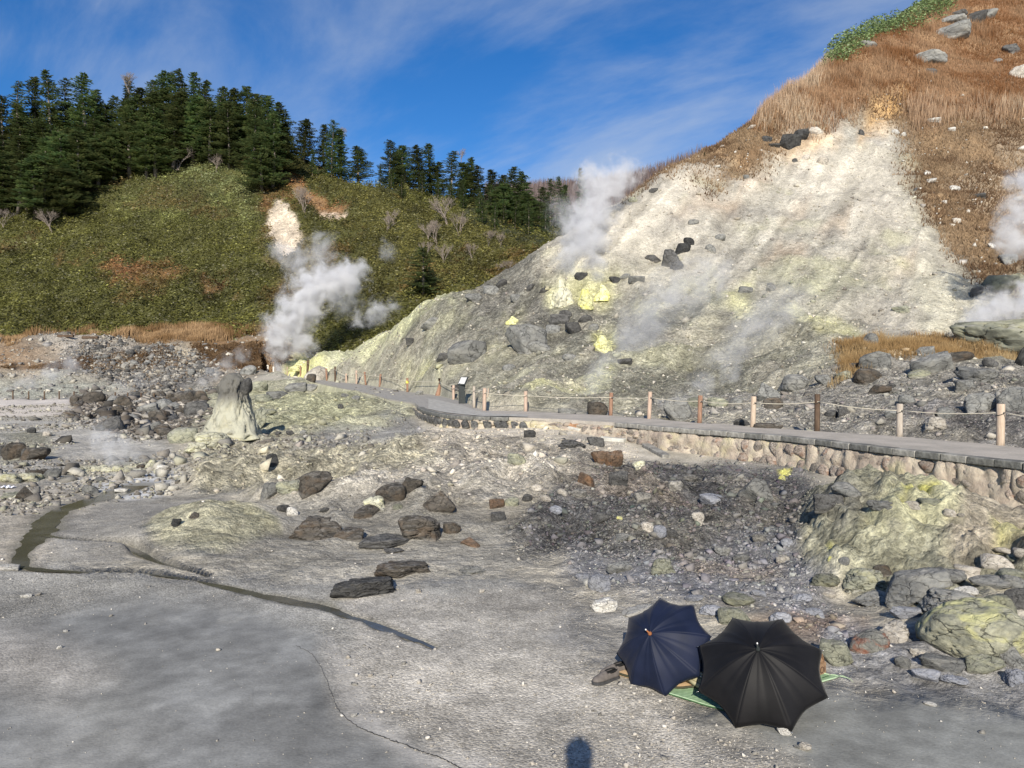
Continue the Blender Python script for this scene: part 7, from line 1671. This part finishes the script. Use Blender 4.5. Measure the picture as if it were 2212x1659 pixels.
for s_ in (-1, 1):
    for k in range(4): z_ = 1.495 + .017 * k; fng.tube([(s_ * .066, -.055, z_), (s_ * .078, -.035, z_), (s_ * .070, -.018, z_), (s_ * .055, -.016, z_)], [.009, .0085, .008, .006], 6)
    fng.tube([(s_ * .06, -.06, 1.50), (s_ * .045, -.078, 1.515), (s_ * .03, -.08, 1.53)], [.011, .010, .008], 6)
fng.build('fingers', plain('skin', (.45, .28, .20), .6), po, smooth=True)
po.location = (.02, 0, .02)
phone = MB().box((.05, -.035, 1.535), (.15, .008, .075)).build('phone', BLK, None, .003); tag(phone, 'dark phone held level behind the viewpoint', 'phone')

# ------------------------------------------------------------------ steam
def steam(blobs, dens, label, warp=.5, wscale=1.0, cut=.35, seed=0, soft=1.0, detail=7, aniso=0.0):
    """blobs: (px, py, Y, radius in frame units); the plume is the soft union of these balls, broken up by noise"""
    B_ = [(Vector(P(px, py, Yd)), rp * 1.22 * Yd / F, ) for px, py, Yd, rp in blobs]
    cen = sum((b[0] for b in B_), Vector()) / len(B_); bm = bmesh.new()
    for c, r in B_:
        m4 = Matrix.Translation(c - cen) @ Matrix.Diagonal((r * 1.12, r * 1.12, r * 1.12, 1)); bmesh.ops.create_icosphere(bm, subdivisions=3, radius=1, matrix=m4)
    me = bpy.data.meshes.new('tmp'); bm.to_mesh(me); bm.free(); o = bpy.data.objects.new('tmp', me); COL.objects.link(o); md = o.modifiers.new('r', 'REMESH'); md.mode = 'VOXEL'; md.voxel_size = max(.06, min(b[1] for b in B_) * .22)
    dg = bpy.context.evaluated_depsgraph_get(); me2 = bpy.data.meshes.new_from_object(o.evaluated_get(dg)); bpy.data.objects.remove(o); me2.name = 'steam'
    t = NT('steam'); pos = t.obj()
    rs = sum(b[1] for b in B_) / len(B_)
    nzz = t.n('ShaderNodeTexNoise'); nzz.inputs['Scale'].default_value = 1.1 * wscale / rs; nzz.inputs['Detail'].default_value = 2; t.l(pos, nzz.inputs['Vector'])
    sub = t.n('ShaderNodeVectorMath', operation='SUBTRACT'); t.l(nzz.outputs['Color'], sub.inputs[0]); sub.inputs[1].default_value = (.5, .5, .5)
    scl = t.n('ShaderNodeVectorMath', operation='SCALE'); t.l(sub.outputs[0], scl.inputs[0]); scl.inputs['Scale'].default_value = warp * rs * 1.6
    addv = t.n('ShaderNodeVectorMath', operation='ADD'); t.l(pos, addv.inputs[0]); t.l(scl.outputs[0], addv.inputs[1]); p2 = addv.outputs[0]
    field = None
    for c, r in B_:
        d = t.n('ShaderNodeVectorMath', operation='DISTANCE'); t.l(p2, d.inputs[0]); d.inputs[1].default_value = c - cen
        f = t.math('SUBTRACT', 1.0, t.math('DIVIDE', d.outputs['Value'], r)); field = f if field is None else t.math('SMOOTH_MAX', field, f, .18)
    n = t.noise(p2, 1.9 * wscale / rs, detail, .62); n_b = t.math('MULTIPLY', t.math('SUBTRACT', n, cut), 1.5)
    dd = t.math('MULTIPLY', t.math('POWER', t.ramp(t.math('ADD', t.math('MULTIPLY', field, 1.0), t.math('MULTIPLY', t.math('SUBTRACT', n, .5), 2.5)), .06, .85 + .3 * (soft - 1)), 1.8), dens)
    v = t.n('ShaderNodeVolumePrincipled'); v.inputs['Color'].default_value = (.93, .93, .945, 1); v.inputs['Anisotropy'].default_value = aniso; t.l(dd, v.inputs['Density']); t.l(v.outputs[0], t.out.inputs['Volume'])
    me2.materials.clear(); me2.materials.append(t.m); o = link('steam_plume', me2, None, None, cen); tag(o, label, 'steam'); t.m.cycles.volume_step_rate = .6 if False else 1.0
    return o
steam([(597, 795, 86, 16), (598, 770, 86, 24), (600, 740, 87, 34), (612, 705, 87, 46), (645, 672, 88, 52), (668, 638, 89, 52), (700, 612, 90, 56), (745, 600, 91, 46), (770, 590, 91, 30), (655, 745, 88, 34)], 1.3, 'thick white steam column rising from the far end of the path', seed=1)
steam([(640, 560, 92, 42), (600, 540, 92, 28), (690, 535, 92, 40), (740, 640, 93, 46)], .45, 'thin grey steam drifting above the thick column on the left', .7, soft=1.3)
steam([(775, 690, 84, 28), (815, 672, 84, 34), (850, 660, 84, 22)], .6, 'faint steam patch right of the thick left column', .7, soft=1.2)
steam([(838, 545, 90, 24), (830, 522, 90, 14)], .30, 'small pale wisp of steam against the green hill', .7, soft=1.2)
steam([(1292, 628, 52, 16), (1288, 605, 52, 26), (1282, 570, 53, 40), (1268, 530, 54, 58), (1255, 488, 55, 62), (1290, 458, 56, 56), (1290, 415, 57, 52), (1272, 378, 58, 36), (1318, 392, 58, 48), (1352, 376, 58, 38), (1230, 560, 53, 38)], 1.0, 'tall steam column rising from the sulfur towers into the sky', seed=2)
steam([(1215, 590, 54, 26), (1205, 450, 57, 34)], .28, 'thin steam at left of the tall column', .7, soft=1.3)
steam([(1440, 640, 42, 78), (1400, 690, 42, 80), (1370, 720, 41, 66), (1500, 610, 43, 74), (1350, 760, 40, 48), (1550, 600, 44, 44)], .42, 'broad faint grey steam drifting over the middle of the slope', .7, soft=1.3)
steam([(1690, 665, 40, 68), (1640, 700, 39, 72), (1600, 745, 38, 60), (1560, 770, 37, 50)], .38, 'faint grey steam patch over the right part of the lower slope', .7, soft=1.3)
steam([(1270, 850, 31, 26), (1290, 815, 31.5, 38), (1310, 780, 32, 34)], .8, 'thin steam rising behind the fence in the middle', .7, soft=1.2)
steam([(1470, 862, 29, 30), (1520, 830, 30, 36), (1580, 805, 30, 34), (1430, 875, 28.5, 20)], .7, 'thin steam clinging to the ground behind the fence posts', .7, soft=1.2)
steam([(2212, 525, 40, 46), (2175, 500, 40, 36), (2195, 455, 40, 44), (2220, 400, 40, 46), (2165, 530, 40, 24), (2250, 470, 40, 60)], 1.6, 'dense grey steam cloud at the upper right edge', seed=3)
steam([(2120, 690, 36.5, 42), (2160, 665, 37, 48), (2212, 650, 37, 52), (2100, 710, 36, 30), (2260, 640, 37, 60), (2085, 725, 36, 24)], 2.0, 'bright white steam behind the cracked dome rock at the right edge', seed=4)
steam([(440, 828, 66, 18), (460, 805, 66, 24), (490, 785, 67, 26), (520, 770, 68, 22)], .42, 'small slanting steam plume behind the rock pinnacle', .6)
steam([(245, 985, 21, 36), (235, 955, 21.3, 42), (265, 965, 21.2, 36), (215, 940, 21.6, 34), (300, 990, 21, 20)], 1.1, 'low steam over the shallow pool in the left basin', .7, soft=1.2)
steam([(60, 830, 79, 32), (110, 810, 81, 34), (150, 790, 83, 32), (20, 845, 78, 24)], .35, 'faint steam creeping up the far left bank', .7, soft=1.3)
steam([(265, 835, 74, 24), (300, 825, 75, 24), (445, 880, 34, 16)], .22, 'faint steam low over the dark post fence', .7, soft=1.3)

# ------------------------------------------------------------------ labels of the small groups: place in their row, counted from the left
ORD = ['leftmost', 'second from the left', 'third from the left', 'fourth from the left', 'fifth from the left', 'sixth from the left', 'seventh from the left', 'eighth from the left', 'ninth from the left', 'tenth from the left', 'eleventh from the left', 'twelfth from the left', 'thirteenth from the left', 'fourteenth from the left', 'fifteenth from the left', 'sixteenth from the left', 'seventeenth from the left', 'eighteenth from the left', 'nineteenth from the left', 'twentieth from the left', 'twenty-first from the left']
groups = {}
for o in COL.objects:
    if o.parent is None and 'group' in o: groups.setdefault(o['group'], []).append(o)
for gname, mem in groups.items():
    if len(mem) == 1:
        del mem[0]['group']; continue
    if len(mem) > len(ORD):
        what, where = ('grey blocks', 'bank scree') if 'scree' in gname else ('dark stones', 'left boulder field')
        mem.sort(key=lambda o: o.location.x / o.location.y); q4 = -(-len(mem) // 4)
        for b_, band in enumerate(('far left', 'middle left', 'middle right', 'far right')):
            part = sorted(mem[b_ * q4:(b_ + 1) * q4], key=lambda o: -o.location.y); h_ = len(part) // 2
            for nm_, sub_ in (('upper', part[:h_]), ('lower', part[h_:])):
                sub_.sort(key=lambda o: o.location.x / o.location.y)
                for i, o in enumerate(sub_): o['label'] = f"{ORD[i] if i < len(sub_) - 1 else 'rightmost'} among {what}, {nm_} {band} of the {where}"
        continue
    if len(mem) <= len(ORD):
        mem.sort(key=lambda o: o.location.x / o.location.y)
        for i, o in enumerate(mem):
            w_ = ORD[i] if i < len(mem) - 1 else 'rightmost'; o['label'] = ' '.join((w_ + ' of the ' + gname).split()[:16])
